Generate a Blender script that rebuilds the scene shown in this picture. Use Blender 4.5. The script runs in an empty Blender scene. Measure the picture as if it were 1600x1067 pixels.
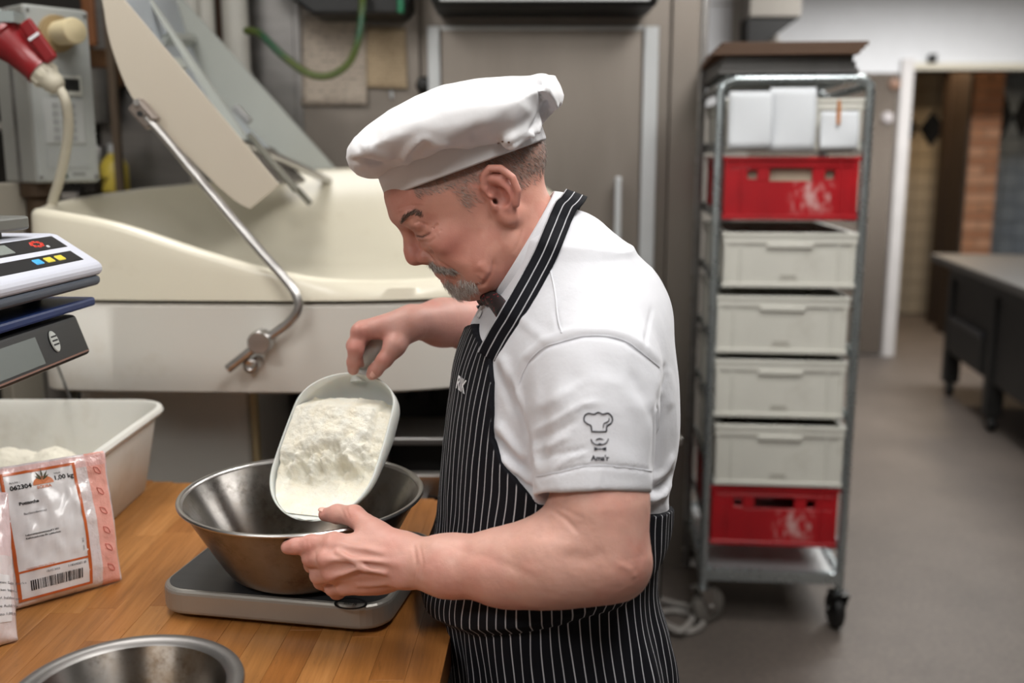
import bpy, bmesh, math, random
import numpy as np
from mathutils import Vector, Matrix, Euler
from mathutils.bvhtree import BVHTree
random.seed(7)
RNG = np.random.default_rng(11)
C = bpy.context.scene.collection
SC = bpy.context.scene
R = math.radians
PI = math.pi
# ------------------------------------------------------------------ camera
CAM_H, TILT, FPX = 1.50, 10.5, 1556.0
cd = bpy.data.cameras.new('camera')
cam = bpy.data.objects.new('camera', cd); C.objects.link(cam)
cam.location = (0, 0, CAM_H); cam.rotation_euler = (R(90 - TILT), 0, 0)
cd.sensor_width = 36.0; cd.lens = 36.0 * FPX / 1600.0
cd.clip_start = 0.02
cd.dof.use_dof = True; cd.dof.focus_distance = 1.37; cd.dof.aperture_fstop = 2.4
SC.camera = cam
# ------------------------------------------------------------------ world, exposure
SC.view_settings.view_transform = 'Standard'; SC.view_settings.look = 'None'
SC.view_settings.gamma = 1.0; SC.view_settings.use_curve_mapping = False
SC.view_settings.exposure = 0.03
wd = bpy.data.worlds.new('world'); SC.world = wd; wd.use_nodes = True
wd.node_tree.nodes['Background'].inputs[0].default_value = (0.62, 0.64, 0.68, 1)
wd.node_tree.nodes['Background'].inputs[1].default_value = 0.25
# ------------------------------------------------------------------ ceiling lights (the bakery's lamps, plus added ones that brighten dim parts)
def area(name, loc, size, power, color=(1, 0.96, 0.9), rot=(0, 0, 0), spread=180):
    l = bpy.data.lights.new(name, 'AREA'); l.shape = 'RECTANGLE'
    l.size, l.size_y = size; l.energy = power; l.color = color; l.spread = R(spread)
    o = bpy.data.objects.new(name, l); C.objects.link(o)
    o.location = loc; o.rotation_euler = rot
    return o
LAMPS = [  # x, y, length x, length y, watts
    (0.45, 0.45, 0.5, 1.4, 19.5),
    (-0.85, 1.7, 0.5, 1.2, 9),
    (0.95, 2.0, 0.5, 1.2, 17),
    (2.8, 6.0, 1.6, 0.4, 80),  # added close to the far wall to brighten it
    (-1.3, -0.5, 1.4, 0.5, 26),  # added as soft fill from behind the camera
    (1.75, 4.0, 0.4, 1.2, 26),  # added to brighten the pillar tiles
]
CEIL = 2.75
for (x, y, sx, sy, w) in LAMPS:
    area('ceiling_lamp_light', (x, y, CEIL - 0.085), (sx * 0.9, sy * 0.9), w, (1.0, 0.98, 0.945))
area('corridor_lamp_light', (3.6, 8.55, 2.55), (0.4, 0.4), 26, (1.0, 0.74, 0.46))
# ------------------------------------------------------------------ helpers
_c, _s = math.cos(R(TILT)), math.sin(R(TILT))
def ray(px, py):
    u = (px - 800) / FPX; v = (py - 533.5) / FPX
    return (u, _c - v * _s, -_s - v * _c)
def W(px, py, Y):
    d = ray(px, py); t = Y / d[1]
    return Vector((d[0] * t, Y, CAM_H + d[2] * t))
def Wz(px, py, z):
    d = ray(px, py); t = (z - CAM_H) / d[2]
    return Vector((d[0] * t, d[1] * t, z))
def srgb(h):
    if isinstance(h, str):
        h = h.lstrip('#'); c = [int(h[i:i + 2], 16) / 255 for i in (0, 2, 4)]
    else: c = [x / 255 for x in h]
    return tuple((x / 12.92 if x <= 0.04045 else ((x + 0.055) / 1.055) ** 2.4) for x in c)

class NT:
    """tiny node-tree helper"""
    def __init__(s, name):
        s.m = bpy.data.materials.new(name); s.m.use_nodes = True
        s.t = s.m.node_tree; s.b = s.t.nodes['Principled BSDF']
    def n(s, typ, **kw):
        x = s.t.nodes.new(typ)
        for k, v in kw.items():
            if k in x.inputs: x.inputs[k].default_value = v
            else: setattr(x, k, v)
        return x
    def l(s, a, b): s.t.links.new(a, b)
    def inp(s, k, v): s.b.inputs[k].default_value = v
    def coord(s, kind='Object', scale=(1, 1, 1), rot=(0, 0, 0)):
        tc = s.n('ShaderNodeTexCoord'); mp = s.n('ShaderNodeMapping')
        mp.inputs['Scale'].default_value = scale; mp.inputs['Rotation'].default_value = rot
        s.l(tc.outputs[kind], mp.inputs['Vector']); return mp.outputs[0]
    def noise(s, vec, scale=5, detail=3, rough=0.55):
        x = s.n('ShaderNodeTexNoise'); x.inputs['Scale'].default_value = scale
        x.inputs['Detail'].default_value = detail; x.inputs['Roughness'].default_value = rough
        if vec is not None: s.l(vec, x.inputs['Vector'])
        return x.outputs['Fac']
    def ramp(s, fac, stops):
        x = s.n('ShaderNodeValToRGB'); e = x.color_ramp.elements
        while len(e) < len(stops): e.new(0.5)
        for i, (p, c) in enumerate(stops):
            e[i].position = p; e[i].color = (*c, 1) if len(c) == 3 else c
        s.l(fac, x.inputs[0]); return x.outputs[0]
    def mix(s, fac, a, b, mode='MIX'):
        x = s.n('ShaderNodeMix'); x.data_type = 'RGBA'; x.blend_type = mode
        for i, v in ((0, fac), (6, a), (7, b)):
            if hasattr(v, 'links'): s.l(v, x.inputs[i])
            elif isinstance(v, (int, float)): x.inputs[i].default_value = v
            else: x.inputs[i].default_value = (*v, 1)
        return x.outputs[2]
    def math(s, op, a, b=None, c=None):
        x = s.n('ShaderNodeMath'); x.operation = op
        for i, v in enumerate((a, b, c)):
            if v is None: continue
            if hasattr(v, 'links'): s.l(v, x.inputs[i])
            else: x.inputs[i].default_value = v
        return x.outputs[0]
    def bump(s, h, strength=0.2, dist=0.01):
        x = s.n('ShaderNodeBump'); x.inputs['Strength'].default_value = strength
        x.inputs['Distance'].default_value = dist; s.l(h, x.inputs['Height'])
        s.l(x.outputs[0], s.b.inputs['Normal'])
    def base(s, c):
        if hasattr(c, 'links'): s.l(c, s.b.inputs['Base Color'])
        else: s.inp('Base Color', (*c, 1))

def mat(name, col, rough=0.5, metal=0.0, var=0.0, vscale=6, bump=0.0, bscale=60, bdist=0.002, spec=0.5,
        coat=0.0, sss=0.0, trans=0.0, dirt=None, dscale=3, dpos=(0.55, 0.75), stretch=(1, 1, 1), alpha=1.0, rvar=0.0):
    t = NT(name); c = srgb(col) if not (isinstance(col, tuple) and max(col) <= 1) else col
    v = t.coord('Object', stretch)
    out = c
    if var:
        f = t.noise(v, vscale, 4)
        out = t.ramp(f, [(0.25, tuple(x * (1 - var) for x in c)), (0.75, tuple(min(1, x * (1 + var)) for x in c))])
    if dirt:
        f = t.noise(v, dscale, 6, 0.65)
        f = t.ramp(f, [(dpos[0], (0, 0, 0)), (dpos[1], (1, 1, 1))])
        out = t.mix(f, out, srgb(dirt))
    t.base(out)
    t.inp('Roughness', rough); t.inp('Metallic', metal); t.inp('Specular IOR Level', spec)
    if rvar:
        f = t.noise(v, vscale * 2, 4); t.l(t.math('MULTIPLY_ADD', f, rvar, rough - rvar / 2), t.b.inputs['Roughness'])
    if coat: t.inp('Coat Weight', coat); t.inp('Coat Roughness', 0.15)
    if sss:
        t.inp('Subsurface Weight', sss); t.inp('Subsurface Radius', (0.01, 0.006, 0.004)); t.inp('Subsurface Scale', 1.0)
    if trans: t.inp('Transmission Weight', trans); t.inp('IOR', 1.3)
    if alpha < 1: t.inp('Alpha', alpha)
    if bump:
        f = t.noise(v, bscale, 4); t.bump(f, bump, bdist)
    return t.m

class MB:
    """mesh builder: collects shapes, build() links them as one object"""
    def __init__(s): s.v = []; s.f = []; s.sm = []
    def add(s, vs, fs, smooth=False, M=None):
        o = len(s.v)
        for p in vs:
            p = Vector(p)
            s.v.append(tuple(M @ p) if M is not None else tuple(p))
        for f in fs: s.f.append(tuple(i + o for i in f)); s.sm.append(smooth)
        return s
    def box(s, c, d, M=None, taper=1.0):
        x, y, z = d[0] / 2, d[1] / 2, d[2] / 2; t = taper
        vs = [(-x * t, -y * t, -z), (x * t, -y * t, -z), (x * t, y * t, -z), (-x * t, y * t, -z), (-x, -y, z), (x, -y, z), (x, y, z), (-x, y, z)]
        vs = [(a + c[0], b + c[1], e + c[2]) for a, b, e in vs]
        return s.add(vs, [(3, 2, 1, 0), (4, 5, 6, 7), (0, 1, 5, 4), (1, 2, 6, 5), (2, 3, 7, 6), (3, 0, 4, 7)], False, M)
    def bx(s, x0, x1, y0, y1, z0, z1, M=None):
        return s.box(((x0 + x1) / 2, (y0 + y1) / 2, (z0 + z1) / 2), (x1 - x0, y1 - y0, z1 - z0), M)
    def tube(s, pts, r, n=12, cap=True, M=None):
        pts = [Vector(p) for p in pts]; rs = r if isinstance(r, (list, tuple)) else [r] * len(pts)
        vs = []; fs = []; a = None
        for i, p in enumerate(pts):
            t = (pts[min(i + 1, len(pts) - 1)] - pts[max(i - 1, 0)]).normalized()
            if a is None: a = t.orthogonal().normalized()
            a = (a - t * a.dot(t)).normalized(); b = t.cross(a)
            for k in range(n):
                an = 2 * PI * k / n; vs.append(p + (a * math.cos(an) + b * math.sin(an)) * rs[i])
        for i in range(len(pts) - 1):
            for k in range(n):
                k2 = (k + 1) % n; fs.append((i * n + k, i * n + k2, (i + 1) * n + k2, (i + 1) * n + k))
        if cap:
            fs.append(tuple(range(n - 1, -1, -1))); fs.append(tuple((len(pts) - 1) * n + k for k in range(n)))
        return s.add(vs, fs, True, M)
    def lathe(s, prof, n=48, M=None, close=False):
        vs = []; fs = []
        for (r, z) in prof:
            for k in range(n):
                a = 2 * PI * k / n; vs.append((r * math.cos(a), r * math.sin(a), z))
        m = len(prof)
        for i in range(m - 1 + (1 if close else 0)):
            j = (i + 1) % m
            for k in range(n):
                k2 = (k + 1) % n; fs.append((i * n + k, i * n + k2, j * n + k2, j * n + k))
        if not close:
            if prof[0][0] > 1e-6: fs.append(tuple(range(n - 1, -1, -1)))
            if prof[-1][0] > 1e-6: fs.append(tuple((m - 1) * n + k for k in range(n)))
        return s.add(vs, fs, True, M)
    def prism(s, poly, z0, z1, M=None, smooth=False):
        n = len(poly)
        vs = [(p[0], p[1], z0) for p in poly] + [(p[0], p[1], z1) for p in poly]
        fs = [tuple(range(n - 1, -1, -1)), tuple(range(n, 2 * n))]
        fs += [(i, (i + 1) % n, n + (i + 1) % n, n + i) for i in range(n)]
        return s.add(vs, fs, smooth, M)
    def mesh(s, name):
        me = bpy.data.meshes.new(name); me.from_pydata(s.v, [], s.f)
        me.polygons.foreach_set('use_smooth', s.sm); me.update(); return me
    def build(s, name, m=None, parent=None, bevel=0.0, seg=2, loc=None, rot=None, sharp=40, nrm=True):
        me = s.mesh(name)
        if nrm:
            bm = bmesh.new(); bm.from_mesh(me); bmesh.ops.remove_doubles(bm, verts=bm.verts, dist=1e-6)
            bmesh.ops.recalc_face_normals(bm, faces=bm.faces); bm.to_mesh(me); bm.free()
        if m: me.materials.append(m)
        o = bpy.data.objects.new(name, me); C.objects.link(o)
        if loc is not None: o.location = loc
        if rot is not None: o.rotation_euler = rot
        if parent: o.parent = parent
        if any(s.sm): me.set_sharp_from_angle(angle=R(sharp))
        if bevel:
            b = o.modifiers.new('bevel', 'BEVEL'); b.width = bevel; b.segments = seg; b.limit_method = 'ANGLE'; b.angle_limit = R(35)
        return o

def rrect(w, h, r, n=6):
    p = []
    for (cx, cy, a0) in ((w / 2 - r, h / 2 - r, 0), (-w / 2 + r, h / 2 - r, 90), (-w / 2 + r, -h / 2 + r, 180), (w / 2 - r, -h / 2 + r, 270)):
        for k in range(n + 1):
            a = R(a0 + 90 * k / n); p.append((cx + r * math.cos(a), cy + r * math.sin(a)))
    return p
def tag(o, label=None, cat=None, group=None, kind=None):
    for k, v in (('label', label), ('category', cat), ('group', group), ('kind', kind)):
        if v: o[k] = v
    return o
def empty(name, loc=(0, 0, 0), rz=0.0, label=None, cat=None, group=None):
    o = bpy.data.objects.new(name, None); C.objects.link(o); o.empty_display_size = 0.05
    o.location = loc; o.rotation_euler = (0, 0, rz); return tag(o, label, cat, group)
def copy_tree(o, parent=None):
    c = o.copy(); C.objects.link(c)
    for k in o.children: copy_tree(k, None).parent = c
    return c
def smoothpath(pts, n=8):
    """Catmull-Rom through the points"""
    P = [Vector(p) for p in pts]; out = []
    for i in range(len(P) - 1):
        p0, p1, p2, p3 = P[max(i - 1, 0)], P[i], P[i + 1], P[min(i + 2, len(P) - 1)]
        for k in range(n):
            t = k / n
            out.append(0.5 * ((2 * p1) + (p2 - p0) * t + (2 * p0 - 5 * p1 + 4 * p2 - p3) * t * t + (3 * p1 - p0 - 3 * p2 + p3) * t ** 3))
    out.append(P[-1]); return out
def text_mesh(txt, size, align='LEFT', extrude=0.0, bold=0.0, sx=1.0):
    """text as triangles, list of (verts, faces) in the xy plane"""
    cu = bpy.data.curves.new('t', 'FONT'); cu.body = txt; cu.size = size; cu.align_x = align
    cu.extrude = extrude; cu.offset = bold; cu.resolution_u = 3; cu.space_character = 1.0
    o = bpy.data.objects.new('t', cu); C.objects.link(o)
    dg = bpy.context.evaluated_depsgraph_get(); me = bpy.data.meshes.new_from_object(o.evaluated_get(dg))
    vs = [(v.co.x * sx, v.co.y, v.co.z) for v in me.vertices]; fs = [tuple(p.vertices) for p in me.polygons]
    bpy.data.objects.remove(o); bpy.data.curves.remove(cu); bpy.data.meshes.remove(me)
    return vs, fs
# ------------------------------------------------------------------ materials of the room
M = {}
def steel_mat(name, c0, c1, rough, stretch, metal=0.9, rv=0.15):
    t = NT(name); v = t.coord('Object', stretch)
    f = t.noise(v, 3, 5, 0.6); t.base(t.ramp(f, [(0.3, c0), (0.7, c1)]))
    t.inp('Metallic', metal); t.l(t.math('MULTIPLY_ADD', f, rv, rough - rv / 2), t.b.inputs['Roughness'])
    g = t.noise(v, 40, 3); t.bump(g, 0.04, 0.002); return t.m
M['wall_steel'] = steel_mat('brushed steel wall', (0.215, 0.187, 0.163), (0.29, 0.257, 0.226), 0.46, (1.2, 1.2, 0.25), 0.75)
M['steel'] = steel_mat('stainless steel', (0.42, 0.41, 0.40), (0.56, 0.55, 0.54), 0.3, (1, 1, 12), 1.0)
M['steel_dark'] = steel_mat('dull dark steel', (0.20, 0.19, 0.185), (0.28, 0.27, 0.26), 0.4, (1, 1, 6), 0.9)
M['alu'] = mat('white aluminium', '#c9ccce', 0.4, 0.25, var=0.06)
M['chrome'] = mat('zinc plated tube', '#a9b1b4', 0.28, 0.85, var=0.15, vscale=9, rvar=0.2)
M['plaster'] = mat('white plaster', '#dddfe3', 0.8, var=0.03, bump=0.15, bscale=40)
M['wall_grey'] = mat('grey beige wall paint', '#a7a29b', 0.8, var=0.05, bump=0.1, bscale=40)
M['ceil'] = mat('ceiling paint', '#dcdad5', 0.9, var=0.03)
M['black'] = mat('black enamel', '#141414', 0.45, var=0.3)
M['dark'] = mat('dark brown wood', '#2c1f15', 0.6, var=0.35, vscale=4, stretch=(8, 8, 0.6))
M['pipe'] = mat('white painted pipe', '#b9b7b0', 0.45, var=0.06)
M['hood'] = mat('black hood', '#0d0d0e', 0.5)
def floor_mat():
    t = NT('worn screed floor'); v = t.coord('Object')
    a = t.noise(v, 1.3, 6, 0.62); b = t.noise(v, 55, 4, 0.7); d = t.noise(v, 6, 5, 0.6)
    c = t.ramp(a, [(0.25, srgb('#5e5955')), (0.5, srgb('#726b66')), (0.8, srgb('#847c76'))])
    c = t.mix(0.55, c, t.ramp(b, [(0.3, srgb('#4d4844')), (0.7, srgb('#a59c94'))]), 'OVERLAY')
    c = t.mix(t.ramp(d, [(0.6, (0, 0, 0)), (0.78, (0.5, 0.5, 0.5))]), c, srgb('#4e4742'))
    t.base(c); t.inp('Roughness', 0.55); t.inp('Specular IOR Level', 0.35); t.bump(b, 0.15, 0.003); return t.m
M['floor'] = floor_mat()
def struct(name, mb, m, parent=None, bevel=0.0):
    o = mb.build(name, m, parent, bevel)
    if parent is None: o['kind'] = 'structure'
    return o
# ------------------------------------------------------------------ shell
struct('floor', MB().bx(-2.6, 5.6, -2.2, 10.2, -0.1, 0), M['floor'])
struct('ceiling', MB().bx(-2.6, 5.6, -2.2, 10.2, CEIL, CEIL + 0.1), M['ceil'])
struct('wall_front', MB().bx(-2.6, 5.6, -2.3, -2.2, 0, CEIL), M['wall_grey'])
struct('wall_left', MB().bx(-2.7, -2.6, -2.3, 4.3, 0, CEIL), M['wall_grey'])
struct('wall_right', MB().bx(5.6, 5.7, -2.3, 10.3, 0, CEIL), M['wall_grey'])
# ceiling lamps
for i, (x, y, sx, sy, w) in enumerate(LAMPS):
    t = empty('ceiling_lamp', (x, y, CEIL), 0, ['long ceiling lamp above the baker', 'ceiling lamp above the cream mixer', 'ceiling lamp between baker and trolley', 'added ceiling lamp brightening the far wall', 'added fill lamp behind the camera on the left', 'added ceiling lamp brightening the pillar beyond the trolley'][i], 'ceiling lamp')
    MB().bx(-sx / 2, sx / 2, -sy / 2, sy / 2, -0.05, 0).build('lamp_housing', M['alu'], t, 0.004)
    e = NT('lamp diffuser'); e.inp('Emission Color', (1, 0.98, 0.945, 1)); e.inp('Emission Strength', 6.0)
    MB().bx(-sx * 0.46, sx * 0.46, -sy * 0.46, sy * 0.46, -0.075, -0.05).build('lamp_diffuser', e.m, t)
# cold room: brushed steel panels, one object per panel
WY = 3.5
X = lambda px, Y=WY, z=1.7: (px - 800) / FPX * (Y * _c + (CAM_H - z) * _s)
cold = MB().bx(-1.42, 0.64, WY + 0.02, WY + 0.9, 0, CEIL)
wb = struct('wall_back', cold, M['wall_steel'])
edges = [-1.42, X(330), X(468), X(658), X(1046), 0.64]
for a, b in zip(edges[:-1], edges[1:]):
    MB().bx(a + 0.003, b - 0.003, WY, WY + 0.02, 0.0, CEIL).build('panel', M['wall_steel'] if a > X(400) else M['steel_dark'], wb, 0.003)  # left panels take the darker steel, shadow put into their colour
MB().bx(X(462), X(474), WY - 0.012, WY, 0, CEIL).build('panel_joint', M['steel_dark'], wb, 0.003)
MB().bx(X(1092), X(1102), WY - 0.012, WY, 0, CEIL).build('corner_trim', M['steel_dark'], wb, 0.003)
# cold room door
dt = 1.5 + WY * math.tan(R(17.4 - 10.5))
d1 = struct('door_1', MB().bx(X(690), X(1001), WY - 0.045, WY, 0.03, dt), M['wall_steel'], None, 0.006)
d1['label'] = 'brushed steel cold room door with pale edge strips'
for (a, b) in ((671, 690), (1001, 1024)):
    MB().bx(X(a), X(b), WY - 0.06, WY, 0.03, dt + 0.004).build('edge_strip', M['alu'], d1, 0.004)
MB().bx(X(690), X(1001), WY - 0.05, WY, dt - 0.008, dt + 0.004).build('top_strip', M['alu'], d1, 0.002)
hz0, hz1 = W(963, 395, WY - 0.1).z, W(966, 276, WY - 0.1).z
hx = W(965, 330, WY - 0.1).x
h = MB().bx(hx - 0.011, hx + 0.011, WY - 0.115, WY - 0.09, hz0, hz1).build('handle', M['alu'], d1, 0.005)
for z in (hz0 + 0.03, hz1 - 0.03):
    MB().bx(hx - 0.008, hx + 0.008, WY - 0.09, WY - 0.045, z - 0.012, z + 0.012).build('handle_post', M['alu'], h)
hp = W(1018, 448, WY - 0.06)
MB().bx(hp.x - 0.015, hp.x + 0.035, WY - 0.075, WY, hp.z - 0.015, hp.z + 0.015).build('hinge', M['steel'], d1, 0.004)
kp = W(661, 132, WY - 0.03)
kb = MB().lathe([(0, 0.05), (0.018, 0.045), (0.02, 0.01), (0.028, 0.0)], 20, Matrix.Translation((kp.x, WY, kp.z)) @ Matrix.Rotation(R(90), 4, 'X')).build('door_lamp_switch', M['black'])
tag(kb, 'small round black switch beside the steel door', 'switch')
# overhead cooler (dark box with pale lower edge) and dark cable box at the top
c0, c1 = W(672, 8, 3.2), W(1030, 8, 3.2)
t = empty('ceiling_cooler', ((c0.x + c1.x) / 2, 3.2, c0.z), 0, 'dark wide unit hanging above the steel door, pale lower edge', 'cooling unit')
wd_ = c1.x - c0.x
MB().bx(-wd_ / 2, wd_ / 2, 0, 0.28, 0.0, 0.3).build('housing', M['hood'], t, 0.02)
MB().bx(-wd_ / 2 + 0.03, wd_ / 2 - 0.03, -0.006, 0.0, 0.012, 0.03).build('front_lip', M['alu'], t, 0.002)
MB().bx(-wd_ / 2 + 0.05, -wd_ / 2 + 0.08, 0.1, 0.13, 0.3, CEIL - c0.z).build('hanger', M['steel'], t)
MB().bx(wd_ / 2 - 0.08, wd_ / 2 - 0.05, 0.1, 0.13, 0.3, CEIL - c0.z).build('hanger', M['steel'], t)
b0, b1 = W(478, 14, 3.3), W(640, 22, 3.3)
t = empty('cable_box', ((b0.x + b1.x) / 2, 3.3, b1.z), 0, 'black cable box at the top of the steel wall above the papers', 'box')
w_ = b1.x - b0.x
MB().prism([(-w_ / 2 - 0.14, 0.12), (-w_ / 2 + 0.02, 0.0), (w_ / 2 - 0.03, 0.0), (w_ / 2, 0.03), (w_ / 2, 0.3), (-w_ / 2 - 0.14, 0.3)], -0.2, 0.0, Matrix.Rotation(R(90), 4, 'X')).build('housing', M['hood'], t, 0.01)
MB().bx(-0.04, 0.04, -0.012, 0.0, 0.08, 0.2).build('front_cover', M['black'], t, 0.004)
# papers taped to the steel wall
def sheet(name, quad, Y, m, label, curl=0.01, n=10):
    vs, fs = [], []
    P = [W(x, y, Y) for x, y in quad]   # tl tr br bl
    for j in range(n + 1):
        for i in range(n + 1):
            a, b = i / n, j / n
            p = (P[0] * (1 - a) + P[1] * a) * (1 - b) + (P[3] * (1 - a) + P[2] * a) * b
            vs.append((p.x, p.y - curl * (b ** 2) * (0.4 + a) - 0.004 * math.sin(7 * a + 4 * b) ** 2 - 0.002, p.z))
    for j in range(n):
        for i in range(n): fs.append((j * (n + 1) + i, j * (n + 1) + i + 1, (j + 1) * (n + 1) + i + 1, (j + 1) * (n + 1) + i))
    o = MB().add(vs, fs, True).build(name, m, nrm=False)
    md = o.modifiers.new('thickness', 'SOLIDIFY'); md.thickness = 0.0012
    return tag(o, label, 'paper')
M['paper_old'] = mat('yellowed paper', '#a9987f', 0.85, var=0.12, vscale=9)
def print_mat(name, base, ink, lines=40, amount=0.5):
    t = NT(name); v = t.coord('Generated', (1, 1, 1))
    w = t.n('ShaderNodeTexWave', bands_direction='Z'); w.inputs['Scale'].default_value = lines / 6.28; w.inputs['Distortion'].default_value = 0
    t.l(v, w.inputs[0]); n = t.noise(v, 14, 3)
    f = t.math('MULTIPLY', t.math('GREATER_THAN', w.outputs['Fac'], 0.6), t.math('GREATER_THAN', n, 0.52))
    t.base(t.mix(t.math('MULTIPLY', f, amount), srgb(base), srgb(ink))); t.inp('Roughness', 0.85); return t.m
sheet('paper_notice', [(474, 24), (572, 24), (574, 164), (471, 165)], WY - 0.004, print_mat('printed sheet', '#bfb2a4', '#5d554d', 30, 0.45), 'large pale printed sheet on the steel wall behind the green hose')
sheet('paper_notice', [(573, 42), (634, 44), (637, 139), (572, 137)], WY - 0.004, print_mat('handwritten sheet', '#bda88b', '#6a5c49', 34, 0.4), 'smaller yellowed handwritten sheet on the steel wall, right of the larger one')
kpx = W(611, 148, WY - 0.01)
tag(MB().tube([(kpx.x, WY - 0.006, kpx.z + 0.015), (kpx.x + 0.002, WY - 0.012, kpx.z - 0.012)], [0.004, 0.006], 8).build('hook', M['alu']), 'small pale hook under the yellowed sheet', 'hook')
# green and yellow earth hose
gp = [W(384, 48, 3.25), W(405, 52, 3.22), W(440, 85, 3.2), W(480, 114, 3.2), (W(515, 118, 3.2)), W(545, 98, 3.2), W(560, 60, 3.2), W(566, 10, 3.22), W(566, -20, 3.25)]
t = NT('green yellow sheath'); v = t.coord('Object', (1, 1, 1)); f = t.noise(v, 6, 2)
t.base(t.ramp(f, [(0.42, srgb('#174a2c')), (0.55, srgb('#4f5c26'))])); t.inp('Roughness', 0.4)
tag(MB().tube(smoothpath(gp, 8), 0.0115, 12).build('earth_hose', t.m), 'green and yellow hose hanging in a loop before the papers', 'hose')
g2 = [W(625, 20, 3.25), W(626, 10, 3.25), W(624, -20, 3.25)]
tag(MB().tube(smoothpath(g2, 4), 0.011, 10).build('hose_stub', mat('green hose', '#1d7350', 0.4)), 'short green hose end at the top beside the black box', 'hose')
# vertical pipes
def vpipe(px, Y, r, z0, z1, m, label):
    x = X(px, Y, 2.0); t = empty('wall_pipe', (x, Y, z0), 0, label, 'pipe')
    MB().lathe([(r, 0), (r, z1 - z0)], 20).build('tube', m, t)
    for z in (0.55, 1.2):
        if z < z1 - z0: MB().lathe([(r + 0.006, z), (r + 0.006, z + 0.02), (r, z + 0.02)], 20).build('clamp', M['steel'], t)
vpipe(296, 3.3, 0.028, 1.2, CEIL, M['pipe'], 'pale vertical pipe, leftmost of three behind the raised lid')
vpipe(319, 3.34, 0.03, 1.2, CEIL, M['pipe'], 'pale vertical pipe, middle of three behind the raised lid')
vpipe(366, 3.36, 0.042, 1.2, CEIL, M['pipe'], 'thick pale vertical pipe, rightmost of three by the hose')
vpipe(341, 3.42, 0.012, 1.2, CEIL, mat('rusty pipe', '#5a4030', 0.6), 'thin rusty brown pipe between the pale pipes')
# ------------------------------------------------------------------ far end of the bakery
struct('wall_pillar', MB().bx(0.64, 1.21, 5.2, 5.4, 0, CEIL), M['wall_grey'])
for k in range(4):
    for j, (a, b) in enumerate(((0.98, 1.10), (1.105, 1.205))):
        MB().bx(a, b, 5.19, 5.2, 1.75 + 0.25 * k, 1.75 + 0.25 * k + 0.243).build('tile', M['plaster'] if j == 0 else M['wall_grey'], bpy.data.objects['wall_pillar'], 0.003)
FY = 7.5
FXL = (1375 - 800) / FPX * (FY * _c + 1.5 * _s); FXR = FXL + 0.09
struct('wall_far', MB().bx(0.64, 5.6, FY, FY + 0.15, 2.12, CEIL).bx(0.64, FXL, FY, FY + 0.15, 0, 2.12), M['plaster'])
fr = struct('door_2', MB().bx(FXL, FXR, FY - 0.05, FY + 0.18, 0, 2.2), mat('white door frame', '#cbc8c8', 0.5, var=0.06), None, 0.006)
fr['label'] = 'white frame of the open doorway to the tiled corridor'
MB().bx(FXR, 5.6, FY - 0.04, FY + 0.17, 2.12, 2.17).build('lintel', mat('cream lintel', '#c9c3b4', 0.6), fr, 0.004)
MB().bx(FXR + 0.1, FXR + 0.15, FY - 0.07, FY - 0.01, 2.17, 2.23).build('door_closer', M['black'], fr, 0.005)
# perforated steel panel left of the doorway
def perf():
    t = NT('dimpled steel sheet'); v = t.coord('Object', (26, 26, 26))
    x = t.n('ShaderNodeTexVoronoi'); x.inputs['Randomness'].default_value = 0.0; t.l(v, x.inputs[0])
    f = t.ramp(x.outputs['Distance'], [(0.25, srgb('#8c8177')), (0.42, srgb('#5b534c'))]); t.base(f)
    t.inp('Metallic', 0.6); t.inp('Roughness', 0.4); t.bump(x.outputs['Distance'], 0.5, 0.01); return t.m
pp = struct('trim_1', MB().bx(1.3, FXL - 0.01, FY - 0.03, FY, 0.02, 2.1), perf(), None, 0.003)
for z, c, px in ((2.02, '#8a6a58', 1395), (1.78, '#b8b2b4', 1384)):
    xx = (px - 800) / FPX * (FY * _c - (z - 1.5) * _s)
    tag(MB().lathe([(0, 0.04), (0.035, 0.03), (0.045, 0.0)], 20, Matrix.Translation((xx, FY - 0.03, z)) @ Matrix.Rotation(R(90), 4, 'X')).build('wall_button', mat('button ' + c, c, 0.5)),
        'round brown button at the top of the dimpled panel' if z > 2 else 'round pale button on the dimpled panel below the brown one', 'button')
# air duct end at the top
p0, p1 = W(1171, 26, 5.0), W(1252, 26, 5.0)
t = empty('air_duct', (p0.x, 5.0, p0.z), 0, 'pale duct box with a black open underside above the trolley', 'duct')
dw = p1.x - p0.x
MB().bx(0, dw, 0, 0.4, 0.0, CEIL - p0.z).build('duct_box', M['wall_grey'], t, 0.006)
MB().prism([(0, 0), (dw, 0), (dw * 0.35, -0.12), (0, -0.12)], -0.3, -0.02, Matrix.Rotation(R(90), 4, 'X')).build('open_throat', M['hood'], t)
MB().lathe([(0.07, -0.16), (0.08, -0.1), (0.05, -0.03), (0, -0.02)], 24, Matrix.Translation((dw * 0.5, 0.2, 0))).build('deflector', M['wall_grey'], t)
# corridor: tiled back wall, dark door post, brick column, blue-grey tiled wall
BY = 9.5
tw = struct('wall_corridor', MB().bx(FXL - 0.2, 4.6, BY, BY + 0.1, 0, CEIL), mat('tile grout', '#5d564c', 0.8))
tm = [mat('glazed tile a', '#8b8274', 0.3, var=0.05), mat('glazed tile b', '#948a7a', 0.3, var=0.05), mat('glazed tile c', '#837a6c', 0.3, var=0.05)]
ts = 0.15
tme = {}
for i in range(8):
    for j in range(17):
        x0, z0 = 3.2 + i * ts, 0.02 + j * ts
        o = None; key = (i * 7 + j * 3) % 3
        if key not in tme:
            o = MB().bx(0, ts - 0.008, -0.012, 0, 0, ts - 0.008).build('tile', tm[key], tw, 0.002, 1); tme[key] = o
        else:
            o = tme[key].copy(); C.objects.link(o); o.parent = tw
        o.location = (x0, BY, z0)
bd = mat('black glazed tile', '#0c0c0d', 0.25)
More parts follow.
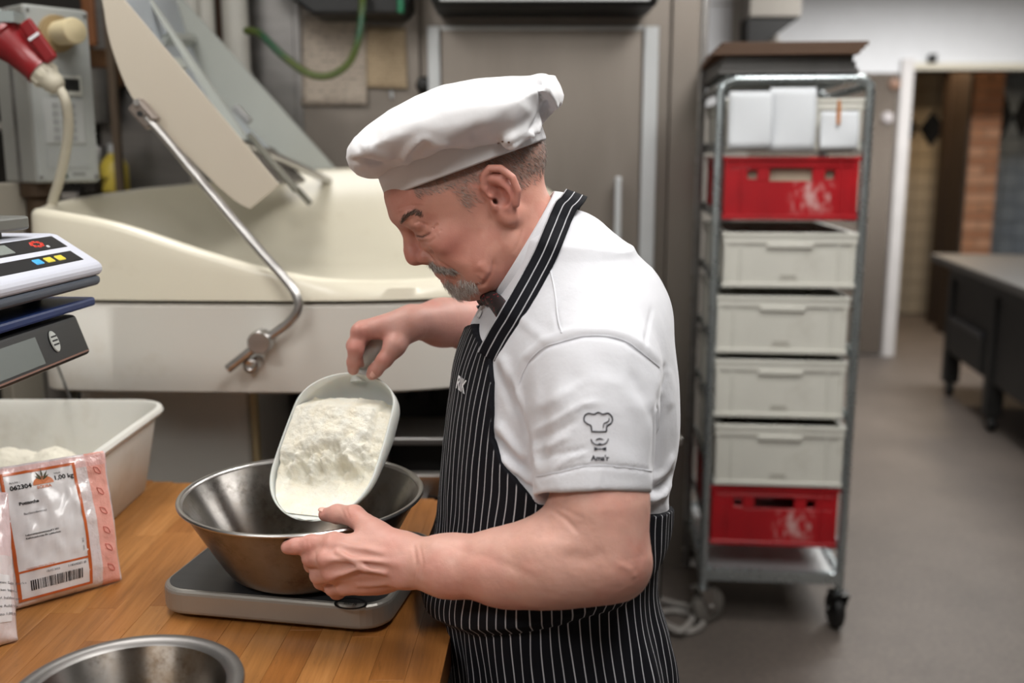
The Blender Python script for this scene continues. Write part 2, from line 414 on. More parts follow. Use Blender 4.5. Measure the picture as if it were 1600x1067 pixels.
for i in range(5):
    cx = 3.42 + i * 0.245
    MB().prism([(-0.122, 0), (0, -0.17), (0.122, 0), (0, 0.17)], 0, 0.008, Matrix.Translation((cx, BY - 0.012, 1.76)) @ Matrix.Rotation(R(90), 4, 'X')).build('diamond_tile', bd, tw, 0.002)
pst = struct('trim_2', MB().bx(3.83, 4.02, 8.95, 9.1, 0, 2.3), M['dark'], None, 0.004); pst['label'] = 'dark brown wooden door post in the corridor'
struct('trim_3', MB().bx(3.3, 5.0, 8.95, 9.1, 2.25, 2.45), M['dark'], None, 0.004)
bc = struct('wall_column', MB().bx(3.74, 3.99, 8.305, 8.6, 0, CEIL), mat('mortar', '#8d7a68', 0.9))
MB().bx(3.715, 3.74, 8.30, 8.62, 0, 2.3).build('corner_board', M['dark'], bc, 0.003)
brm = [mat('brick a', '#a9795a', 0.85, var=0.12, vscale=20), mat('brick b', '#b4876a', 0.85, var=0.12, vscale=20), mat('brick c', '#9c6c4f', 0.85, var=0.12, vscale=20)]
bb = {}
random.seed(3)
def brick(x0, w, z0):
    key = (round(w, 3), random.randrange(3))
    if key not in bb:
        o = MB().bx(0, w - 0.012, -0.012, 0.02, 0, 0.063).build('brick', brm[key[1]], bc, 0.002, 1); bb[key] = o
    else:
        o = bb[key].copy(); C.objects.link(o); o.parent = bc
    o.location = (x0, 8.305 + random.uniform(-0.002, 0.002), z0)
for j in range(35):
    z = 0.01 + j * 0.075
    xs = [(3.746, 0.25)] if j % 2 else [(3.746, 0.125), (3.871, 0.125)]
    for x0, w in xs: brick(x0, w, z)
bt = struct('wall_corridor_right', MB().bx(4.3, 5.6, 9.2, 9.3, 0, CEIL), mat('grey grout', '#4e555c', 0.8))
btm = [mat('blue grey tile a', '#747f8c', 0.3, var=0.05), mat('blue grey tile b', '#7b8692', 0.3, var=0.05)]
bm_ = {}
for i in range(5):
    for j in range(17):
        key = (i + j) % 2
        if key not in bm_: o = MB().bx(0, ts - 0.008, -0.012, 0, 0, ts - 0.008).build('tile', btm[key], bt, 0.002, 1); bm_[key] = o
        else: o = bm_[key].copy(); C.objects.link(o); o.parent = bt
        o.location = (4.32 + i * ts, 9.2, 0.02 + j * ts)
for i in range(4):
    MB().prism([(-0.09, 0), (0, -0.2), (0.09, 0), (0, 0.2)], 0, 0.008, Matrix.Translation((4.42 + i * 0.18, 9.188, 1.86)) @ Matrix.Rotation(R(90), 4, 'X')).build('diamond_tile', bd, bt, 0.002)
struct('wall_corridor_left', MB().bx(FXL - 0.25, FXL - 0.15, FY + 0.15, BY, 0, CEIL), M['wall_grey'])
# pale cupboard edge at the far right
t = tag(MB().bx(5.0, 5.16, 7.9, 8.2, 0, 1.75).build('corridor_cupboard', mat('cream cupboard', '#b3a07c', 0.6, var=0.1), None, 0.01), 'narrow cream cupboard at the right edge of the doorway', 'cupboard')
MB().bx(5.02, 5.14, 7.885, 7.9, 0.75, 1.2).build('inset', M['dark'], t, 0.004)
# ------------------------------------------------------------------ black workbench at the right
t = empty('black_workbench', (2.62, 5.4, 0), R(-9), 'black workbench with a dark grey top at the far right of the floor', 'workbench')
bk = mat('black painted wood', '#151413', 0.55, var=0.3, vscale=8)
MB().bx(-0.1, 1.2, -1.4, 0.95, 0.85, 0.895).build('bench_top', mat('dark stone top', '#3a3836', 0.45, var=0.2, vscale=20), t, 0.006)
MB().bx(0.0, 1.1, -1.3, 0.85, 0.76, 0.85).build('apron_rail', bk, t, 0.004)
for (x, y) in ((0.0, 0.77), (0.0, -0.08), (0.0, -0.95), (1.0, 0.77), (1.0, -0.95)):
    MB().bx(x, x + 0.09, y, y + 0.09, 0.09, 0.77).build('leg', bk, t, 0.006)
    w = MB().lathe([(0.0, -0.02), (0.04, -0.02), (0.045, -0.012), (0.045, 0.012), (0.04, 0.02), (0.0, 0.02)], 20, Matrix.Translation((x + 0.045, y + 0.045, 0.046)) @ Matrix.Rotation(R(90), 4, 'Y')).build('caster', M['hood'], t)
MB().bx(0.02, 1.08, -0.92, 0.84, 0.28, 0.76).build('side_panel', bk, t, 0.004)
MB().bx(-0.015, 0.02, 0.1, 0.7, 0.50, 0.53).build('ledge', mat('worn black ledge', '#3b3a3d', 0.5), t, 0.004)
MB().bx(-0.012, 0.02, 0.05, 0.72, 0.31, 0.50).build('drawer_front', bk, t, 0.004)
# ------------------------------------------------------------------ bakery trolley with crates
RO = Vector((0.618, 3.03, 0)); RZ = R(-5.5)
RM = Matrix.Translation(RO) @ Matrix.Rotation(RZ, 4, 'Z')
zof = lambda y, Y=3.02: CAM_H - Y * math.tan(R(TILT) + math.atan((y - 533.5) / FPX))
RWd, RD = 0.43, 0.62
ZT, ZB = zof(124), zof(897)
rk = empty('bakery_trolley', RO, RZ, 'tall zinc tube trolley on casters holding crates behind the baker', 'trolley')
rp = 0.0135
for y in (0, RD):
    pts = [(0, y, 0.125), (0, y, ZT - 0.035), (0.012, y, ZT - 0.01), (0.04, y, ZT)]
    pts2 = [(RWd, y, 0.125), (RWd, y, ZT - 0.035), (RWd - 0.012, y, ZT - 0.01), (RWd - 0.04, y, ZT)]
    MB().tube(pts, rp, 14).build('post', M['chrome'], rk)
    MB().tube(pts2, rp, 14).build('post', M['chrome'], rk)
    MB().tube([(0.04, y, ZT), (RWd - 0.04, y, ZT)], rp, 14).build('top_bar', M['chrome'], rk)
for x in (0, RWd):
    MB().tube([(x, 0, ZT - 0.02), (x, RD, ZT - 0.02)], rp * 0.9, 10).build('side_bar', M['chrome'], rk)
MB().bx(0.015, RWd - 0.015, 0.005, RD, ZT + 0.004, ZT + 0.014).build('top_sheet', mat('pale top sheet', '#b4bfc2', 0.4, 0.3), rk, 0.003)
MB().bx(-0.005, RWd + 0.005, -0.012, 0.012, ZB - 0.02, ZB + 0.02).bx(-0.005, RWd + 0.005, RD - 0.012, RD + 0.012, ZB - 0.02, ZB + 0.02).bx(-0.012, 0.012, 0, RD, ZB - 0.02, ZB + 0.02).bx(RWd - 0.012, RWd + 0.012, 0, RD, ZB - 0.02, ZB + 0.02).build('base_frame', M['chrome'], rk, 0.003)
MB().bx(0.012, RWd - 0.012, 0.01, RD - 0.01, ZB + 0.0, ZB + 0.008).build('base_shelf', M['alu'], rk, 0.002)
levels = [('white', 234, 140), ('red', 342, 244), ('white', 447, 362), ('white', 550, 461), ('white', 650, 561), ('white', 755, 662), ('red', 850, 759)]
for k, (c, yb, yt) in enumerate(levels):
    z = zof(yb) - 0.004
    for x, s in ((rp, 1), (RWd - rp, -1)):
        MB().bx(min(x, x + s * 0.032), max(x, x + s * 0.032), 0.0, RD, z - 0.003, z).bx(x - 0.0015, x + 0.0015, 0.0, RD, z - 0.003, z + 0.03).build('runner', M['chrome'], rk)
rub = mat('grey caster tyre', '#6d6964', 0.6, var=0.1)
for (x, y, rz, dark) in ((0.0, 0.0, 35, 0), (RWd, 0.0, 95, 1), (0.0, RD, 10, 0), (RWd, RD, 60, 1)):
    Mx = Matrix.Translation((x, y, 0)) @ Matrix.Rotation(R(rz), 4, 'Z')
    wh = MB().lathe([(0.012, -0.018), (0.05, -0.018), (0.06, -0.012), (0.062, 0.0), (0.06, 0.012), (0.05, 0.018), (0.012, 0.018)], 28, Mx @ Matrix.Translation((0.025, 0, 0.062)) @ Matrix.Rotation(R(90), 4, 'X'), True)
    w = wh.build('caster_wheel', M['hood'] if dark else rub, rk)
    MB().lathe([(0, -0.03), (0.011, -0.03), (0.011, 0.03), (0, 0.03)], 14, Mx @ Matrix.Translation((0.025, 0, 0.062)) @ Matrix.Rotation(R(90), 4, 'X')).build('axle', M['steel'], w)
    fk = MB()
    for s in (-1, 1): fk.prism([(0.035, 0.05), (0.035, 0.075), (0.02, 0.128), (-0.03, 0.128), (-0.02, 0.11), (0.012, 0.05)], s * 0.024 - 0.002, s * 0.024 + 0.002, Mx @ Matrix.Rotation(R(90), 4, 'X'))
    fk.bx(-0.03, 0.03, -0.028, 0.028, 0.126, 0.131, Mx)
    fk.build('caster_fork', M['black'] if dark else M['steel'], rk, 0.001)
M['crate_white'] = mat('white crate plastic', '#c9c8c0', 0.5, var=0.05, vscale=8, dirt='#a39f93', dscale=5, dpos=(0.55, 0.9))
def red_mat():
    t = NT('red crate plastic'); v = t.coord('Object'); sp = t.n('ShaderNodeSeparateXYZ'); t.l(v, sp.inputs[0])
    f = t.noise(v, 5, 4); c = t.ramp(f, [(0.3, srgb('#8f0b17')), (0.7, srgb('#b3101c'))])
    # dried flour smears low on the right half of the end walls
    def win(o, a, b, s): return t.math('MULTIPLY', t.math('MULTIPLY', t.math('SUBTRACT', o, a), s), 1), t.math('MULTIPLY', t.math('SUBTRACT', b, o), s)
    def box(o, a, b, s):
        p, q = win(o, a, b, s); m_ = t.n('ShaderNodeMath', operation='MINIMUM'); t.l(p, m_.inputs[0]); t.l(q, m_.inputs[1]); m2 = t.n('ShaderNodeClamp'); t.l(m_.outputs[0], m2.inputs[0]); return m2.outputs[0]
    w = t.math('MULTIPLY', box(sp.outputs[0], -0.01, 0.14, 30), box(sp.outputs[2], 0.01, 0.13, 30))
    mp = t.n('ShaderNodeMapping'); mp.inputs['Scale'].default_value = (1, 1, 0.5); t.l(v, mp.inputs['Vector'])
    n = t.noise(mp.outputs[0], 28, 5, 0.65); n = t.math('MULTIPLY', t.ramp(n, [(0.46, (0, 0, 0)), (0.6, (0.85, 0.85, 0.85))]), w)
    t.base(t.mix(n, c, srgb('#c9a7a4'))); t.inp('Roughness', 0.38); return t.m
M['crate_red'] = red_mat()
def crate(name, m, h, label, red=False, txt=True):
    w, l, th, tp = 0.400, 0.598, 0.012, 0.008
    o = empty(name, (0, 0, 0), 0, label, 'crate')
    hw, hl = w / 2, l / 2
    b = MB()
    def wall(p0, p1, inward, z0, z1):   # straight wall from p0 to p1
        d = Vector((inward[0] * th, inward[1] * th, 0)); a, c = Vector((*p0, 0)), Vector((*p1, 0))
        vs = [a + Vector((0, 0, z0)), c + Vector((0, 0, z0)), c + d + Vector((0, 0, z0)), a + d + Vector((0, 0, z0))]
        vs += [v + Vector((0, 0, z1 - z0)) for v in vs]
        b.add(vs, [(3, 2, 1, 0), (4, 5, 6, 7), (0, 1, 5, 4), (1, 2, 6, 5), (2, 3, 7, 6), (3, 0, 4, 7)])
    i = tp
    x0, x1, y0, y1 = -hw + i, hw - i, -hl + i, hl - i
    b.bx(x0, x1, y0, y1, 0, 0.008)
    wall((x0, y1), (x0, y0), (1, 0), 0.008, h); wall((x1, y0), (x1, y1), (-1, 0), 0.008, h)
    for yy, s in ((y0, 1), (y1, -1)):
        if red:   # slot hand hold and two small holes
            zc = h * 0.72; cuts = [(-0.062, 0.062, zc - 0.019, zc + 0.019), (-0.128, -0.098, zc - 0.013, zc + 0.013), (0.098, 0.128, zc - 0.013, zc + 0.013)]
            wall((x0, yy), (x1, yy), (0, s), 0.008, zc - 0.019); wall((x0, yy), (x1, yy), (0, s), zc + 0.019, h)
            xs = [x0, -0.128, -0.098, -0.062, 0.062, 0.098, 0.128, x1]
            for a in (0, 2, 4, 6): wall((xs[a], yy), (xs[a + 1], yy), (0, s), zc - 0.019, zc + 0.019)
            for a in (1, 5): wall((xs[a], yy), (xs[a + 1], yy), (0, s), zc - 0.019, zc - 0.013); wall((xs[a], yy), (xs[a + 1], yy), (0, s), zc + 0.013, zc + 0.019)
        else: wall((x0, yy), (x1, yy), (0, s), 0.008, h)
    b.build('body', m, o, 0.0015, 1)
    rim = MB()
    def band(z0, z1, e):
        rim.bx(-hw + tp - e, hw - tp + e, -hl + tp - e, -hl + tp, z0, z1).bx(-hw + tp - e, hw - tp + e, hl - tp, hl - tp + e, z0, z1)
        rim.bx(-hw + tp - e, -hw + tp, -hl + tp, hl - tp, z0, z1).bx(hw - tp, hw - tp + e, -hl + tp, hl - tp, z0, z1)
    band(h - 0.012, h, 0.008); 
    if not red: band(h - 0.034, h - 0.012, 0.0055)
    else: band(h * 0.84, h * 0.87, 0.004)
    rim.build('rim', m, o, 0.0015, 1)
    f = MB(); e = 0.006
    f.bx(-hw + tp - e, hw - tp + e, -hl + tp - e, -hl + tp, 0.0, 0.014).bx(-hw + tp - e, hw - tp + e, hl - tp, hl - tp + e, 0, 0.014)
    f.bx(-hw + tp - e, -hw + tp, -hl + tp, hl - tp, 0.0, 0.014).bx(hw - tp, hw - tp + e, -hl + tp, hl - tp, 0, 0.014)
    f.build('foot_rim', m, o, 0.0015, 1)
    for x in (-0.145, 0.145):
        MB().bx(x - 0.003, x + 0.003, -hl + tp - 0.005, -hl + tp, 0.014, h - 0.012).build('rib', m, o)
    for x in (-hw + tp + 0.004, hw - tp - 0.004):
        MB().bx(x - 0.006, x + 0.006, -hl + tp - 0.004, -hl + tp, 0.014, h - 0.012).build('rib', m, o)
    for y in (-0.2, -0.07, 0.07, 0.2):
        for s in (-1, 1):
            xx = s * (hw - tp); MB().bx(min(xx, xx + s * 0.005), max(xx, xx + s * 0.005), y - 0.003, y + 0.003, 0.014, h - 0.012).build('rib', m, o)
    if not red:
        MB().bx(-0.068, 0.068, -hl + tp - 0.009, -hl + tp, h - 0.046, h - 0.03).build('grip', m, o, 0.003)
    if txt:
        vs, fs = text_mesh(txt, 0.017, 'CENTER', 0, 0.0002)
        mx = Matrix.Translation((0.0, -hl + tp - 0.0008, 0.03)) @ Matrix.Rotation(R(90), 4, 'X')
        MB().add(vs, fs, False, mx).build('crate_lettering', mat('faded lettering', '#8d8b85', 0.6), o, nrm=False)
    return o
names = ['white crate at the top of the trolley with paper sheets hung on it', 'red crate with a slotted hand hold and flour smears, upper of the two',
         'uppermost of the four white crates between the red ones', 'second white crate below the upper red one',
         'third white crate below the upper red one', 'lowest white crate, just above the lower red one', 'lower red crate just above the empty bottom shelf']
txts = [None, None, 'BÄCKEREI', 'BACK', 'BÄCKEREI', 'BACK', None]
txts = [None] * 7
for k, (c, yb, yt) in enumerate(levels):
    z = zof(yb) - 0.002; h = zof(yt) - zof(yb)
    if k == 0: h = 0.15
    o = crate('red_crate' if c == 'red' else 'white_crate', M['crate_red' if c == 'red' else 'crate_white'], h, names[k], c == 'red', txts[k])
    o['group'] = 'crates on the trolley'
    yoff = [0.0, -0.004, -0.012, -0.006, -0.002, -0.01, 0.0][k]
    o.location = RM @ Vector((RWd / 2 + [0, 0, 0.002, -0.004, -0.003, 0.002, 0.0][k], 0.295 + yoff, z)); o.rotation_euler = (0, 0, RZ + R([0, 0, 0.6, -0.5, 0, 0.4, 0][k]))
    if c == 'white' and k:   # faded stamp below the middle of the end wall
        st = MB()
        for j, wv in enumerate((0.03, 0.022, 0.026)):
            st.bx(-wv, wv, -0.2915, -0.2908, 0.022 + j * 0.006, 0.0255 + j * 0.006)
        st.build('faded_stamp', mat('faded stamp', '#9b988f', 0.6), o)
    if c == 'red' and k == 1:   # cream filler added inside so the slots show pale instead of dark
        pi_ = MB().bx(-0.17, 0.17, -0.262, 0.2, 0.012, h - 0.02).build('slot_filler', mat('cream filler', '#c9bda8', 0.8, var=0.08), None, 0.01)
        pi_.location = o.location; pi_.rotation_euler = o.rotation_euler; tag(pi_, 'added cream filler inside the upper red crate', 'paper')
    # bread goods inside
    if k in (2, 3, 5):
        for i in range(4):
            q = MB().lathe([(0, 0), (0.05, 0.005), (0.066, 0.03), (0.05, 0.055), (0.02, 0.068), (0, 0.07)], 18).build('bread_roll', mat('brown crust', '#6b452c' if k == 2 else '#8b7a60', 0.7, var=0.3, vscale=20))
            q.location = RM @ Vector((RWd / 2 - 0.09 + 0.17 * (i % 2), 0.12 + 0.17 * (i // 2), z + 0.0085))
            q.scale = (1.1, 1.1, {2: 2.1, 3: 1.7, 5: 1.9}[k])
            tag(q, ('%s bread in the %s white crate, %s' % ({2: 'dark brown', 3: 'pale', 5: 'pale'}[k], {2: 'uppermost', 3: 'second', 5: 'lowest'}[k], ['front left', 'front right', 'rear left', 'rear right'][i])), 'bread', 'bread rolls in the crates')
# sheets hung over the front of the top crate
M['paper'] = mat('white card', '#cdd1d6', 0.8, var=0.03)
def hung(px0, px1, py0, py1, Y, label, name='paper_sheet', m=None):
    a, b = W(px0, py0, Y), W(px1, py1, Y)
    n = 8; vs = []; fs = []
    for j in range(n + 1):
        for i in range(n + 1):
            u, v = i / n, j / n
            vs.append((a.x + (b.x - a.x) * u, Y - 0.012 * math.sin(PI * v) * (u - 0.4) - 0.006 * v - (u * (b.x - a.x)) * math.tan(-RZ), a.z + (b.z - a.z) * v))
    for j in range(n):
        for i in range(n): fs.append((j * (n + 1) + i, j * (n + 1) + i + 1, (j + 1) * (n + 1) + i + 1, (j + 1) * (n + 1) + i))
    o = MB().add(vs, fs, True).build(name, m or M['paper'], nrm=False); o.modifiers.new('t', 'SOLIDIFY').thickness = 0.001
    return tag(o, label, 'paper')
hung(1140, 1203, 143, 232, 3.0, 'left of two white sheets hung on the top crate')
hung(1204, 1269, 137, 235, 2.994, 'right and longer of two white sheets hung on the top crate')
hung(1283, 1337, 174, 233, 2.975, 'small white card held by a clothes peg on the top crate', 'paper_card')
c = W(1310, 176, 2.965); t = empty('clothes_peg', c, 0, 'orange wooden clothes peg on the small white card', 'peg')
pw = mat('peg wood', '#b5794a', 0.6, var=0.1)
for s in (-1, 1):
    MB().prism([(-0.005, -0.034), (0.005, -0.034), (0.006, 0.02), (0.003, 0.036), (-0.003, 0.036)], 0, 0.006, Matrix.Translation((0, 0.004 + s * 0.004, 0)) @ Matrix.Rotation(R(90 + 4 * s), 4, 'X')).build('peg_half', pw, t, 0.001)
MB().tube([(-0.006, 0.002, 0.004), (0.006, 0.002, 0.004)], 0.003, 8).build('spring', M['steel'], t)
# trays and boards on top of the trolley
zz = ZT + 0.014
gt = mat('grey tray sheet', '#5b5a59', 0.5, 0.5, var=0.15, vscale=10)
for k in range(3):
    o = MB().bx(-0.20 + 0.004 * k, 0.20 - 0.012 * k, -0.30, 0.30, 0, 0.006).bx(-0.20 + 0.004 * k, 0.20 - 0.012 * k, -0.30, -0.294, 0.006, 0.017).bx(-0.2 + 0.004 * k, -0.194 + 0.004 * k, -0.3, 0.3, 0.006, 0.017).bx(0.188 - 0.012 * k, 0.194 - 0.012 * k, -0.3, 0.3, 0.006, 0.017).build('baking_tray', gt, None, 0.002)
    o.location = RM @ Vector((0.19, 0.29, zz)); o.rotation_euler = (0, 0, RZ + R(0.8 * k)); zz += 0.0175
    tag(o, ['lowest', 'middle', 'top'][k] + ' grey baking tray of three on top of the trolley', 'tray', 'grey trays on the trolley')
bwm = mat('scorched brown board', '#6b4526', 0.6, var=0.35, vscale=7, stretch=(1, 8, 8))
for k in range(3):
    o = MB().bx(-0.215, 0.20, -0.32, 0.3, 0, 0.011).build('proofing_board', bwm, None, 0.002)
    MB().bx(-0.215, 0.20, -0.326, -0.32, 0.0, 0.011).build('edge_strip', mat('dark board edge', '#4d3522', 0.6), o, 0.001)
    o.location = RM @ Vector((0.19 + 0.008 * k, 0.28 + 0.006 * k, zz)); o.rotation_euler = (0, 0, RZ + R(-1.2 + 0.9 * k)); zz += 0.0125
    tag(o, ['lowest', 'middle', 'top'][k] + ' brown proofing board of three above the grey trays', 'board', 'brown boards on the trolley')
# cable coil on the floor left of the trolley
cb = [(0.50, 3.0, 0.012), (0.56, 2.95, 0.012), (0.62, 3.02, 0.012), (0.55, 3.1, 0.012), (0.48, 3.05, 0.02), (0.53, 2.93, 0.024), (0.6, 3.08, 0.026), (0.5, 3.2, 0.012), (0.5, 3.4, 0.012)]
tag(MB().tube(smoothpath(cb, 8), 0.011, 8).build('floor_cable', mat('pale grey cable', '#8b8783', 0.5)), 'grey cable lying on the floor left of the trolley', 'cable')
# ------------------------------------------------------------------ big cream dough mixer with raised lid
M['cream'] = mat('cream gelcoat', '#d6d0be', 0.28, var=0.03, vscale=3, dirt='#b7aa90', dscale=4, dpos=(0.62, 0.9), coat=0.3)
M['cream_white'] = mat('off white lacquer', '#cfccc5', 0.38, var=0.03, vscale=3, dirt='#b2a692', dscale=3.5, dpos=(0.6, 0.92), coat=0.1)
M['lid'] = mat('beige lid lacquer', '#b8afa0', 0.4, var=0.04, vscale=3, dirt='#8d7f6c', dscale=7, dpos=(0.66, 0.95))
M['lid_in'] = mat('grey white lid inside', '#a6a9a3', 0.45, var=0.05, vscale=5)
mx = empty('dough_mixer', (-0.45, 2.65, 0), 0, 'big cream dough mixer behind the table with its lid raised', 'mixer')
def rel(p): return Vector(p) - Vector((-0.45, 2.65, 0))
ctl = [(-1.04, 2.17, 1.392), (-1.0, 2.105, 1.392), (-0.84, 2.085, 1.365), (-0.665, 2.075, 1.311), (-0.53, 2.07, 1.274), (-0.425, 2.07, 1.254), (-0.32, 2.075, 1.246), (-0.19, 2.10, 1.245), (-0.07, 2.16, 1.252), (0.08, 2.32, 1.29), (0.15, 2.6, 1.36), (0.08, 2.92, 1.43), (-0.15, 3.08, 1.462), (-0.45, 3.12, 1.468), (-0.72, 3.10, 1.455), (-0.95, 2.98, 1.425), (-1.04, 2.78, 1.415), (-1.06, 2.5, 1.408), (-1.06, 2.3, 1.40)]
N = len(ctl); ring = []
for i in range(N):
    p0, p1, p2, p3 = [Vector(ctl[(i + k) % N]) for k in (-1, 0, 1, 2)]
    for k in range(6):
        t = k / 6
        ring.append(0.5 * ((2 * p1) + (p2 - p0) * t + (2 * p0 - 5 * p1 + 4 * p2 - p3) * t * t + (3 * p1 - p0 - 3 * p2 + p3) * t ** 3))
ctr = Vector((-0.46, 2.62, 0)); nR = len(ring)
def ring_at(inset, zf):
    out = []
    for p in ring:
        d = Vector((p.x - ctr.x, p.y - ctr.y, 0)); q = ctr + d * (1 - inset / d.length)
        out.append(rel((q.x, q.y, zf(p.z))))
    return out
def loft(rings, cap0=True, cap1=True):
    vs = [v for r in rings for v in r]; n = len(rings[0]); fs = []
    for i in range(len(rings) - 1):
        for k in range(n):
            k2 = (k + 1) % n; fs.append((i * n + k, i * n + k2, (i + 1) * n + k2, (i + 1) * n + k))
    if cap0: fs.append(tuple(range(n - 1, -1, -1)))
    if cap1: fs.append(tuple((len(rings) - 1) * n + k for k in range(n)))
    return vs, fs
fl = 1.20
rs = [ring_at(0.02, lambda z: 1.199), ring_at(0.0, lambda z: 1.203), ring_at(0.004, lambda z: 1.203 + (z - 1.203) * 0.6), ring_at(0.006, lambda z: z - 0.016)]
for a in range(1, 7):
    an = PI * a / 6; rs.append(ring_at(0.006 + 0.017 * (1 - math.cos(an)), lambda z, an=an: z - 0.016 + 0.016 * math.sin(an) * 1.0))
for ins, f in ((0.055, 0.86), (0.085, 0.66), (0.13, 0.42), (0.19, 0.2), (0.27, 0.06), (0.36, 0.0)):
    rs.append(ring_at(ins, lambda z, f=f: fl + (z - 0.016 - fl) * f))
vs, fs = loft(rs)
MB().add(vs, fs, True).build('bowl_shroud', M['cream'], mx, sharp=60)
vs, fs = loft([ring_at(0.05, lambda z: 1.0), ring_at(0.022, lambda z: 0.998), ring_at(0.012, lambda z: 1.004), ring_at(0.004, lambda z: 1.188), ring_at(0.012, lambda z: 1.194), ring_at(0.05, lambda z: 1.195)])
MB().add(vs, fs, True).build('body', M['cream_white'], mx, sharp=50)
MB().bx(-0.56, -0.155, -0.40, 0.35, 0, 1.0).build('base_column', M['cream_white'], mx, 0.03, 3)
MB().bx(-0.158, -0.143, -0.405, -0.38, 0, 0.99).build('column_trim', mat('yellowed plastic trim', '#b5a37c', 0.5), mx, 0.004)
MB().bx(-0.13, 0.45, -0.05, 0.4, 0.25, 0.99).build('motor_housing', M['hood'], mx, 0.02)
for i in range(5):
    MB().bx(0.08 + i * 0.06, 0.11 + i * 0.06, -0.09, -0.05, 0.86, 0.95).build('terminal_block', M['black'], mx, 0.004)
MB().bx(-0.5, 0.5, -0.2, 0.45, 0.0, 0.12).build('foot_plate', M['hood'], mx, 0.01)
# lid: two side panels, a curved skin between them, ribs and hinge rods
Yn, Yf = 2.15, 3.135
E0, E1 = W(435, 289, Yn), W(193, 0, Yn); F0, F1 = W(545, 285, Yf), W(288, 0, Yf)
cv = [W(x, y, Yn) for x, y in [(140, -63), (147, -50), (151, -25), (160, 2), (168, 50), (183, 100), (205, 150), (240, 192), (285, 236), (330, 281), (368, 314), (390, 326)]]
cvs = smoothpath(cv, 3)
e = (E1 - E0).normalized(); nrm = Vector((-e.z, 0, e.x)); nrm = nrm if nrm.x < 0 else -nrm
ef = (F1 - F0).normalized(); nf_ = Vector((-ef.z, 0, ef.x)); nf_ = nf_ if nf_.x < 0 else -nf_
off = Matrix.Translation(-Vector((-0.45, 2.65, 0)))
sd_ = [((p - E0).dot(e), max((p - E0).dot(nrm), 0.0)) for p in cvs]      # along the straight edge, width below it
smax_ = max(a for a, b in sd_)
def near(s, d, y=Yn): q = E0 + e * s + nrm * d; return Vector((q.x, y, q.z))
def far(s, d, y=Yf): q = F0 + ef * s * 1.42 + nf_ * d * 1.15; return Vector((q.x, y, q.z))
def between(s, d, f): return rel(near(s, d).lerp(far(s, d), f))
M['lid_far'] = M['lid_in']
def side(fn, y0, y1, name, m, parent):
    pts = [fn(0, 0), fn(smax_, 0)] + [fn(a, b) for a, b in sd_]
    k = len(pts); vs = [rel((p.x, y0, p.z)) for p in pts] + [rel((p.x, y1, p.z)) for p in pts]
    fs = [tuple(range(k)), tuple(range(2 * k - 1, k - 1, -1))] + [(i, k + i, k + (i + 1) % k, (i + 1) % k) for i in range(k)]
    return MB().add(vs, fs).build(name, m, parent, 0.004, 2)
lid = side(near, Yn, Yn + 0.014, 'lid', M['lid'], mx); tag(lid, 'beige near side wall of the raised lid')
side(far, Yf - 0.014, Yf, 'lid_side', M['lid_far'], lid)
vs, fs = [], []; use = [(a, b) for a, b in sd_ if a > 0.10]
for a, b in use:
    for f in (0.02, 0.98):
        for dd in (0.016, 0.006): vs.append(between(a, max(b - dd, 0.0), f))
for i in range(len(use) - 1):
    a = i * 4; b = a + 4
    fs += [(a, a + 2, b + 2, b), (a + 1, b + 1, b + 3, a + 3), (a, b, b + 1, a + 1), (a + 2, a + 3, b + 3, b + 2)]
k = (len(use) - 1) * 4; fs += [(0, 1, 3, 2), (k, k + 2, k + 3, k + 1)]
M['lid_blue'] = mat('pale blue grey lining', '#b6bdc4', 0.45, var=0.05)
MB().add(vs, fs, True).build('lid_skin', M['lid_blue'], lid)
def wof(s): return np.interp(s, [a for a, b in sd_][::-1] if sd_[0][0] > sd_[-1][0] else [a for a, b in sd_], [b for a, b in sd_][::-1] if sd_[0][0] > sd_[-1][0] else [b for a, b in sd_])
def slab(s0, s1, d0, d1, f0, f1, name, m, parent=lid, bev=0.003):
    vs = [between(s, (d if d <= 1 else 0) * float(wof(s)), f) for s in (s0, s1) for d in (d0, d1) for f in (f0, f1)]
    fs = [(0, 1, 3, 2), (4, 6, 7, 5), (0, 4, 5, 1), (2, 3, 7, 6), (0, 2, 6, 4), (1, 5, 7, 3)]
    return MB().add(vs, fs).build(name, m, parent, bev)
slab(0.14, 0.62, 0.62, 0.90, 0.50, 0.53, 'rib', M['lid_in'])
slab(0.36, 0.385, 0.50, 0.90, 0.03, 0.50, 'rib', M['lid_in'])
slab(0.43, 0.445, 0.50, 0.88, 0.53, 0.97, 'rib', M['lid_in'])
slab(0.44, 0.50, 0.78, 0.83, 0.15, 0.42, 'lid_window', M['steel_dark'])
slab(0.215, 0.26, 0.45, 0.60, 0.72, 0.76, 'latch', M['steel'])
slab(0.05, 0.15, 0.60, 0.75, 0.35, 0.80, 'hinge_well', M['steel_dark'])
for f, d in ((0.40, 0.45), (0.52, 0.52)):
    P_ = [between(0.17, d * float(wof(0.17)) + 0.02, f), between(0.10, d * float(wof(0.10)), f + 0.22), between(0.02, 0.03, 0.975)]
    MB().tube(smoothpath(P_, 4), 0.011, 10).build('hinge_rod', M['steel'], lid)
arch = [between(0.0 + 0.17 * math.sin(a), (0.50 + 0.28 * math.cos(a)) * float(wof(0.1)), 0.50 + 0.22 * math.cos(a)) for a in np.linspace(0, PI, 12)]
MB().tube(arch, 0.009, 8).build('hinge_arch', mat('olive grey rubber', '#66645a', 0.6), lid)
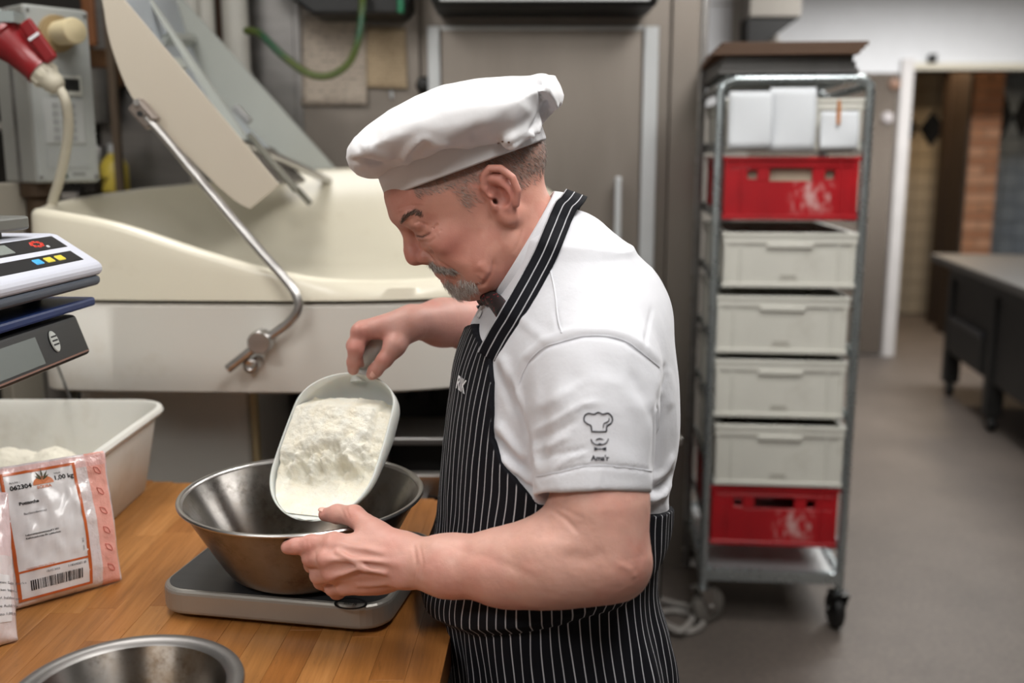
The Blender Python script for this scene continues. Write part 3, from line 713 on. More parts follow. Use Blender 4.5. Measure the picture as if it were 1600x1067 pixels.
# support rod with clevis and clamp knob
pts = [W(228, 182, 2.12), W(262, 220, 2.11), W(330, 302, 2.085), W(400, 385, 2.06), W(440, 430, 2.045), W(461, 458, 2.035), W(466, 482, 2.03), W(452, 503, 2.03), W(430, 520, 2.03), W(405, 538, 2.03), W(356, 576, 2.03)]
rod = MB().tube([rel(p) for p in smoothpath(pts, 6)], 0.0098, 16).build('support_rod', M['steel'], mx)
p = rel(W(226, 178, 2.125)); ax = (pts[1] - pts[0]).normalized()
Mx = Matrix.Translation(p) @ ax.to_track_quat('Z', 'Y').to_matrix().to_4x4()
MB().box((0, 0, 0), (0.026, 0.036, 0.06), Mx).build('clevis', mat('grey brown clevis', '#8d837c', 0.4, 0.6), rod, 0.005)
MB().lathe([(0, 0.0), (0.007, 0), (0.007, 0.06), (0, 0.06)], 14, Matrix.Translation(rel(W(213, 160, 2.11))) @ Matrix.Rotation(R(-90), 4, 'X')).build('clevis_pin', M['steel'], rod)
MB().lathe([(0, 0.0), (0.006, 0), (0.006, 0.003), (0, 0.003)], 14, Matrix.Translation(rel(W(219, 178, 2.10))) @ Matrix.Rotation(R(90), 4, 'X')).build('bolt', M['black'], rod)
k = rel(W(404, 536, 2.01))
MB().lathe([(0, 0), (0.022, 0), (0.0245, -0.003), (0.0245, -0.04), (0.018, -0.043), (0.018, -0.075), (0, -0.075)], 28, Matrix.Translation(k) @ Matrix.Rotation(R(90), 4, 'X')).build('clamp_knob', M['steel'], rod)
k = rel(W(391, 571, 2.035))
MB().lathe([(0.006, 0.0), (0.010, 0.002), (0.0155, 0), (0.0175, -0.003), (0.0175, -0.045), (0, -0.045), (0, -0.012), (0.006, -0.012)], 24, Matrix.Translation(k) @ Matrix.Rotation(R(90), 4, 'X')).build('stop_bolt', M['steel'], rod)
# steel bench behind the table, below the mixer
t = empty('steel_side_bench', (-0.12, 2.2, 0), 0, 'stainless bench in the shadow below the mixer, right of the bowl', 'bench')
MB().bx(-0.24, 0.5, -0.06, 0.12, 0.868, 0.885).build('bench_top', M['steel'], t, 0.003)
for x in (-0.2, 0.42):
    MB().bx(x, x + 0.04, -0.05, -0.01, 0, 0.868).build('leg', M['steel_dark'], t, 0.003)
MB().bx(-0.16, 0.42, -0.045, -0.02, 0.4, 0.44).build('brace', M['steel_dark'], t, 0.003)
MB().bx(-0.22, 0.48, 0.05, 0.06, 0.45, 0.868).build('back_sheet', M['hood'], t)
# ------------------------------------------------------------------ control box on its pipe stand with plug
cb0 = W(46, 200, 2.3); ya = R(50)
bxm = Matrix(((math.cos(ya), -math.sin(ya), 0, 0), (math.sin(ya), math.cos(ya), 0, 0), (0, 0, 1, 0), (0, 0, 0, 1)))
cbx = empty('control_box', (cb0.x, cb0.y, 0), ya, 'grey white electric control box on a pipe beside the mixer', 'control box')
cw, cdp, z0, z1 = 0.155, 0.16, 1.44, 1.835
M['box_grey'] = mat('grey white box enamel', '#93948f', 0.45, var=0.05, vscale=4, dirt='#7f7460', dscale=5, dpos=(0.6, 0.85))
MB().bx(0.006, cw, 0, cdp, z0, z1).build('box_housing', M['box_grey'], cbx, 0.006)
MB().bx(0.008, cw - 0.002, -0.008, -0.0005, z0 + 0.004, z1 - 0.004).build('front_plate', mat('front plate', '#9a9d9b', 0.45, var=0.03), cbx, 0.003)
MB().bx(-0.002, 0.006, 0.07, 0.073, z0 + 0.004, z1 - 0.004).build('side_seam', M['steel_dark'], cbx)
MB().bx(0.045, 0.125, -0.012, -0.008, 1.64, 1.685).build('display_frame', mat('pale frame', '#b9bab4', 0.5), cbx, 0.002)
MB().bx(0.075, 0.118, -0.014, -0.012, 1.65, 1.677).build('display', M['black'], cbx, 0.001)
kp = MB().bx(0.03, 0.125, -0.011, -0.008, 1.53, 1.63).build('keypad', mat('keypad foil', '#a2a4a3', 0.5), cbx, 0.002)
for i in range(3):
    for j in range(5): MB().bx(0.05 + 0.02 * i, 0.064 + 0.02 * i, -0.0125, -0.011, 1.537 + 0.018 * j, 1.549 + 0.018 * j).build('key', mat('key grey', '#8b8d8c', 0.5) if not (i or j) else bpy.data.materials['key grey'], kp)
MB().bx(0.03, 0.127, -0.0095, -0.008, 1.475, 1.52).build('lower_foil', mat('grey foil', '#989b9a', 0.5), cbx)
MB().prism([(0.056, 1.452), (0.063, 1.452), (0.066, 1.458), (0.07, 1.452), (0.077, 1.452), (0.068, 1.475), (0.065, 1.475)], 0.008, 0.0095, Matrix.Rotation(R(90), 4, 'X')).build('maker_mark', mat('dark green print', '#16352a', 0.5), cbx)
MB().bx(0.088, 0.118, -0.0092, -0.008, 1.457, 1.464).build('maker_lettering', mat('grey print', '#7a7d7b', 0.5), cbx)
for x in (0.014, cw - 0.01):
    for z in (z0 + 0.014, z1 - 0.014):
        MB().lathe([(0, 0.003), (0.003, 0.003), (0.004, 0)], 10, Matrix.Translation((x, -0.008, z)) @ Matrix.Rotation(R(90), 4, 'X')).build('screw', M['steel_dark'], cbx)
Mk = Matrix.Translation((0.075, -0.008, 1.775)) @ Matrix.Rotation(R(90), 4, 'X')
kk = MB().lathe([(0, 0.095), (0.010, 0.094), (0.026, 0.09), (0.029, 0.083), (0.027, 0.03), (0.026, 0.012), (0.026, 0)], 28, Mk).build('rotary_knob', mat('aged cream plastic', '#c9bb97', 0.45, var=0.08), cbx)
MB().lathe([(0.026, 0.014), (0.040, 0.013), (0.042, 0.0), (0.026, 0)], 28, Mk).build('knob_collar', mat('brown stained collar', '#8e7a58', 0.5, var=0.2), kk)
MB().lathe([(0.03, z0), (0.03, 0.9)][::-1] + [], 18, Matrix.Translation((0.05, 0.08, 0))).build('stand_pipe', M['steel_dark'], cbx)
MB().lathe([(0.04, 1.3), (0.042, 1.33), (0.034, 1.35), (0.034, 1.40), (0.045, 1.41), (0.045, 1.44)], 18, Matrix.Translation((0.05, 0.08, 0))).build('pipe_union', mat('brown corroded union', '#4b3b2c', 0.5, 0.5), cbx)
MB().bx(-0.05, 0.11, 0.1, 0.16, 0, 1.44).build('stand_plate', mat('grey beige stand', '#8c867a', 0.6), cbx, 0.004)
# red plug hanging in front of the box
a, b = W(-28, 28, 2.18), W(95, 140, 2.18)
ax = (b - a); L = ax.length; Mq = Matrix.Translation(a) @ ax.normalized().to_track_quat('Z', 'Y').to_matrix().to_4x4()
M['red'] = mat('red socket plastic', '#7a0f16', 0.35, var=0.1)
M['plug_white'] = mat('cream plug plastic', '#b9b3a2', 0.45, var=0.06)
pl = empty('power_plug', a, 0, 'red and cream industrial power plug before the control box', 'plug')
pl.matrix_world = Mq
MB().lathe([(0, 0.0), (0.038, 0.0), (0.040, 0.05), (0.038, 0.052), (0, 0.052)], 26).build('socket_body', mat('pale socket', '#b7bcbc', 0.4), pl)
MB().lathe([(0, 0.052), (0.046, 0.052), (0.047, 0.062), (0.041, 0.066), (0.039, 0.082), (0.034, 0.10), (0.031, L * 0.70), (0.033, L * 0.72), (0.033, L * 0.745), (0, L * 0.745)], 26).build('plug_shell', M['red'], pl)
gl = MB().lathe([(0, L * 0.745), (0.029, L * 0.745), (0.028, L * 0.83), (0.023, L * 0.87), (0.024, L * 0.9), (0.018, L * 0.97), (0.01, L), (0, L)], 22).build('cable_gland', M['plug_white'], pl)
for i in range(10):
    an = 2 * PI * i / 10
    MB().box((0.0285 * math.cos(an), 0.0285 * math.sin(an), L * 0.79), (0.004, 0.004, L * 0.08), None).build('grip_rib', M['plug_white'], gl)
fa, fb = W(38, 33, 2.16), W(82, 95, 2.16)
ax2 = (fb - fa); Mf = Matrix.Translation((fa + fb) / 2) @ (ax2.normalized().to_track_quat('X', 'Y').to_matrix().to_4x4())
fl_ = MB().box((0, 0, 0), (ax2.length, 0.030, 0.012), Mq.inverted() @ Mf).build('flap', M['red'], pl, 0.006)
MB().box((-0.01, 0, 0.0075), (0.006, 0.026, 0.001), Mq.inverted() @ Mf).build('flap_mark', M['plaster'], fl_)
g0, g1 = W(-6, 22, 2.17), W(30, 34, 2.17)
MB().box(((g0 + g1) / 2), ((g1 - g0).length, 0.05, 0.022), None).build('wire_bracket', mat('clear grey plastic', '#8f9796', 0.3), None)
gb = bpy.data.objects['wire_bracket']; gb.parent = pl; gb.matrix_parent_inverse = Mq.inverted()
MB().tube([Mq.inverted() @ p for p in smoothpath([W(-28, 28, 2.18), W(-60, 5, 2.2), W(-80, -60, 2.3), W(-80, -200, 2.3)], 6)], 0.016, 12).build('supply_cable', M['black'], pl)
cp = [W(93, 138, 2.18), W(103, 160, 2.18), W(107, 195, 2.2), W(103, 235, 2.22), W(93, 280, 2.24), W(80, 325, 2.26), W(70, 400, 2.28), W(66, 520, 2.2)]
tag(MB().tube(smoothpath(cp, 8), 0.0105, 12).build('plug_cable', M['plug_white']), 'cream cable running down from the red plug behind the mixer', 'cable')
# ------------------------------------------------------------------ shelf behind on the left
def at(px, py, Y): return W(px, py, Y)
sh = empty('steel_shelf', (-1.75, 3.3, 0), 0, 'dark steel shelf with bowls between control box and lid', 'shelf')
Yb = 3.3
zs = [at(160, 190, Yb).z, at(160, 300, Yb).z, at(160, 135, Yb + 0.15).z]
for z in (zs[0], zs[1], 0.9, 0.4):
    MB().bx(-0.1, 0.325, 0, 0.4, z - 0.025, z).build('shelf_board', M['steel'], sh, 0.003)
MB().bx(-0.1, 0.325, 0.1, 0.4, zs[2] - 0.02, zs[2]).build('shelf_board', M['steel_dark'], sh, 0.003)
px_ = at(181, 200, Yb - 0.02).x + 1.75
MB().bx(px_ - 0.012, px_ + 0.012, -0.03, -0.003, 0, CEIL).build('post', mat('brown post', '#5b4c3c', 0.6), sh, 0.003)
MB().bx(-0.1, -0.07, -0.03, 0, 0, CEIL).build('post', bpy.data.materials['brown post'], sh, 0.003)
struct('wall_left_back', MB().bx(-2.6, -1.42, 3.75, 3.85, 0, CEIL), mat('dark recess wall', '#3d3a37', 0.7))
# things on the shelf
bk_ = at(158, 132, 3.45); 
t = MB().lathe([(0, 0), (0.075, 0.0), (0.10, 0.105), (0.103, 0.11), (0.098, 0.112), (0.072, 0.008), (0, 0.008)], 28).build('proofing_basket', mat('wicker brown', '#6a4a2e', 0.7, var=0.3, vscale=30))
t.location = (bk_.x, bk_.y, zs[2] + 0.0005); tag(t, 'brown wicker basket on the upper dark shelf', 'basket')
t = MB().lathe([(0, 0), (0.06, 0.0), (0.085, 0.17), (0.09, 0.172), (0.083, 0.174), (0.056, 0.006), (0, 0.006)], 28).build('steel_pot', M['steel_dark']); p = at(150, 188, 3.42); t.location = (p.x, p.y, zs[0]); tag(t, 'dark steel pot standing on the shelf below the basket', 'pot')
p = at(179, 272, 3.36); t = empty('bottle', (p.x, p.y, zs[1]), 0, 'yellow plastic bottle with pale cap on the shelf', 'bottle')
MB().lathe([(0, 0), (0.042, 0), (0.045, 0.01), (0.045, 0.085), (0.03, 0.11), (0.018, 0.118), (0.018, 0.125), (0, 0.125)], 24).build('bottle_body', mat('yellow liquid bottle', '#d6bf4e', 0.35), t)
MB().lathe([(0, 0.125), (0.017, 0.125), (0.016, 0.155), (0, 0.156)], 18).build('cap', M['alu'], t)
for i, (px, py, r, h) in enumerate(((150, 292, 0.075, 0.045), (128, 297, 0.08, 0.05))):
    p = at(px, py, 3.36 if i == 0 else 3.4)
    t = MB().lathe([(0, 0), (r * 0.55, 0), (r, h), (r + 0.006, h + 0.002), (r, h + 0.004), (r * 0.5, 0.005), (0, 0.005)], 32).build('mixing_bowl', M['steel']); t.location = (p.x - (0.12 if i else 0), p.y, zs[1])
    tag(t, ['shiny small steel bowl left of the yellow bottle', 'shiny steel bowl at the left end of the shelf behind the control box'][i], 'bowl', 'steel bowls on the shelf')
p = at(127, 30, 3.2); t = tag(MB().bx(-0.02, 0.02, -0.012, 0.012, -0.075, 0.12).build('wooden_paddle', mat('orange brown wood', '#7c4b25', 0.6, var=0.2), None, 0.008, 3), 'orange brown wooden paddle hanging above the shelf', 'paddle'); t.location = (p.x, 3.26, p.z)
MB().tube([(0, 0.0, 0.11), (0.0, 0.02, 0.14), (0, 0.05, 0.15)], 0.003, 8).build('hanging_hook', M['steel'], t)
p = at(140, 240, 3.4); t = MB().lathe([(0, 0), (0.03, 0), (0.032, 0.13), (0.026, 0.15), (0, 0.151)], 20).build('steel_shaker', M['steel']); t.location = (p.x, p.y + 0.05, zs[1]); tag(t, 'tall steel shaker between bowl and control box', 'shaker')
# ------------------------------------------------------------------ butcher block table
TZ = 0.84
tb = empty('work_table', (-0.55, 1.3, 0), 0, 'oiled butcher block work table the baker stands at', 'table')
def stave_mat(i, a, b):
    t = NT('oiled beech stave %d' % i); tc = t.n('ShaderNodeTexCoord'); oi = t.n('ShaderNodeObjectInfo')
    ad = t.n('ShaderNodeVectorMath'); ad.operation = 'ADD'; t.l(tc.outputs['Object'], ad.inputs[0])
    sc = t.n('ShaderNodeVectorMath'); sc.operation = 'SCALE'; sc.inputs['Scale'].default_value = 9.0; t.l(oi.outputs['Random'], sc.inputs[0]) if False else None
    cmb = t.n('ShaderNodeCombineXYZ'); r = t.math('MULTIPLY', oi.outputs['Random'], 37.0); t.l(r, cmb.inputs[0]); t.l(r, cmb.inputs[1]); t.l(cmb.outputs[0], ad.inputs[1])
    mp = t.n('ShaderNodeMapping'); mp.inputs['Scale'].default_value = (1, 0.06, 1); t.l(ad.outputs[0], mp.inputs['Vector'])
    g = t.noise(mp.outputs[0], 90, 5, 0.65); big = t.noise(ad.outputs[0], 7, 4)
    mp2 = t.n('ShaderNodeMapping'); mp2.inputs['Scale'].default_value = (1, 0.18, 1); t.l(ad.outputs[0], mp2.inputs['Vector'])
    fl = t.noise(mp2.outputs[0], 160, 3, 0.6)
    c = t.ramp(g, [(0.25, tuple(x * 0.62 for x in a)), (0.5, a), (0.8, b)])
    c = t.mix(t.math('MULTIPLY', oi.outputs['Random'], 0.45), c, tuple(x * 0.78 for x in a))
    c = t.mix(t.ramp(fl, [(0.62, (0, 0, 0)), (0.74, (0.5, 0.5, 0.5))]), c, tuple(x * 0.5 for x in a))
    c = t.mix(t.ramp(big, [(0.6, (0, 0, 0)), (0.85, (0.5, 0.5, 0.5))]), c, srgb('#5e371a'))
    t.base(c); t.l(t.ramp(g, [(0.2, (0.42,) * 3), (0.8, (0.33,) * 3)]), t.b.inputs['Roughness']); t.inp('Specular IOR Level', 0.45); t.bump(g, 0.08, 0.001); return t.m
staves = [stave_mat(0, srgb('#a46c37'), srgb('#b87f49')), stave_mat(1, srgb('#9c6431'), srgb('#b27843')), stave_mat(2, srgb('#aa743f'), srgb('#c08b56'))]
ya = R(-2.6)   # boards run away from the camera, slightly to the right
top = MB().bx(-0.74, 0.455, -0.8, 0.53, TZ - 0.055, TZ - 0.012)
cr, sr = math.cos(ya), math.sin(ya)
sm = {}
random.seed(21)
core = MB()
# right edge of the table through (-0.092, 1.17); back edge through (-0.70,1.96) and (-0.17,1.86)
def back_y(x): return 1.86 - (x + 0.17) * 0.19
sw = 0.046; nst = 0
for i in range(28):
    xr = -0.092 - i * sw; y = 0.55 - random.uniform(0, 0.35); yend = back_y(xr - sw / 2)
    while y < yend - 0.02:
        L = random.uniform(0.26, 0.5); y1 = min(y + L, yend)
        if yend - y1 < 0.09: y1 = yend
        off = lambda yy: (yy - 1.17) * math.tan(-ya)
        g = 0.00012
        vs = []
        for z in (TZ - 0.05, TZ + random.uniform(-0.0003, 0.0)):
            vs += [(xr - sw + g + off(y), y + g, z), (xr - g + off(y), y + g, z), (xr - g + off(y1), y1 - g, z), (xr - sw + g + off(y1), y1 - g, z)]
        o = MB().add([Vector(v) - Vector((-0.55, 1.3, 0)) for v in vs], [(3, 2, 1, 0), (4, 5, 6, 7), (0, 1, 5, 4), (1, 2, 6, 5), (2, 3, 7, 6), (3, 0, 4, 7)]).build('stave', staves[random.randrange(3)], tb, 0.0003, 1)
        nst += 1; y = y1
for (x, y) in ((0.36, -0.55), (0.38, 0.42), (-0.7, -0.55), (-0.7, 0.5)):
    MB().bx(x - 0.03, x + 0.03, y - 0.03, y + 0.03, 0, TZ - 0.05).build('leg', M['steel'], tb, 0.003)
MB().bx(-0.7, 0.37, -0.56, -0.52, TZ - 0.11, TZ - 0.05).bx(-0.7, 0.38, 0.42, 0.46, TZ - 0.11, TZ - 0.05).build('under_frame', M['steel'], tb, 0.003)
# steel strip behind the table
MB().bx(0.1, 0.52, 0.63, 0.66, 0.82, 0.868).build('back_rail', M['steel'], tb, 0.004)
MB().bx(0.1, 0.14, 0.5, 0.64, 0.79, 0.83).bx(0.34, 0.38, 0.45, 0.64, 0.79, 0.83).build('rail_bracket', M['steel_dark'], tb)
# ------------------------------------------------------------------ platform scale and steel bowl
M['scale_top'] = mat('grey brushed platform', '#525355', 0.42, 0.75, var=0.06, vscale=4, stretch=(1, 20, 1), rvar=0.1)
M['scale_side'] = mat('grey scale rim', '#98958f', 0.38, 0.55, var=0.05)
fl_, fr_ = Wz(246, 966, TZ), Wz(596, 998, TZ)
yaw = math.atan2(fr_.y - fl_.y, fr_.x - fl_.x); sw_ = (fr_ - fl_).length + 0.01; sd = 0.29
u = Vector((math.cos(yaw), math.sin(yaw), 0)); v = Vector((-math.sin(yaw), math.cos(yaw), 0))
sc_ = fl_ + u * (sw_ / 2 - 0.005) + v * (sd / 2)
SH = 0.046
ps = empty('platform_scale', (sc_.x, sc_.y, TZ), yaw, 'flat grey steel platform scale under the big bowl', 'scale')
rr = rrect(sw_, sd, 0.045, 8)
MB().prism(rr, 0.008, SH).build('platform', M['scale_side'], ps, 0.007, 3)
MB().prism(rrect(sw_ - 0.014, sd - 0.014, 0.04, 8), SH - 0.004, SH + 0.0006).build('top_sheet', M['scale_top'], ps)
for sx in (-1, 1):
    for sy in (-1, 1):
        MB().lathe([(0, 0), (0.014, 0), (0.016, 0.004), (0.016, 0.01), (0, 0.01)], 16, Matrix.Translation((sx * (sw_ / 2 - 0.04), sy * (sd / 2 - 0.035), 0))).build('foot', M['black'], ps)
bp = ps.matrix_world.inverted() if False else None
q = Wz(548, 944, TZ + SH); dq = q - sc_; lx, ly = dq.dot(u), dq.dot(v)
MB().lathe([(0.017, 0), (0.0195, 0), (0.0195, 0.0012), (0.017, 0.0012)], 32, Matrix.Translation((lx, ly, SH + 0.0005)) @ Matrix.Diagonal((1.2, 0.9, 1, 1)), True).build('button_ring', mat('black print', '#1a1a1c', 0.5), ps)
vs, fs = text_mesh('PCR', 0.011, 'CENTER')
MB().add(vs, fs, False, Matrix.Translation((lx, ly - 0.004, SH + 0.0012))).build('button_lettering', mat('grey button print', '#333334', 0.5), ps, nrm=False)
def bowl_mat(name, tarn=0.6):
    t = NT(name); v = t.coord('Object'); 
    n = t.noise(v, 12, 6, 0.7); n2 = t.noise(v, 60, 4, 0.7)
    sp = t.n('ShaderNodeSeparateXYZ'); t.l(v, sp.inputs[0])
    c = t.ramp(n, [(0.3, (0.20, 0.188, 0.176)), (0.7, (0.27, 0.255, 0.24))])
    f = t.math('MULTIPLY', t.ramp(n, [(0.45, (0, 0, 0)), (0.6, (1, 1, 1))]), t.ramp(n2, [(0.4, (0, 0, 0)), (0.62, (1, 1, 1))]))
    c = t.mix(t.math('MULTIPLY', f, tarn), c, (0.05, 0.040, 0.032)); n3 = t.noise(v, 7, 5, 0.6); c = t.mix(t.ramp(n3, [(0.45, (0, 0, 0)), (0.65, (0.7, 0.7, 0.7))]), c, (0.17, 0.115, 0.07)); t.base(c)  # brown patches: burnt stains plus reflected wood put into the colour
    t.inp('Metallic', 1.0); t.l(t.math('MULTIPLY_ADD', n2, 0.08, 0.26), t.b.inputs['Roughness']); t.inp('Anisotropic', 0.9); t.inp('Anisotropic Rotation', 0.25); tg = t.n('ShaderNodeTangent', direction_type='RADIAL', axis='Z'); t.l(tg.outputs[0], t.b.inputs['Tangent']); return t.m
M['bowl'] = bowl_mat('worn steel bowl')
BC = Vector((-0.312, 1.418, TZ + SH + 0.001)); BR, BH = 0.1775, 0.122
prof = [(0, 0.0), (0.085, 0.0), (0.098, 0.004), (0.112, 0.013), (0.122, 0.028), (BR - 0.006, BH - 0.006), (BR - 0.004, BH - 0.002)]
prof += [(BR - 0.001, BH - 0.003), (BR + 0.0022, BH - 0.0015), (BR + 0.0028, BH + 0.0005), (BR + 0.0012, BH + 0.0025), (BR - 0.002, BH + 0.0028), (BR - 0.0052, BH + 0.001), (BR - 0.0068, BH - 0.003)]
prof += [(0.1205, 0.029), (0.111, 0.0145), (0.098, 0.006), (0.085, 0.002), (0, 0.002)]
sb = empty('steel_bowl', BC, 0, 'big worn steel bowl on the scale, held by the baker', 'bowl')
MB().lathe(prof[:7] + prof[13:], 96, None).build('bowl_wall', M['bowl'], sb, sharp=60)
MB().lathe(prof[6:14], 96, None, True).build('rolled_rim', M['steel'], sb)
# a little flour already in the bowl
fvs, ffs = [], []
for j in range(9):
    for k in range(40):
        a = 2 * PI * k / 40; r = 0.1 * j / 8
        fvs.append((r * math.cos(a), r * math.sin(a), 0.0022 + 0.02 * (1 - (j / 8) ** 2) + random.uniform(-0.001, 0.001)))
for j in range(8):
    for k in range(40): ffs.append((j * 40 + k, j * 40 + (k + 1) % 40, (j + 1) * 40 + (k + 1) % 40, (j + 1) * 40 + k))
# second bowl at the front edge
B2 = Wz(203, 1085, TZ); b2c = Vector((-0.414, 0.985, TZ))
b2 = empty('front_bowl', b2c, 0, 'dark worn steel bowl cut off by the bottom of the picture', 'bowl')
r2, h2 = 0.1215, 0.10
MB().lathe([(0, 0), (0.06, 0), (0.075, 0.006), (0.088, 0.025), (r2 - 0.016, h2 - 0.004), (r2 - 0.018, h2 - 0.006), (0.086, 0.027), (0.074, 0.008), (0.06, 0.002), (0, 0.002)], 96).build('bowl_wall', bowl_mat('dark worn bowl', 0.85), b2, sharp=60)
MB().lathe([(r2 - 0.0185, h2 - 0.006), (r2 - 0.014, h2 - 0.001), (r2 - 0.006, h2 + 0.0005), (r2, h2 - 0.001), (r2 + 0.001, h2 - 0.004), (r2 - 0.003, h2 - 0.005), (r2 - 0.014, h2 - 0.006)], 96, None, True).build('flat_rim', M['steel_dark'], b2)
# ------------------------------------------------------------------ white flour tub
tub = empty('flour_tub', (-1.0, 1.735, TZ), 0, 'white plastic tub of flour at the back of the table', 'tub')
TH = 0.172
def rr3(w, d, r, z): return [Vector((x, y, z)) for x, y in rrect(w, d, r, 8)]
M['tub'] = mat('white tub plastic', '#d3d2cc', 0.45, var=0.04, dirt='#b3ada0', dscale=6, dpos=(0.58, 0.9), sss=0.05)
w1, d1_, w0, d0_ = 0.60, 0.485, 0.535, 0.43
rings = [rr3(w0 - 0.02, d0_ - 0.02, 0.05, 0.0), rr3(w0, d0_, 0.055, 0.006), rr3(w1 - 0.01, d1_ - 0.01, 0.07, TH - 0.012), rr3(w1 - 0.01, d1_ - 0.01, 0.07, TH - 0.004)]
rings += [rr3(w1 + 0.012, d1_ + 0.012, 0.08, TH - 0.012), rr3(w1 + 0.018, d1_ + 0.018, 0.082, TH - 0.006), rr3(w1 + 0.012, d1_ + 0.012, 0.08, TH), rr3(w1 - 0.006, d1_ - 0.006, 0.072, TH + 0.001), rr3(w1 - 0.014, d1_ - 0.014, 0.07, TH - 0.006)]
rings += [rr3(w0 - 0.006, d0_ - 0.006, 0.053, 0.01), rr3(w0 - 0.03, d0_ - 0.03, 0.045, 0.005)]
vs, fs = loft(rings); MB().add(vs, fs, True).build('tub_shell', M['tub'], tub, sharp=50)
M['flour'] = mat('flour', '#e4dfd0', 0.95, var=0.03, vscale=30, bump=0.5, bscale=160, bdist=0.003)
def heap(name, f, x0, x1, y0, y1, n, m, rot=None):
    vs, fs = [], []
    for j in range(n + 1):
        for i in range(n + 1):
            x, y = x0 + (x1 - x0) * i / n, y0 + (y1 - y0) * j / n; vs.append((x, y, f(x, y)))
    for j in range(n):
        for i in range(n): fs.append((j * (n + 1) + i, j * (n + 1) + i + 1, (j + 1) * (n + 1) + i + 1, (j + 1) * (n + 1) + i))
    return MB().add(vs, fs, True).build(name, m, nrm=False, sharp=180)
from mathutils import noise as mnoise
def fbm(x, y, z=0.0, o=4):
    return mnoise.fractal(Vector((x, y, z)), 1.0, 2.0, o)
def tubflour(x, y):
    b = 0.012 + 0.112 * math.exp(-((x - 0.06) / 0.085) ** 2 - ((y - 0.05) / 0.12) ** 2) + 0.085 * math.exp(-((x - 0.165) / 0.05) ** 2 - ((y - 0.05) / 0.10) ** 2) + 0.04 * math.exp(-((x + 0.15) / 0.1) ** 2 - ((y) / 0.12) ** 2)
    return b + 0.008 * fbm(x * 18, y * 18) + 0.004 * fbm(x * 60, y * 60, 3)
o = heap('flour_heap', tubflour, -0.24, 0.24, -0.19, 0.19, 80, M['flour']); o.location = (-1.0, 1.735, TZ); tag(o, 'heap of cream coloured flour inside the white tub', 'flour', None, 'stuff')
# ------------------------------------------------------------------ printed bag of powder
def bag_surface(quad, bulge, seed):
    TL, TR, BR_, BL = quad
    def S(u, v, side=1, lift=0.0):   # u 0..1 left to right, v 0..1 bottom to top
        p = (BL * (1 - u) + BR_ * u) * (1 - v) + (TL * (1 - u) + TR * u) * v
        nn = (BR_ - BL).cross(TL - BL).normalized()
        b = max(0.0, math.sin(PI * min(max(u, 0), 1))) ** 0.55 * max(0.0, math.sin(PI * min(max(v, 0), 1) ** 0.8)) ** 0.55
        top = 1 - 0.55 * v ** 2
        wr = 0.0035 * fbm(u * 5 + seed, v * 5) + 0.002 * fbm(u * 14 + seed, v * 9, 2)
        edge = 0.007 * fbm(u * 3 + seed * 2, v * 3, 7)
        q = p + nn * (side * (bulge * b * top + 0.0015) + wr * (0.4 + b) + edge * (1 - b) + lift * side)
        q.z = max(q.z, TZ + 0.0012); return q
    return S
def bag_mesh(S, m, n=44, parent=None, name='bag_film'):
    vs, fs = [], []
    for side in (1, -1):
        o = len(vs)
        for j in range(n + 1):
            for i in range(n + 1): vs.append(S(i / n, j / n, side))
        for j in range(n):
            for i in range(n):
                f = (o + j * (n + 1) + i, o + j * (n + 1) + i + 1, o + (j + 1) * (n + 1) + i + 1, o + (j + 1) * (n + 1) + i)
                fs.append(f if side > 0 else f[::-1])
    # close the side seams
    E = (n + 1) * (n + 1)
    rim = [j * (n + 1) for j in range(n + 1)] + [n * (n + 1) + i for i in range(1, n + 1)] + [j * (n + 1) + n for j in range(n - 1, -1, -1)] + [i for i in range(n - 1, 0, -1)]
    for k in range(len(rim)):
        a, b = rim[k], rim[(k + 1) % len(rim)]; fs.append((a, b, b + E, a + E))
    o = MB().add(vs, fs, True).build(name, m, parent, nrm=True, sharp=180)
    uv = o.data.attributes.new('bag_uv', 'FLOAT2', 'POINT')
    return o
def bag_attr(o, S, n=44):
    """store the film's own u, v on each vertex so the print follows the film"""
    from mathutils.kdtree import KDTree
    kd = KDTree((n + 1) ** 2 * 2); uvs = []
    for side in (1, -1):
        for j in range(n + 1):
            for i in range(n + 1): kd.insert(S(i / n, j / n, side), len(uvs)); uvs.append((i / n, j / n))
    kd.balance(); a = o.data.attributes['bag_uv']
    for k, v in enumerate(o.data.vertices): a.data[k].vector = uvs[kd.find(v.co)[1]]
def film_mat(name, pinks):
    t = NT(name); at_ = t.n('ShaderNodeAttribute'); at_.attribute_name = 'bag_uv'
    sp = t.n('ShaderNodeSeparateXYZ'); t.l(at_.outputs['Vector'], sp.inputs[0]); u, v = sp.outputs[0], sp.outputs[1]
    nz = t.noise(at_.outputs['Vector'], 3.5, 3)
    c = t.mix(t.ramp(nz, [(0.35, (0, 0, 0)), (0.7, (1, 1, 1))]), srgb('#e7dcdc'), srgb('#dccfd2'))
    for (ax, a, b, col, k) in pinks:
        w = u if ax == 'u' else v
        f = t.math('MULTIPLY', t.math('GREATER_THAN', w, a), t.math('LESS_THAN', w, b))
        c = t.mix(t.math('MULTIPLY', f, k), c, srgb(col))
    t.base(c); t.inp('Roughness', 0.22); t.inp('Coat Weight', 0.8); t.inp('Coat Roughness', 0.08)
    t.inp('Subsurface Weight', 0.15); t.inp('Subsurface Radius', (0.01, 0.006, 0.006))
    b = t.noise(at_.outputs['Vector'], 9, 4); t.bump(b, 0.35, 0.01); return t.m
quad = (W(-22, 734, 1.435), W(163, 704, 1.505), Wz(190, 906, TZ + 0.003), Wz(12, 955, TZ + 0.003))
Sb = bag_surface(quad, 0.03, 1.0)
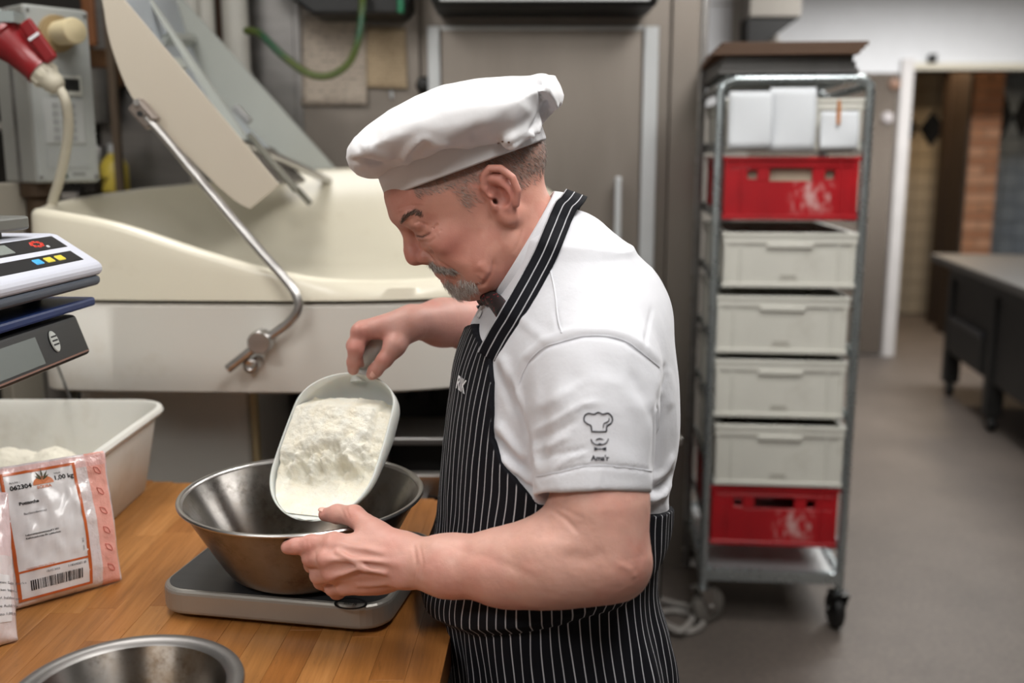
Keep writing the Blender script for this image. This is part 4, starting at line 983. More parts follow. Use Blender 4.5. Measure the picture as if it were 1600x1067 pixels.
bag = bag_mesh(Sb, film_mat('printed plastic film', [('u', 0.815, 0.985, '#f0a493', 0.85), ('v', 0.90, 0.985, '#eec0bd', 0.75), ('u', 0.0, 0.05, '#eec0bd', 0.6)]), name='potash_bag')
bag_attr(bag, Sb)
tag(bag, 'white and pink plastic bag with orange framed label standing before the tub', 'bag')
def patch(S, u0, u1, v0, v1, lift, name, m, parent, n=24, m2=10):
    vs, fs = [], []
    for j in range(m2 + 1):
        for i in range(n + 1): vs.append(S(u0 + (u1 - u0) * i / n, v0 + (v1 - v0) * j / m2, 1, lift))
    for j in range(m2):
        for i in range(n): fs.append((j * (n + 1) + i, j * (n + 1) + i + 1, (j + 1) * (n + 1) + i + 1, (j + 1) * (n + 1) + i))
    return MB().add(vs, fs, True).build(name, m, parent, nrm=False, sharp=180)
def put_text(S, txt, u, v, size, lift, name, m, parent, WU, HV, align='LEFT', bold=0.0, rot=0, flip=False):
    vs, fs = text_mesh(txt, size, align, 0, bold)
    out = []
    for x, y, z in vs:
        if rot: x, y = -y, x
        out.append(S(u + x / WU, v + y / HV, 1, lift))
    return MB().add(out, fs, False).build(name, m, parent, nrm=False)
WU = (quad[2] - quad[3]).length; HV = (quad[0] - quad[3]).length
orange = mat('orange print', '#c8622d', 0.35, coat=0.5); white = mat('white print', '#e6e4e6', 0.35, coat=0.4); ink = mat('black ink', '#17161a', 0.5)
lab = patch(Sb, 0.10, 0.70, 0.05, 0.93, 0.0012, 'label_field', white, bag, 24, 30)
for (a, b, c, d) in ((0.085, 0.112, 0.035, 0.945), (0.688, 0.715, 0.035, 0.945), (0.112, 0.688, 0.035, 0.052), (0.112, 0.688, 0.925, 0.945), (0.112, 0.688, 0.228, 0.242)):
    patch(Sb, a, b, c, d, 0.0018, 'label_border', orange, lab, 20, 20)
T = lambda txt, u, v, s, **k: put_text(Sb, txt, u, v, s, 0.0022, 'label_lettering', k.pop('m', ink), lab, WU, HV, **k)
T('Art.Nr.:', 0.15, 0.862, 0.0047); T('062304', 0.15, 0.815, 0.0097, bold=0.0003)
T('Inhalt:', 0.525, 0.882, 0.0040); T('1,00 kg', 0.515, 0.838, 0.0097, bold=0.00028)
T('Pottasche', 0.20, 0.70, 0.0067, bold=0.00028); T('Backtriebmittel', 0.22, 0.625, 0.0050, m=mat('grey ink', '#4a4a50', 0.5))
gi = bpy.data.materials['grey ink']
T('Lebensmittelzusatzstoff E 501', 0.20, 0.475, 0.0038, bold=0.0001); T('Kaliumcarbonat für Lebkuchen', 0.20, 0.452, 0.0038, bold=0.0001)
T('mindestens haltbar bis / Charge:', 0.17, 0.246, 0.0030, m=orange); T('10.02.2025', 0.32, 0.195, 0.0044, m=gi); T('118500501 Ø', 0.50, 0.195, 0.0050, bold=0.00005, m=gi)
T('12345', 0.665, 0.285, 0.0034, rot=1); T('0815', 0.665, 0.345, 0.0034, rot=1)
ux = 0.19
random.seed(5)
bars = []
while ux < 0.62:
    w = random.choice((0.004, 0.006, 0.010)); bars.append((ux, ux + w)); ux += w + random.choice((0.004, 0.006, 0.009))
bar = MB()
for (a, b) in bars:
    vs = [Sb(x, y, 1, 0.0022) for y in (0.095, 0.13, 0.165) for x in (a, b)]
    bar.add(vs, [(0, 1, 3, 2), (2, 3, 5, 4)])
tag(bar.build('barcode', ink, lab, nrm=False), None, None, None, 'stuff')
# emblem: orange half round with three dark leaves
em = MB(); cu, cvv = 0.425, 0.825
vs = [Sb(cu, cvv, 1, 0.0021)] + [Sb(cu + 0.0145 / WU * math.cos(R(a)), cvv + 0.0125 / HV * math.sin(R(a)), 1, 0.0021) for a in range(0, 181, 12)]
em.add(vs, [(0, i, i + 1) for i in range(1, len(vs) - 1)])
em = em.build('emblem', mat('emblem orange', '#d98457', 0.4), lab, nrm=False)
lf = mat('leaf print', '#57523a', 0.5)
for a, l in ((90, 0.020), (60, 0.017), (120, 0.017), (40, 0.013), (140, 0.013)):
    d = (math.cos(R(a)), math.sin(R(a))); w = 0.0014
    pts = [(0, 0.006), (d[0] * l * 0.5 - d[1] * w, 0.006 + d[1] * l * 0.5 + d[0] * w), (d[0] * l, 0.006 + d[1] * l), (d[0] * l * 0.5 + d[1] * w, 0.006 + d[1] * l * 0.5 - d[0] * w)]
    MB().add([Sb(cu + x / WU, cvv + y / HV, 1, 0.0026) for x, y in pts], [(3, 2, 1, 0)]).build('leaf', lf, lab, nrm=False)
T('SCRIBA', 0.425, 0.795, 0.0062, align='CENTER', bold=0.0002, m=mat('pale orange print', '#dc9070', 0.4))
# leaf outlines printed on the pink side strip
pk = mat('pink line print', '#d6786c', 0.4)
for k, vv in enumerate((0.86, 0.70, 0.55, 0.40, 0.27, 0.12)):
    cc = [(-0.005, 0.006), (0.002, 0.003), (0.005, -0.006), (-0.003, -0.002), (-0.005, 0.006)]
    p = [Sb(0.90 + x / WU, vv + y / HV, 1, 0.001) for x, y in cc]
    MB().tube(smoothpath(p, 5), 0.0006, 5).build('printed_leaf', pk, bag, nrm=False)
# second bag at the left edge
quad2 = (W(-120, 760, 1.34), W(12, 770, 1.36), Wz(28, 1000, TZ + 0.003), Wz(-110, 1040, TZ + 0.003))
S2 = bag_surface(quad2, 0.035, 4.0)
bag2 = bag_mesh(S2, film_mat('clear plastic film', [('v', 0.55, 1.0, '#e3c3c6', 0.6)]), name='sugar_bag'); bag_attr(bag2, S2)
tag(bag2, 'white plastic bag cut off by the left edge beside the potash bag', 'bag')
W2, H2 = (quad2[2] - quad2[3]).length, (quad2[0] - quad2[3]).length
l2 = patch(S2, 0.45, 0.93, 0.12, 0.42, 0.001, 'label_field', white, bag2)
for k in range(5):
    put_text(S2, ['Zutaten: Salz, Stärke', 'trocken lagern', 'mind. haltbar bis', 'siehe Aufdruck', 'Netto 1,00 kg'][k], 0.70, 0.36 - 0.05 * k, 0.0058, 0.0018, 'label_lettering', gi, l2, W2, H2)
# ------------------------------------------------------------------ scales at the left edge, on a wall shelf outside the frame
shf = empty('scale_shelf', (-1.15, 1.4, 0), 0, 'steel shelf at the left edge that carries both scales', 'shelf')
MB().bx(-0.45, 0.33, -0.45, 0.3, 1.175, 1.19).build('shelf_board', M['steel'], shf, 0.003)
for (x, y) in ((-0.43, -0.4), (-0.43, 0.25), (0.02, -0.4), (0.02, 0.25)):
    MB().bx(x - 0.015, x + 0.015, y - 0.015, y + 0.015, 0 if x < 0 else TZ, 1.175).build('post', M['steel'], shf)
bs = empty('black_scale', (-0.848, 1.30, 1.19), R(-3), 'black scale with grey display under the other scale at the left edge', 'scale')
bl = mat('black plastic', '#17181a', 0.4, var=0.15)
MB().prism([(-0.2, 0.0), (0.15, 0.0), (0.185, 0.012), (0.165, 0.072), (-0.2, 0.078)], -0.22, 0.225, Matrix.Rotation(R(90), 4, 'X') @ Matrix.Diagonal((1, 1, -1, 1))).build('housing', bl, bs, 0.006, 3)
Mt = Matrix.Translation((0.1762, 0, 0.042)) @ Matrix.Rotation(R(-18.4), 4, 'Y')
MB().bx(-0.001, 0.0012, -0.2, 0.09, -0.021, 0.019, Mt).build('display', mat('grey display', '#6f7573', 0.25), bs)
MB().bx(-0.001, 0.0008, -0.215, 0.215, -0.027, -0.0245, Mt).build('edge_line', mat('worn edge line', '#7d5a4d', 0.5), bs)
st_ = MB().lathe([(0, 0.0015), (0.012, 0.0015), (0.013, 0)], 24, Mt @ Matrix.Translation((0.0, 0.135, 0.004)) @ Matrix.Rotation(R(90), 4, 'Y') @ Matrix.Diagonal((1.25, 0.8, 1, 1))).build('test_sticker', mat('silver sticker', '#b9bcb8', 0.4), bs)
for k in range(3): MB().bx(0.0012, 0.0022, 0.128 , 0.142, 0.010 - 0.006 * k, 0.0125 - 0.006 * k, Mt).build('sticker_print', ink, bs)
bt_ = tag(MB().bx(-0.17, 0.175, -0.22, 0.27, 0, 0.014).build('blue_tray', mat('dark blue plastic', '#1c2f5e', 0.4, var=0.15), None, 0.004), 'dark blue plastic tray lying between the two scales', 'tray'); bt_.location = (-0.85, 1.30, 1.2695); bt_.rotation_euler = (0, 0, R(-4))
ws = empty('counter_scale', (-0.85, 1.32, 1.284), R(-4), 'pale counter scale with keypad and steel pan at the left edge', 'scale')
RY = Matrix.Rotation(R(90), 4, 'X') @ Matrix.Diagonal((1, 1, -1, 1))
MB().prism([(-0.22, 0.012), (0.15, 0.012), (0.195, 0.022), (0.196, 0.036), (-0.22, 0.036)], -0.25, 0.235, RY).build('base_shell', mat('slate grey plastic', '#4a515c', 0.45), ws, 0.006, 3)
MB().prism([(-0.22, 0.036), (0.197, 0.036), (0.2, 0.052), (0.192, 0.058), (0.13, 0.098), (0.12, 0.1), (-0.22, 0.1)], -0.25, 0.24, RY).build('housing', mat('pale lilac plastic', '#c3c6d2', 0.4), ws, 0.008, 3)
sl = math.atan2(0.085 - 0.058, 0.085 - 0.192)
def on_panel(x0, x1, y0, y1, lift, name, m, bev=0.001):
    x0, x1 = [0.13 + (x - 0.085) * 0.58 for x in (x0, x1)]
    f = lambda x: 0.058 + (0.192 - x) / (0.192 - 0.13) * 0.040
    vs = [(x, y, f(x) + l) for l in (-0.003, lift) for x, y in ((x0, y0), (x1, y0), (x1, y1), (x0, y1))]
    return MB().add(vs, [(3, 2, 1, 0), (4, 5, 6, 7), (0, 1, 5, 4), (1, 2, 6, 5), (2, 3, 7, 6), (3, 0, 4, 7)]).build(name, m, ws, bev)
kf = mat('black keypad foil', '#1c1d20', 0.35, var=0.2)
on_panel(0.145, 0.18, -0.24, 0.205, 0.0008, 'keypad_strip', kf); on_panel(0.088, 0.13, -0.24, 0.215, 0.0008, 'keypad_strip', kf)
on_panel(0.096, 0.124, -0.22, 0.08, 0.0016, 'display', mat('scale display', '#7d8480', 0.25))
for y, c, n_ in ((0.085, '#3fa2dc', 'blue_key'), (0.115, '#cfc040', 'yellow_key'), (0.145, '#cfc040', 'yellow_key')):
    on_panel(0.155, 0.17, y, y + 0.02, 0.0022, n_, mat(n_, c, 0.4))
for k in range(8):
    a = 2 * PI * k / 8; on_panel(0.109 + 0.008 * math.cos(a) - 0.003, 0.109 + 0.008 * math.cos(a) + 0.003, 0.15 + 0.013 * math.sin(a) - 0.004, 0.15 + 0.013 * math.sin(a) + 0.004, 0.002, 'red_key', bpy.data.materials.get('red key') or mat('red key', '#c3301f', 0.4))
on_panel(0.118, 0.124, 0.165, 0.172, 0.002, 'grey_key', M['alu'])
MB().bx(-0.21, 0.10, -0.2, 0.14, 0.098, 0.111).build('pan_support', mat('grey support', '#77756f', 0.5), ws, 0.004)
MB().bx(-0.23, 0.125, -0.24, 0.17, 0.111, 0.131).build('weighing_pan', mat('dull grey pan', '#7b7c78', 0.42, 0.6, var=0.06), ws, 0.004)
for (x, y) in ((0.1, 0.2), (-0.15, 0.2), (0.1, -0.2), (-0.15, -0.2)):
    MB().lathe([(0, 0), (0.014, 0), (0.016, 0.012), (0, 0.012)], 14, Matrix.Translation((x, y, 0))).build('foot', mat('beige rubber foot', '#8c8b74', 0.6) if x > 0 and y > 0 else M['black'], ws)
tag(MB().tube(smoothpath([W(76, 548, 1.5), W(88, 568, 1.66), W(97, 590, 1.86), W(105, 612, 2.02), Vector((-0.90, 2.05, 0.85)), Vector((-0.9, 2.05, 0.5)), Vector((-0.92, 2.06, 0.01))], 8), 0.0033, 8).build('scale_cable', mat('grey cable', '#7c7d7d', 0.5)), 'thin grey cable hanging from the black scale behind the tub', 'cable')
# ------------------------------------------------------------------ signed distance modelling (numpy) for the figure
f32 = np.float32
def V(p): return np.array(p, dtype=f32)
def n_ell(p, c, r):
    q = (p - V(c)) / V(r); k0 = np.sqrt((q * q).sum(-1) + 1e-9); q2 = q / V(r); k1 = np.sqrt((q2 * q2).sum(-1) + 1e-9)
    return k0 * (k0 - 1) / k1
def n_sph(p, c, r):
    q = p - V(c); return np.sqrt((q * q).sum(-1)) - r
def n_cone(p, a, b, ra, rb):
    """capsule with two radii"""
    a, b = V(a), V(b); ba = b - a; pa = p - a
    h = np.clip((pa @ ba) / max(float(ba @ ba), 1e-9), 0, 1)
    q = pa - h[..., None] * ba
    return np.sqrt((q * q).sum(-1)) - (ra + (rb - ra) * h)
def n_chain(p, pts, rs, k=0.0):
    d = None
    for i in range(len(pts) - 1):
        e = n_cone(p, pts[i], pts[i + 1], rs[i], rs[i + 1])
        d = e if d is None else (np.minimum(d, e) if k <= 0 else smin(d, e, k))
    return d
def smin(a, b, k):
    h = np.maximum(k - np.abs(a - b), 0) / k
    return np.minimum(a, b) - h * h * k * 0.25
def smax(a, b, k): return -smin(-a, -b, k)
def poly2(x, z, poly):
    """signed distance to a closed polygon in the plane"""
    P = np.array(poly, dtype=f32); d = np.full(x.shape, 1e9, dtype=f32); s = np.ones(x.shape, dtype=f32)
    n = len(P); j = n - 1
    for i in range(n):
        ex, ez = P[j] - P[i]; wx, wz = x - P[i, 0], z - P[i, 1]
        t = np.clip((wx * ex + wz * ez) / (ex * ex + ez * ez + 1e-12), 0, 1)
        bx, bz = wx - ex * t, wz - ez * t; d = np.minimum(d, bx * bx + bz * bz)
        c1 = z >= P[i, 1]; c2 = z < P[j, 1]; c3 = ex * wz > ez * wx
        s = np.where((c1 & c2 & c3) | (~c1 & ~c2 & ~c3), -s, s); j = i
    return s * np.sqrt(d)
_g = np.random.default_rng(5).random((64, 64, 64)).astype(f32)
def vnoise(p, s):
    q = np.asarray(p, dtype=np.float64) * s; i = np.floor(q).astype(np.int64); f = q - i; f = f * f * (3 - 2 * f); o = 0
    for dx in (0, 1):
        for dy in (0, 1):
            for dz in (0, 1):
                w = (f[..., 0] if dx else 1 - f[..., 0]) * (f[..., 1] if dy else 1 - f[..., 1]) * (f[..., 2] if dz else 1 - f[..., 2])
                o = o + w * _g[(i[..., 0] + dx) & 63, (i[..., 1] + dy) & 63, (i[..., 2] + dz) & 63]
    return o * 2 - 1
def nfbm(p, s, o=3):
    t = 0; a = 1.0
    for k in range(o): t = t + a * vnoise(np.asarray(p) + 7.3 * k, s * 2 ** k); a *= 0.5
    return t
def grad(fn, p, e=0.0006):
    g = np.empty(p.shape, dtype=np.float64)
    for k in range(3):
        d = np.zeros(3, dtype=f32); d[k] = e
        g[:, k] = (fn(p + d).astype(np.float64) - fn(p - d)) / (2 * e)
    return g
def mesh_sdf(fn, lo, hi, h, margin=1.6, project=2, B=8):
    """surface nets on a sparse block grid -> verts (n,3), quads (m,4)"""
    lo, hi = np.array(lo, dtype=np.float64), np.array(hi, dtype=np.float64)
    nb = np.ceil((hi - lo) / (h * B)).astype(int); H = h * B
    g = np.stack(np.meshgrid(*[np.arange(n) for n in nb], indexing='ij'), -1).reshape(-1, 3)
    cen = (lo + (g + 0.5) * H).astype(f32)
    d = np.concatenate([fn(c) for c in np.array_split(cen, max(1, len(cen) // 200000))])
    blk = g[np.abs(d) < H * 0.87 * margin]
    offs = np.stack(np.meshgrid(*[np.arange(B + 1)] * 3, indexing='ij'), -1)
    NC = nb * B + 2
    lin = lambda c: (c[..., 0] * NC[1] + c[..., 1]) * NC[2] + c[..., 2]
    vid, vpos, quads = [], [], []
    for ch in np.array_split(blk, max(1, len(blk) // 400)):
        idx = ch[:, None, None, None, :] * B + offs[None]
        pts = (lo + idx * h).astype(f32)
        s = fn(pts.reshape(-1, 3)).reshape(pts.shape[:-1]); ins = s < 0
        # cell vertices
        acc = np.zeros((len(ch), B, B, B, 3)); cnt = np.zeros((len(ch), B, B, B))
        A = slice(0, B); Bq = slice(1, B + 1)
        for ax in range(3):
            oth = [k for k in range(3) if k != ax]
            for u in (A, Bq):
                for v in (A, Bq):
                    sl0 = [None] * 3; sl1 = [None] * 3
                    sl0[ax] = A; sl1[ax] = Bq; sl0[oth[0]] = sl1[oth[0]] = u; sl0[oth[1]] = sl1[oth[1]] = v
                    a = s[(slice(None), *sl0)]; b = s[(slice(None), *sl1)]
                    c = (a < 0) != (b < 0); t = np.where(c, a / np.where(c, a - b, 1), 0)
                    loc = np.zeros(acc.shape); loc[..., ax] = t
                    if u is Bq: loc[..., oth[0]] = 1
                    if v is Bq: loc[..., oth[1]] = 1
                    acc += loc * c[..., None]; cnt += c
        m = cnt > 0
        base = ch[:, None, None, None, :] * B + offs[None, :B, :B, :B]
        vid.append(lin(base[m])); vpos.append(lo + (base[m] + acc[m] / cnt[m][:, None]) * h)
        for ax in range(3):
            o1, o2 = (ax + 1) % 3, (ax + 2) % 3
            sl1 = [A] * 3; sl1[ax] = Bq
            a = ins[:, :B, :B, :B]; b = ins[(slice(None), *sl1)]
            for (sel, flip) in ((a & ~b, False), (~a & b, True)):
                c = base[sel]
                if not len(c): continue
                e1 = np.zeros(3, int); e1[o1] = 1; e2 = np.zeros(3, int); e2[o2] = 1
                q = np.stack([lin(c - e1 - e2), lin(c - e2), lin(c), lin(c - e1)], -1)
                quads.append(q[:, ::-1] if flip else q)
    vid = np.concatenate(vid); vpos = np.concatenate(vpos); quads = np.concatenate(quads)
    o = np.argsort(vid); vid, vpos = vid[o], vpos[o]
    k = np.clip(np.searchsorted(vid, quads), 0, len(vid) - 1); ok = (vid[k] == quads).all(1); k = k[ok]
    for _ in range(project):
        p = vpos.astype(f32); dd = fn(p).astype(np.float64); gr = grad(fn, p)
        n2 = (gr * gr).sum(1); vpos = vpos - np.clip(dd / np.maximum(n2, 0.2), -h, h)[:, None] * gr
    used = np.unique(k); remap = np.full(len(vpos), -1); remap[used] = np.arange(len(used))
    return vpos[used], remap[k]
def normals_of(v, q):
    n = np.zeros(v.shape); fn_ = np.cross(v[q[:, 2]] - v[q[:, 0]], v[q[:, 3]] - v[q[:, 1]])
    for k in range(4): np.add.at(n, q[:, k], fn_)
    return n / np.maximum(np.linalg.norm(n, axis=1), 1e-12)[:, None]
def np_mesh(name, v, q, m=None, parent=None, attrs=None, cols=None):
    me = bpy.data.meshes.new(name); me.vertices.add(len(v)); me.vertices.foreach_set('co', v.astype(f32).ravel())
    k = q.shape[1]; me.loops.add(len(q) * k); me.loops.foreach_set('vertex_index', q.astype(np.int32).ravel())
    me.polygons.add(len(q)); me.polygons.foreach_set('loop_start', np.arange(0, len(q) * k, k, dtype=np.int32))
    me.polygons.foreach_set('use_smooth', np.ones(len(q), dtype=bool)); me.update(calc_edges=True); me.validate()
    for nme, a in (attrs or {}).items():
        at_ = me.attributes.new(nme, 'FLOAT', 'POINT'); at_.data.foreach_set('value', a.astype(f32))
    if cols is not None:
        ca = me.color_attributes.new('skin', 'FLOAT_COLOR', 'POINT'); ca.data.foreach_set('color', np.c_[cols, np.ones(len(cols))].astype(f32).ravel())
    if m: me.materials.append(m)
    o = bpy.data.objects.new(name, me); C.objects.link(o)
    if parent: o.parent = parent
    return o
def join_nets(*vq):
    vs, qs, o = [], [], 0
    for v, q in vq: vs.append(v); qs.append(q + o); o += len(v)
    return np.concatenate(vs), np.concatenate(qs)
def bvh_np(v, q): return BVHTree.FromPolygons([Vector(p) for p in v], [tuple(int(i) for i in f) for f in q])
def cast(bv, px, py, lift=0.0):
    d = Vector(ray(px, py)).normalized(); loc, n, i, t = bv.ray_cast(Vector((0, 0, CAM_H)), d)
    if loc is None: return None, None
    if n.dot(d) > 0: n = -n
    return loc + n * lift, n
# ------------------------------------------------------------------ the baker
PY = 1.38                                  # his middle plane
HO = np.array(W(775, 310, PY))             # between the ear canals
_p, _y = R(30), R(4)
hf = np.array([-math.cos(_p) * math.cos(_y), -math.cos(_p) * math.sin(_y), -math.sin(_p)])
hu = np.array([-math.sin(_p) * math.cos(_y), -math.sin(_p) * math.sin(_y), math.cos(_p)])
hl = np.cross(hu, hf) * -1; hl = np.cross(hf, hu); hl = hl if hl[1] < 0 else -hl
HM = np.stack([hf, hu, hl], 1).astype(f32)  # columns: forward, up, left
HOf = HO.astype(f32)
def Hw(f, u, l): return HO + hf * f * 0.001 + hu * u * 0.001 + hl * l * 0.001
MMc = 1000.0
def P3(px, py, Y): return np.array(W(px, py, Y))
LASH = [(119.0, 6.5, 20), (118.6, 2.2, 28), (115.2, 1.0, 37), (104.5, 3.6, 47)]
# ---- head, in millimetres of the head's own frame: (forward, up, left)
NECK0, NECK1 = P3(800, 345, PY), P3(872, 432, PY + 0.005)
def head_sdf(pw, ears=True):
    p = ((pw - HOf) @ HM) * MMc
    pm = p.copy(); pm[..., 2] = np.abs(pm[..., 2])
    d = n_ell(pm, (17, 48, 0), (114, 82, 77))
    d = smin(d, n_ell(pm, (84, 58, 0), (48, 48, 60)), 20)                     # forehead
    d = smin(d, n_ell(pm, (56, -22, 0), (68, 84, 60)), 24)                    # face block
    d = smin(d, n_cone(pm, (18, -58, 50), (86, -82, 12), 17, 17), 26)         # jaw bone
    d = smin(d, n_ell(pm, (56, -60, 36), (34, 34, 26)), 20)                   # cheek and jowl
    d = smin(d, n_sph(pm, (95, -82, 0), 20), 18)                              # chin
    d = smin(d, n_ell(pm, (64, -80, 0), (34, 24, 42)), 22)                    # under the chin
    d = smin(d, n_ell(pm, (86, -8, 46), (24, 17, 17)), 20)                    # cheekbone
    d = smin(d, n_cone(pm, (127, 46, 8), (110, 45, 46), 9, 9), 14)            # brow ridge
    d = smin(d, n_ell(pm, (104, -50, 0), (17, 24, 30)), 16)                   # muzzle
    d = smax(d, -n_ell(pm, (127, 12, 26), (12, 13, 18)), 10)                  # eye socket
    d = smin(d, n_ell(pm, (101.5, 10, 32), (19, 14, 17)), 5)            # lid over the eyeball
    d = smin(d, n_ell(pm, (108, 28, 42), (11, 8, 14)), 12)                    # heavy outer fold under the brow
    d = smin(d, n_cone(pm, (115, -5, 28), (103, -7, 46), 4, 4.5), 9)          # bag under the eye
    d = smin(d, n_chain(p, [(126, 30, 0), (130, 15, 0), (137, 0, 0)], [8, 8, 9]), 11)   # bridge
    d = smin(d, n_ell(p, (137, -12, 0), (12.5, 12.5, 13)), 9)                 # tip
    d = smin(d, n_cone(p, (137, -12, 0), (126, -24, 0), 10, 7), 5)            # septum
    d = smin(d, n_ell(pm, (123, -19, 13), (11.5, 9, 7)), 5)                   # nostril wing
    d = smax(d, -n_ell(pm, (127, -27, 7.5), (7, 4, 3.5)), 2.5)                # nostril
    d = smax(d, -n_chain(pm, [(119, -13, 21.5), (110, -28, 28), (100, -48, 34), (93, -62, 36)], [1.8, 2.8, 2.4, 1.6]), 8)  # nose to mouth fold
    d = smin(d, n_ell(pm, (96, -36, 36), (14, 16, 12)), 12)
    d = smin(d, n_chain(pm, [(119, -48, 0), (114, -51, 14), (104, -55, 26)], [5.5, 5, 3]), 6)   # upper lip
    d = smin(d, n_chain(pm, [(116, -62, 0), (111, -62, 13), (103, -60, 25)], [6, 5, 2.5]), 6)   # lower lip
    d = smax(d, -n_chain(pm, [(123, -56.5, 0), (117, -57.5, 14), (104, -58.5, 28)], [1.4, 1.2, 1.0]), 2.5)  # mouth line
    d = smax(d, -n_chain(pm, [(86, -66, 41), (78, -84, 40), (72, -98, 34)], [2.2, 2.6, 2.0]), 9)  # jowl fold
    d = smin(d, n_ell(pm, (70, -74, 40), (15, 22, 12)), 12)
    # crow's feet and cheek creases
    for a, b in (((98, 8, 52), (86, 13, 60)), ((98, 4, 53), (85, 3, 61)), ((99, 0, 52), (88, -7, 59))):
        d = smax(d, -n_cone(pm, a, b, 0.5, 0.2), 4)
    if ears:
        e = ear_mm(pm); d = smin(d, e, 4)
        for sph in EAR_CUT: d = smax(d, -n_ell(pm, *sph), 3)
    d = d / MMc
    nk = n_cone(pw, NECK0, NECK1, 0.0605, 0.066)
    d = smin(d, nk, 0.03)
    # nape crease and neck cords
    return d
def ear_plane(f, u, out): # a point of the ear plate: f,u as seen from the side, plate swings outward to the back
    return (f, u, 70 + (12 - f) * 0.42 + out)
HELIX = [ear_plane(6, 12, 3), ear_plane(9, 26, 4), ear_plane(2, 38, 4), ear_plane(-10, 42, 3), ear_plane(-22, 35, 3), ear_plane(-29, 18, 3), ear_plane(-27, 0, 2.5), ear_plane(-17, -14, 1)]
ANTI = [ear_plane(-4, 30, 0.5), ear_plane(-13, 22, 2), ear_plane(-18, 8, 2.5), ear_plane(-15, -6, 2.5), ear_plane(-6, -13, 2)]
EAR_CUT = [(ear_plane(-4, 4, 6), (10, 14, 11)), (ear_plane(2, 15, 5), (6, 7, 5)), ((5, 1, 70), (4, 5, 9))]
def ear_mm(p):
    a = ear_plane(-9, 10, -3); d = n_chain(p, [ear_plane(-4, 32, -3), ear_plane(-16, 22, -3), ear_plane(-17, 4, -3), ear_plane(-8, -12, -3)], [8, 9, 9, 8])
    d = smin(d, n_chain(p, HELIX, [3.6, 4.6, 5, 5, 5, 4.8, 4.5, 4.5]), 3)
    d = smin(d, n_chain(p, ANTI, [3, 3.6, 3.8, 3.8, 3.6]), 3)
    d = smin(d, n_ell(p, ear_plane(-1, -21, -1), (10, 12, 6)), 6)             # lobe
    d = smin(d, n_ell(p, ear_plane(8, -3, 2), (4.5, 7, 5)), 4)               # tragus
    d = smin(d, n_cone(p, (2, 20, 62), (0, -15, 62), 12, 10), 8)
    return d
# ---- torso: stacked ovals, front and back read along the middle plane, turned a little to the camera
TW = R(11)
ROWS = [  # pixel row, front, back, half width
    (396, 842, 966, 0.075), (430, 800, 1000, 0.130), (470, 764, 1026, 0.165), (520, 735, 1038, 0.180), (570, 719, 1046, 0.184), (620, 711, 1050, 0.186), (680, 703, 1047, 0.186),
    (740, 696, 1036, 0.185), (800, 692, 1022, 0.184), (850, 691, 1006, 0.182), (900, 693, 1002, 0.182), (950, 702, 1018, 0.186), (1000, 712, 1032, 0.19), (1070, 716, 1037, 0.192), (1180, 725, 1040, 0.190)]
_rz, _rx0, _rx1, _rw = [], [], [], []
for (py, a, b, w) in ROWS:
    pa, pb = P3(a, py, PY), P3(b, py, PY); _rz.append((pa[2] + pb[2]) / 2); _rx0.append(pa[0]); _rx1.append(pb[0]); _rw.append(w)
_rz, _rx0, _rx1, _rw = [np.array(x[::-1]) for x in (_rz, _rx0, _rx1, _rw)]
_zz = np.linspace(_rz[0], _rz[-1], 240)
def _smooth(x):
    y = np.interp(_zz, _rz, x); k = np.ones(15) / 15; return np.convolve(np.pad(y, 7, mode='edge'), k, 'valid')
_x0s, _x1s, _ws = _smooth(_rx0), _smooth(_rx1), _smooth(_rw)
def torso_ab(z):
    zc = np.clip(z, _zz[0], _zz[-1]); a0, a1, w = np.interp(zc, _zz, _x0s), np.interp(zc, _zz, _x1s), np.interp(zc, _zz, _ws)
    return (a0 + a1) / 2, (a1 - a0) / 2, w
ct, st_w = math.cos(TW), math.sin(TW)
def torso_loc(p):   # forward (towards the belly) and left (towards the camera) in the turned frame
    cx, a, b = torso_ab(p[..., 2]); dx, dy = p[..., 0] - cx, p[..., 1] - PY
    fw = -dx * ct - dy * st_w; lf = dx * st_w - dy * ct
    return fw, lf, a, b
EX = 2.35
def torso_core(p):
    fw, lf, a, b = torso_loc(p)
    k = (np.abs(fw / a) ** EX + np.abs(lf / b) ** EX + 1e-9) ** (1 / EX)
    r = np.sqrt(fw * fw + lf * lf + 1e-9)
    d = (r - r / k) * 0.93
    return np.maximum(d, p[..., 2] - (_rz[-1])).astype(f32)
SHL, SHR = P3(932, 588, 1.215), np.array([0.03, 1.555, 1.235])
ELL = P3(948, 868, 1.135); ELR = np.array([0.06, 1.77, 1.20]); WRR = P3(650, 503, 1.545)
CUFF = P3(925, 757, 1.165)
def torso_up(p):
    d = torso_core(p)
    d = smin(d, n_cone(p, P3(882, 405, PY), P3(940, 478, PY), 0.060, 0.085), 0.05)
    for S, k in ((SHL, 1), (SHR, 1)):
        d = smin(d, n_cone(p, P3(880, 415, PY + (0.03 if S is SHR else -0.03)), S, 0.055, 0.066), 0.06)
    return d
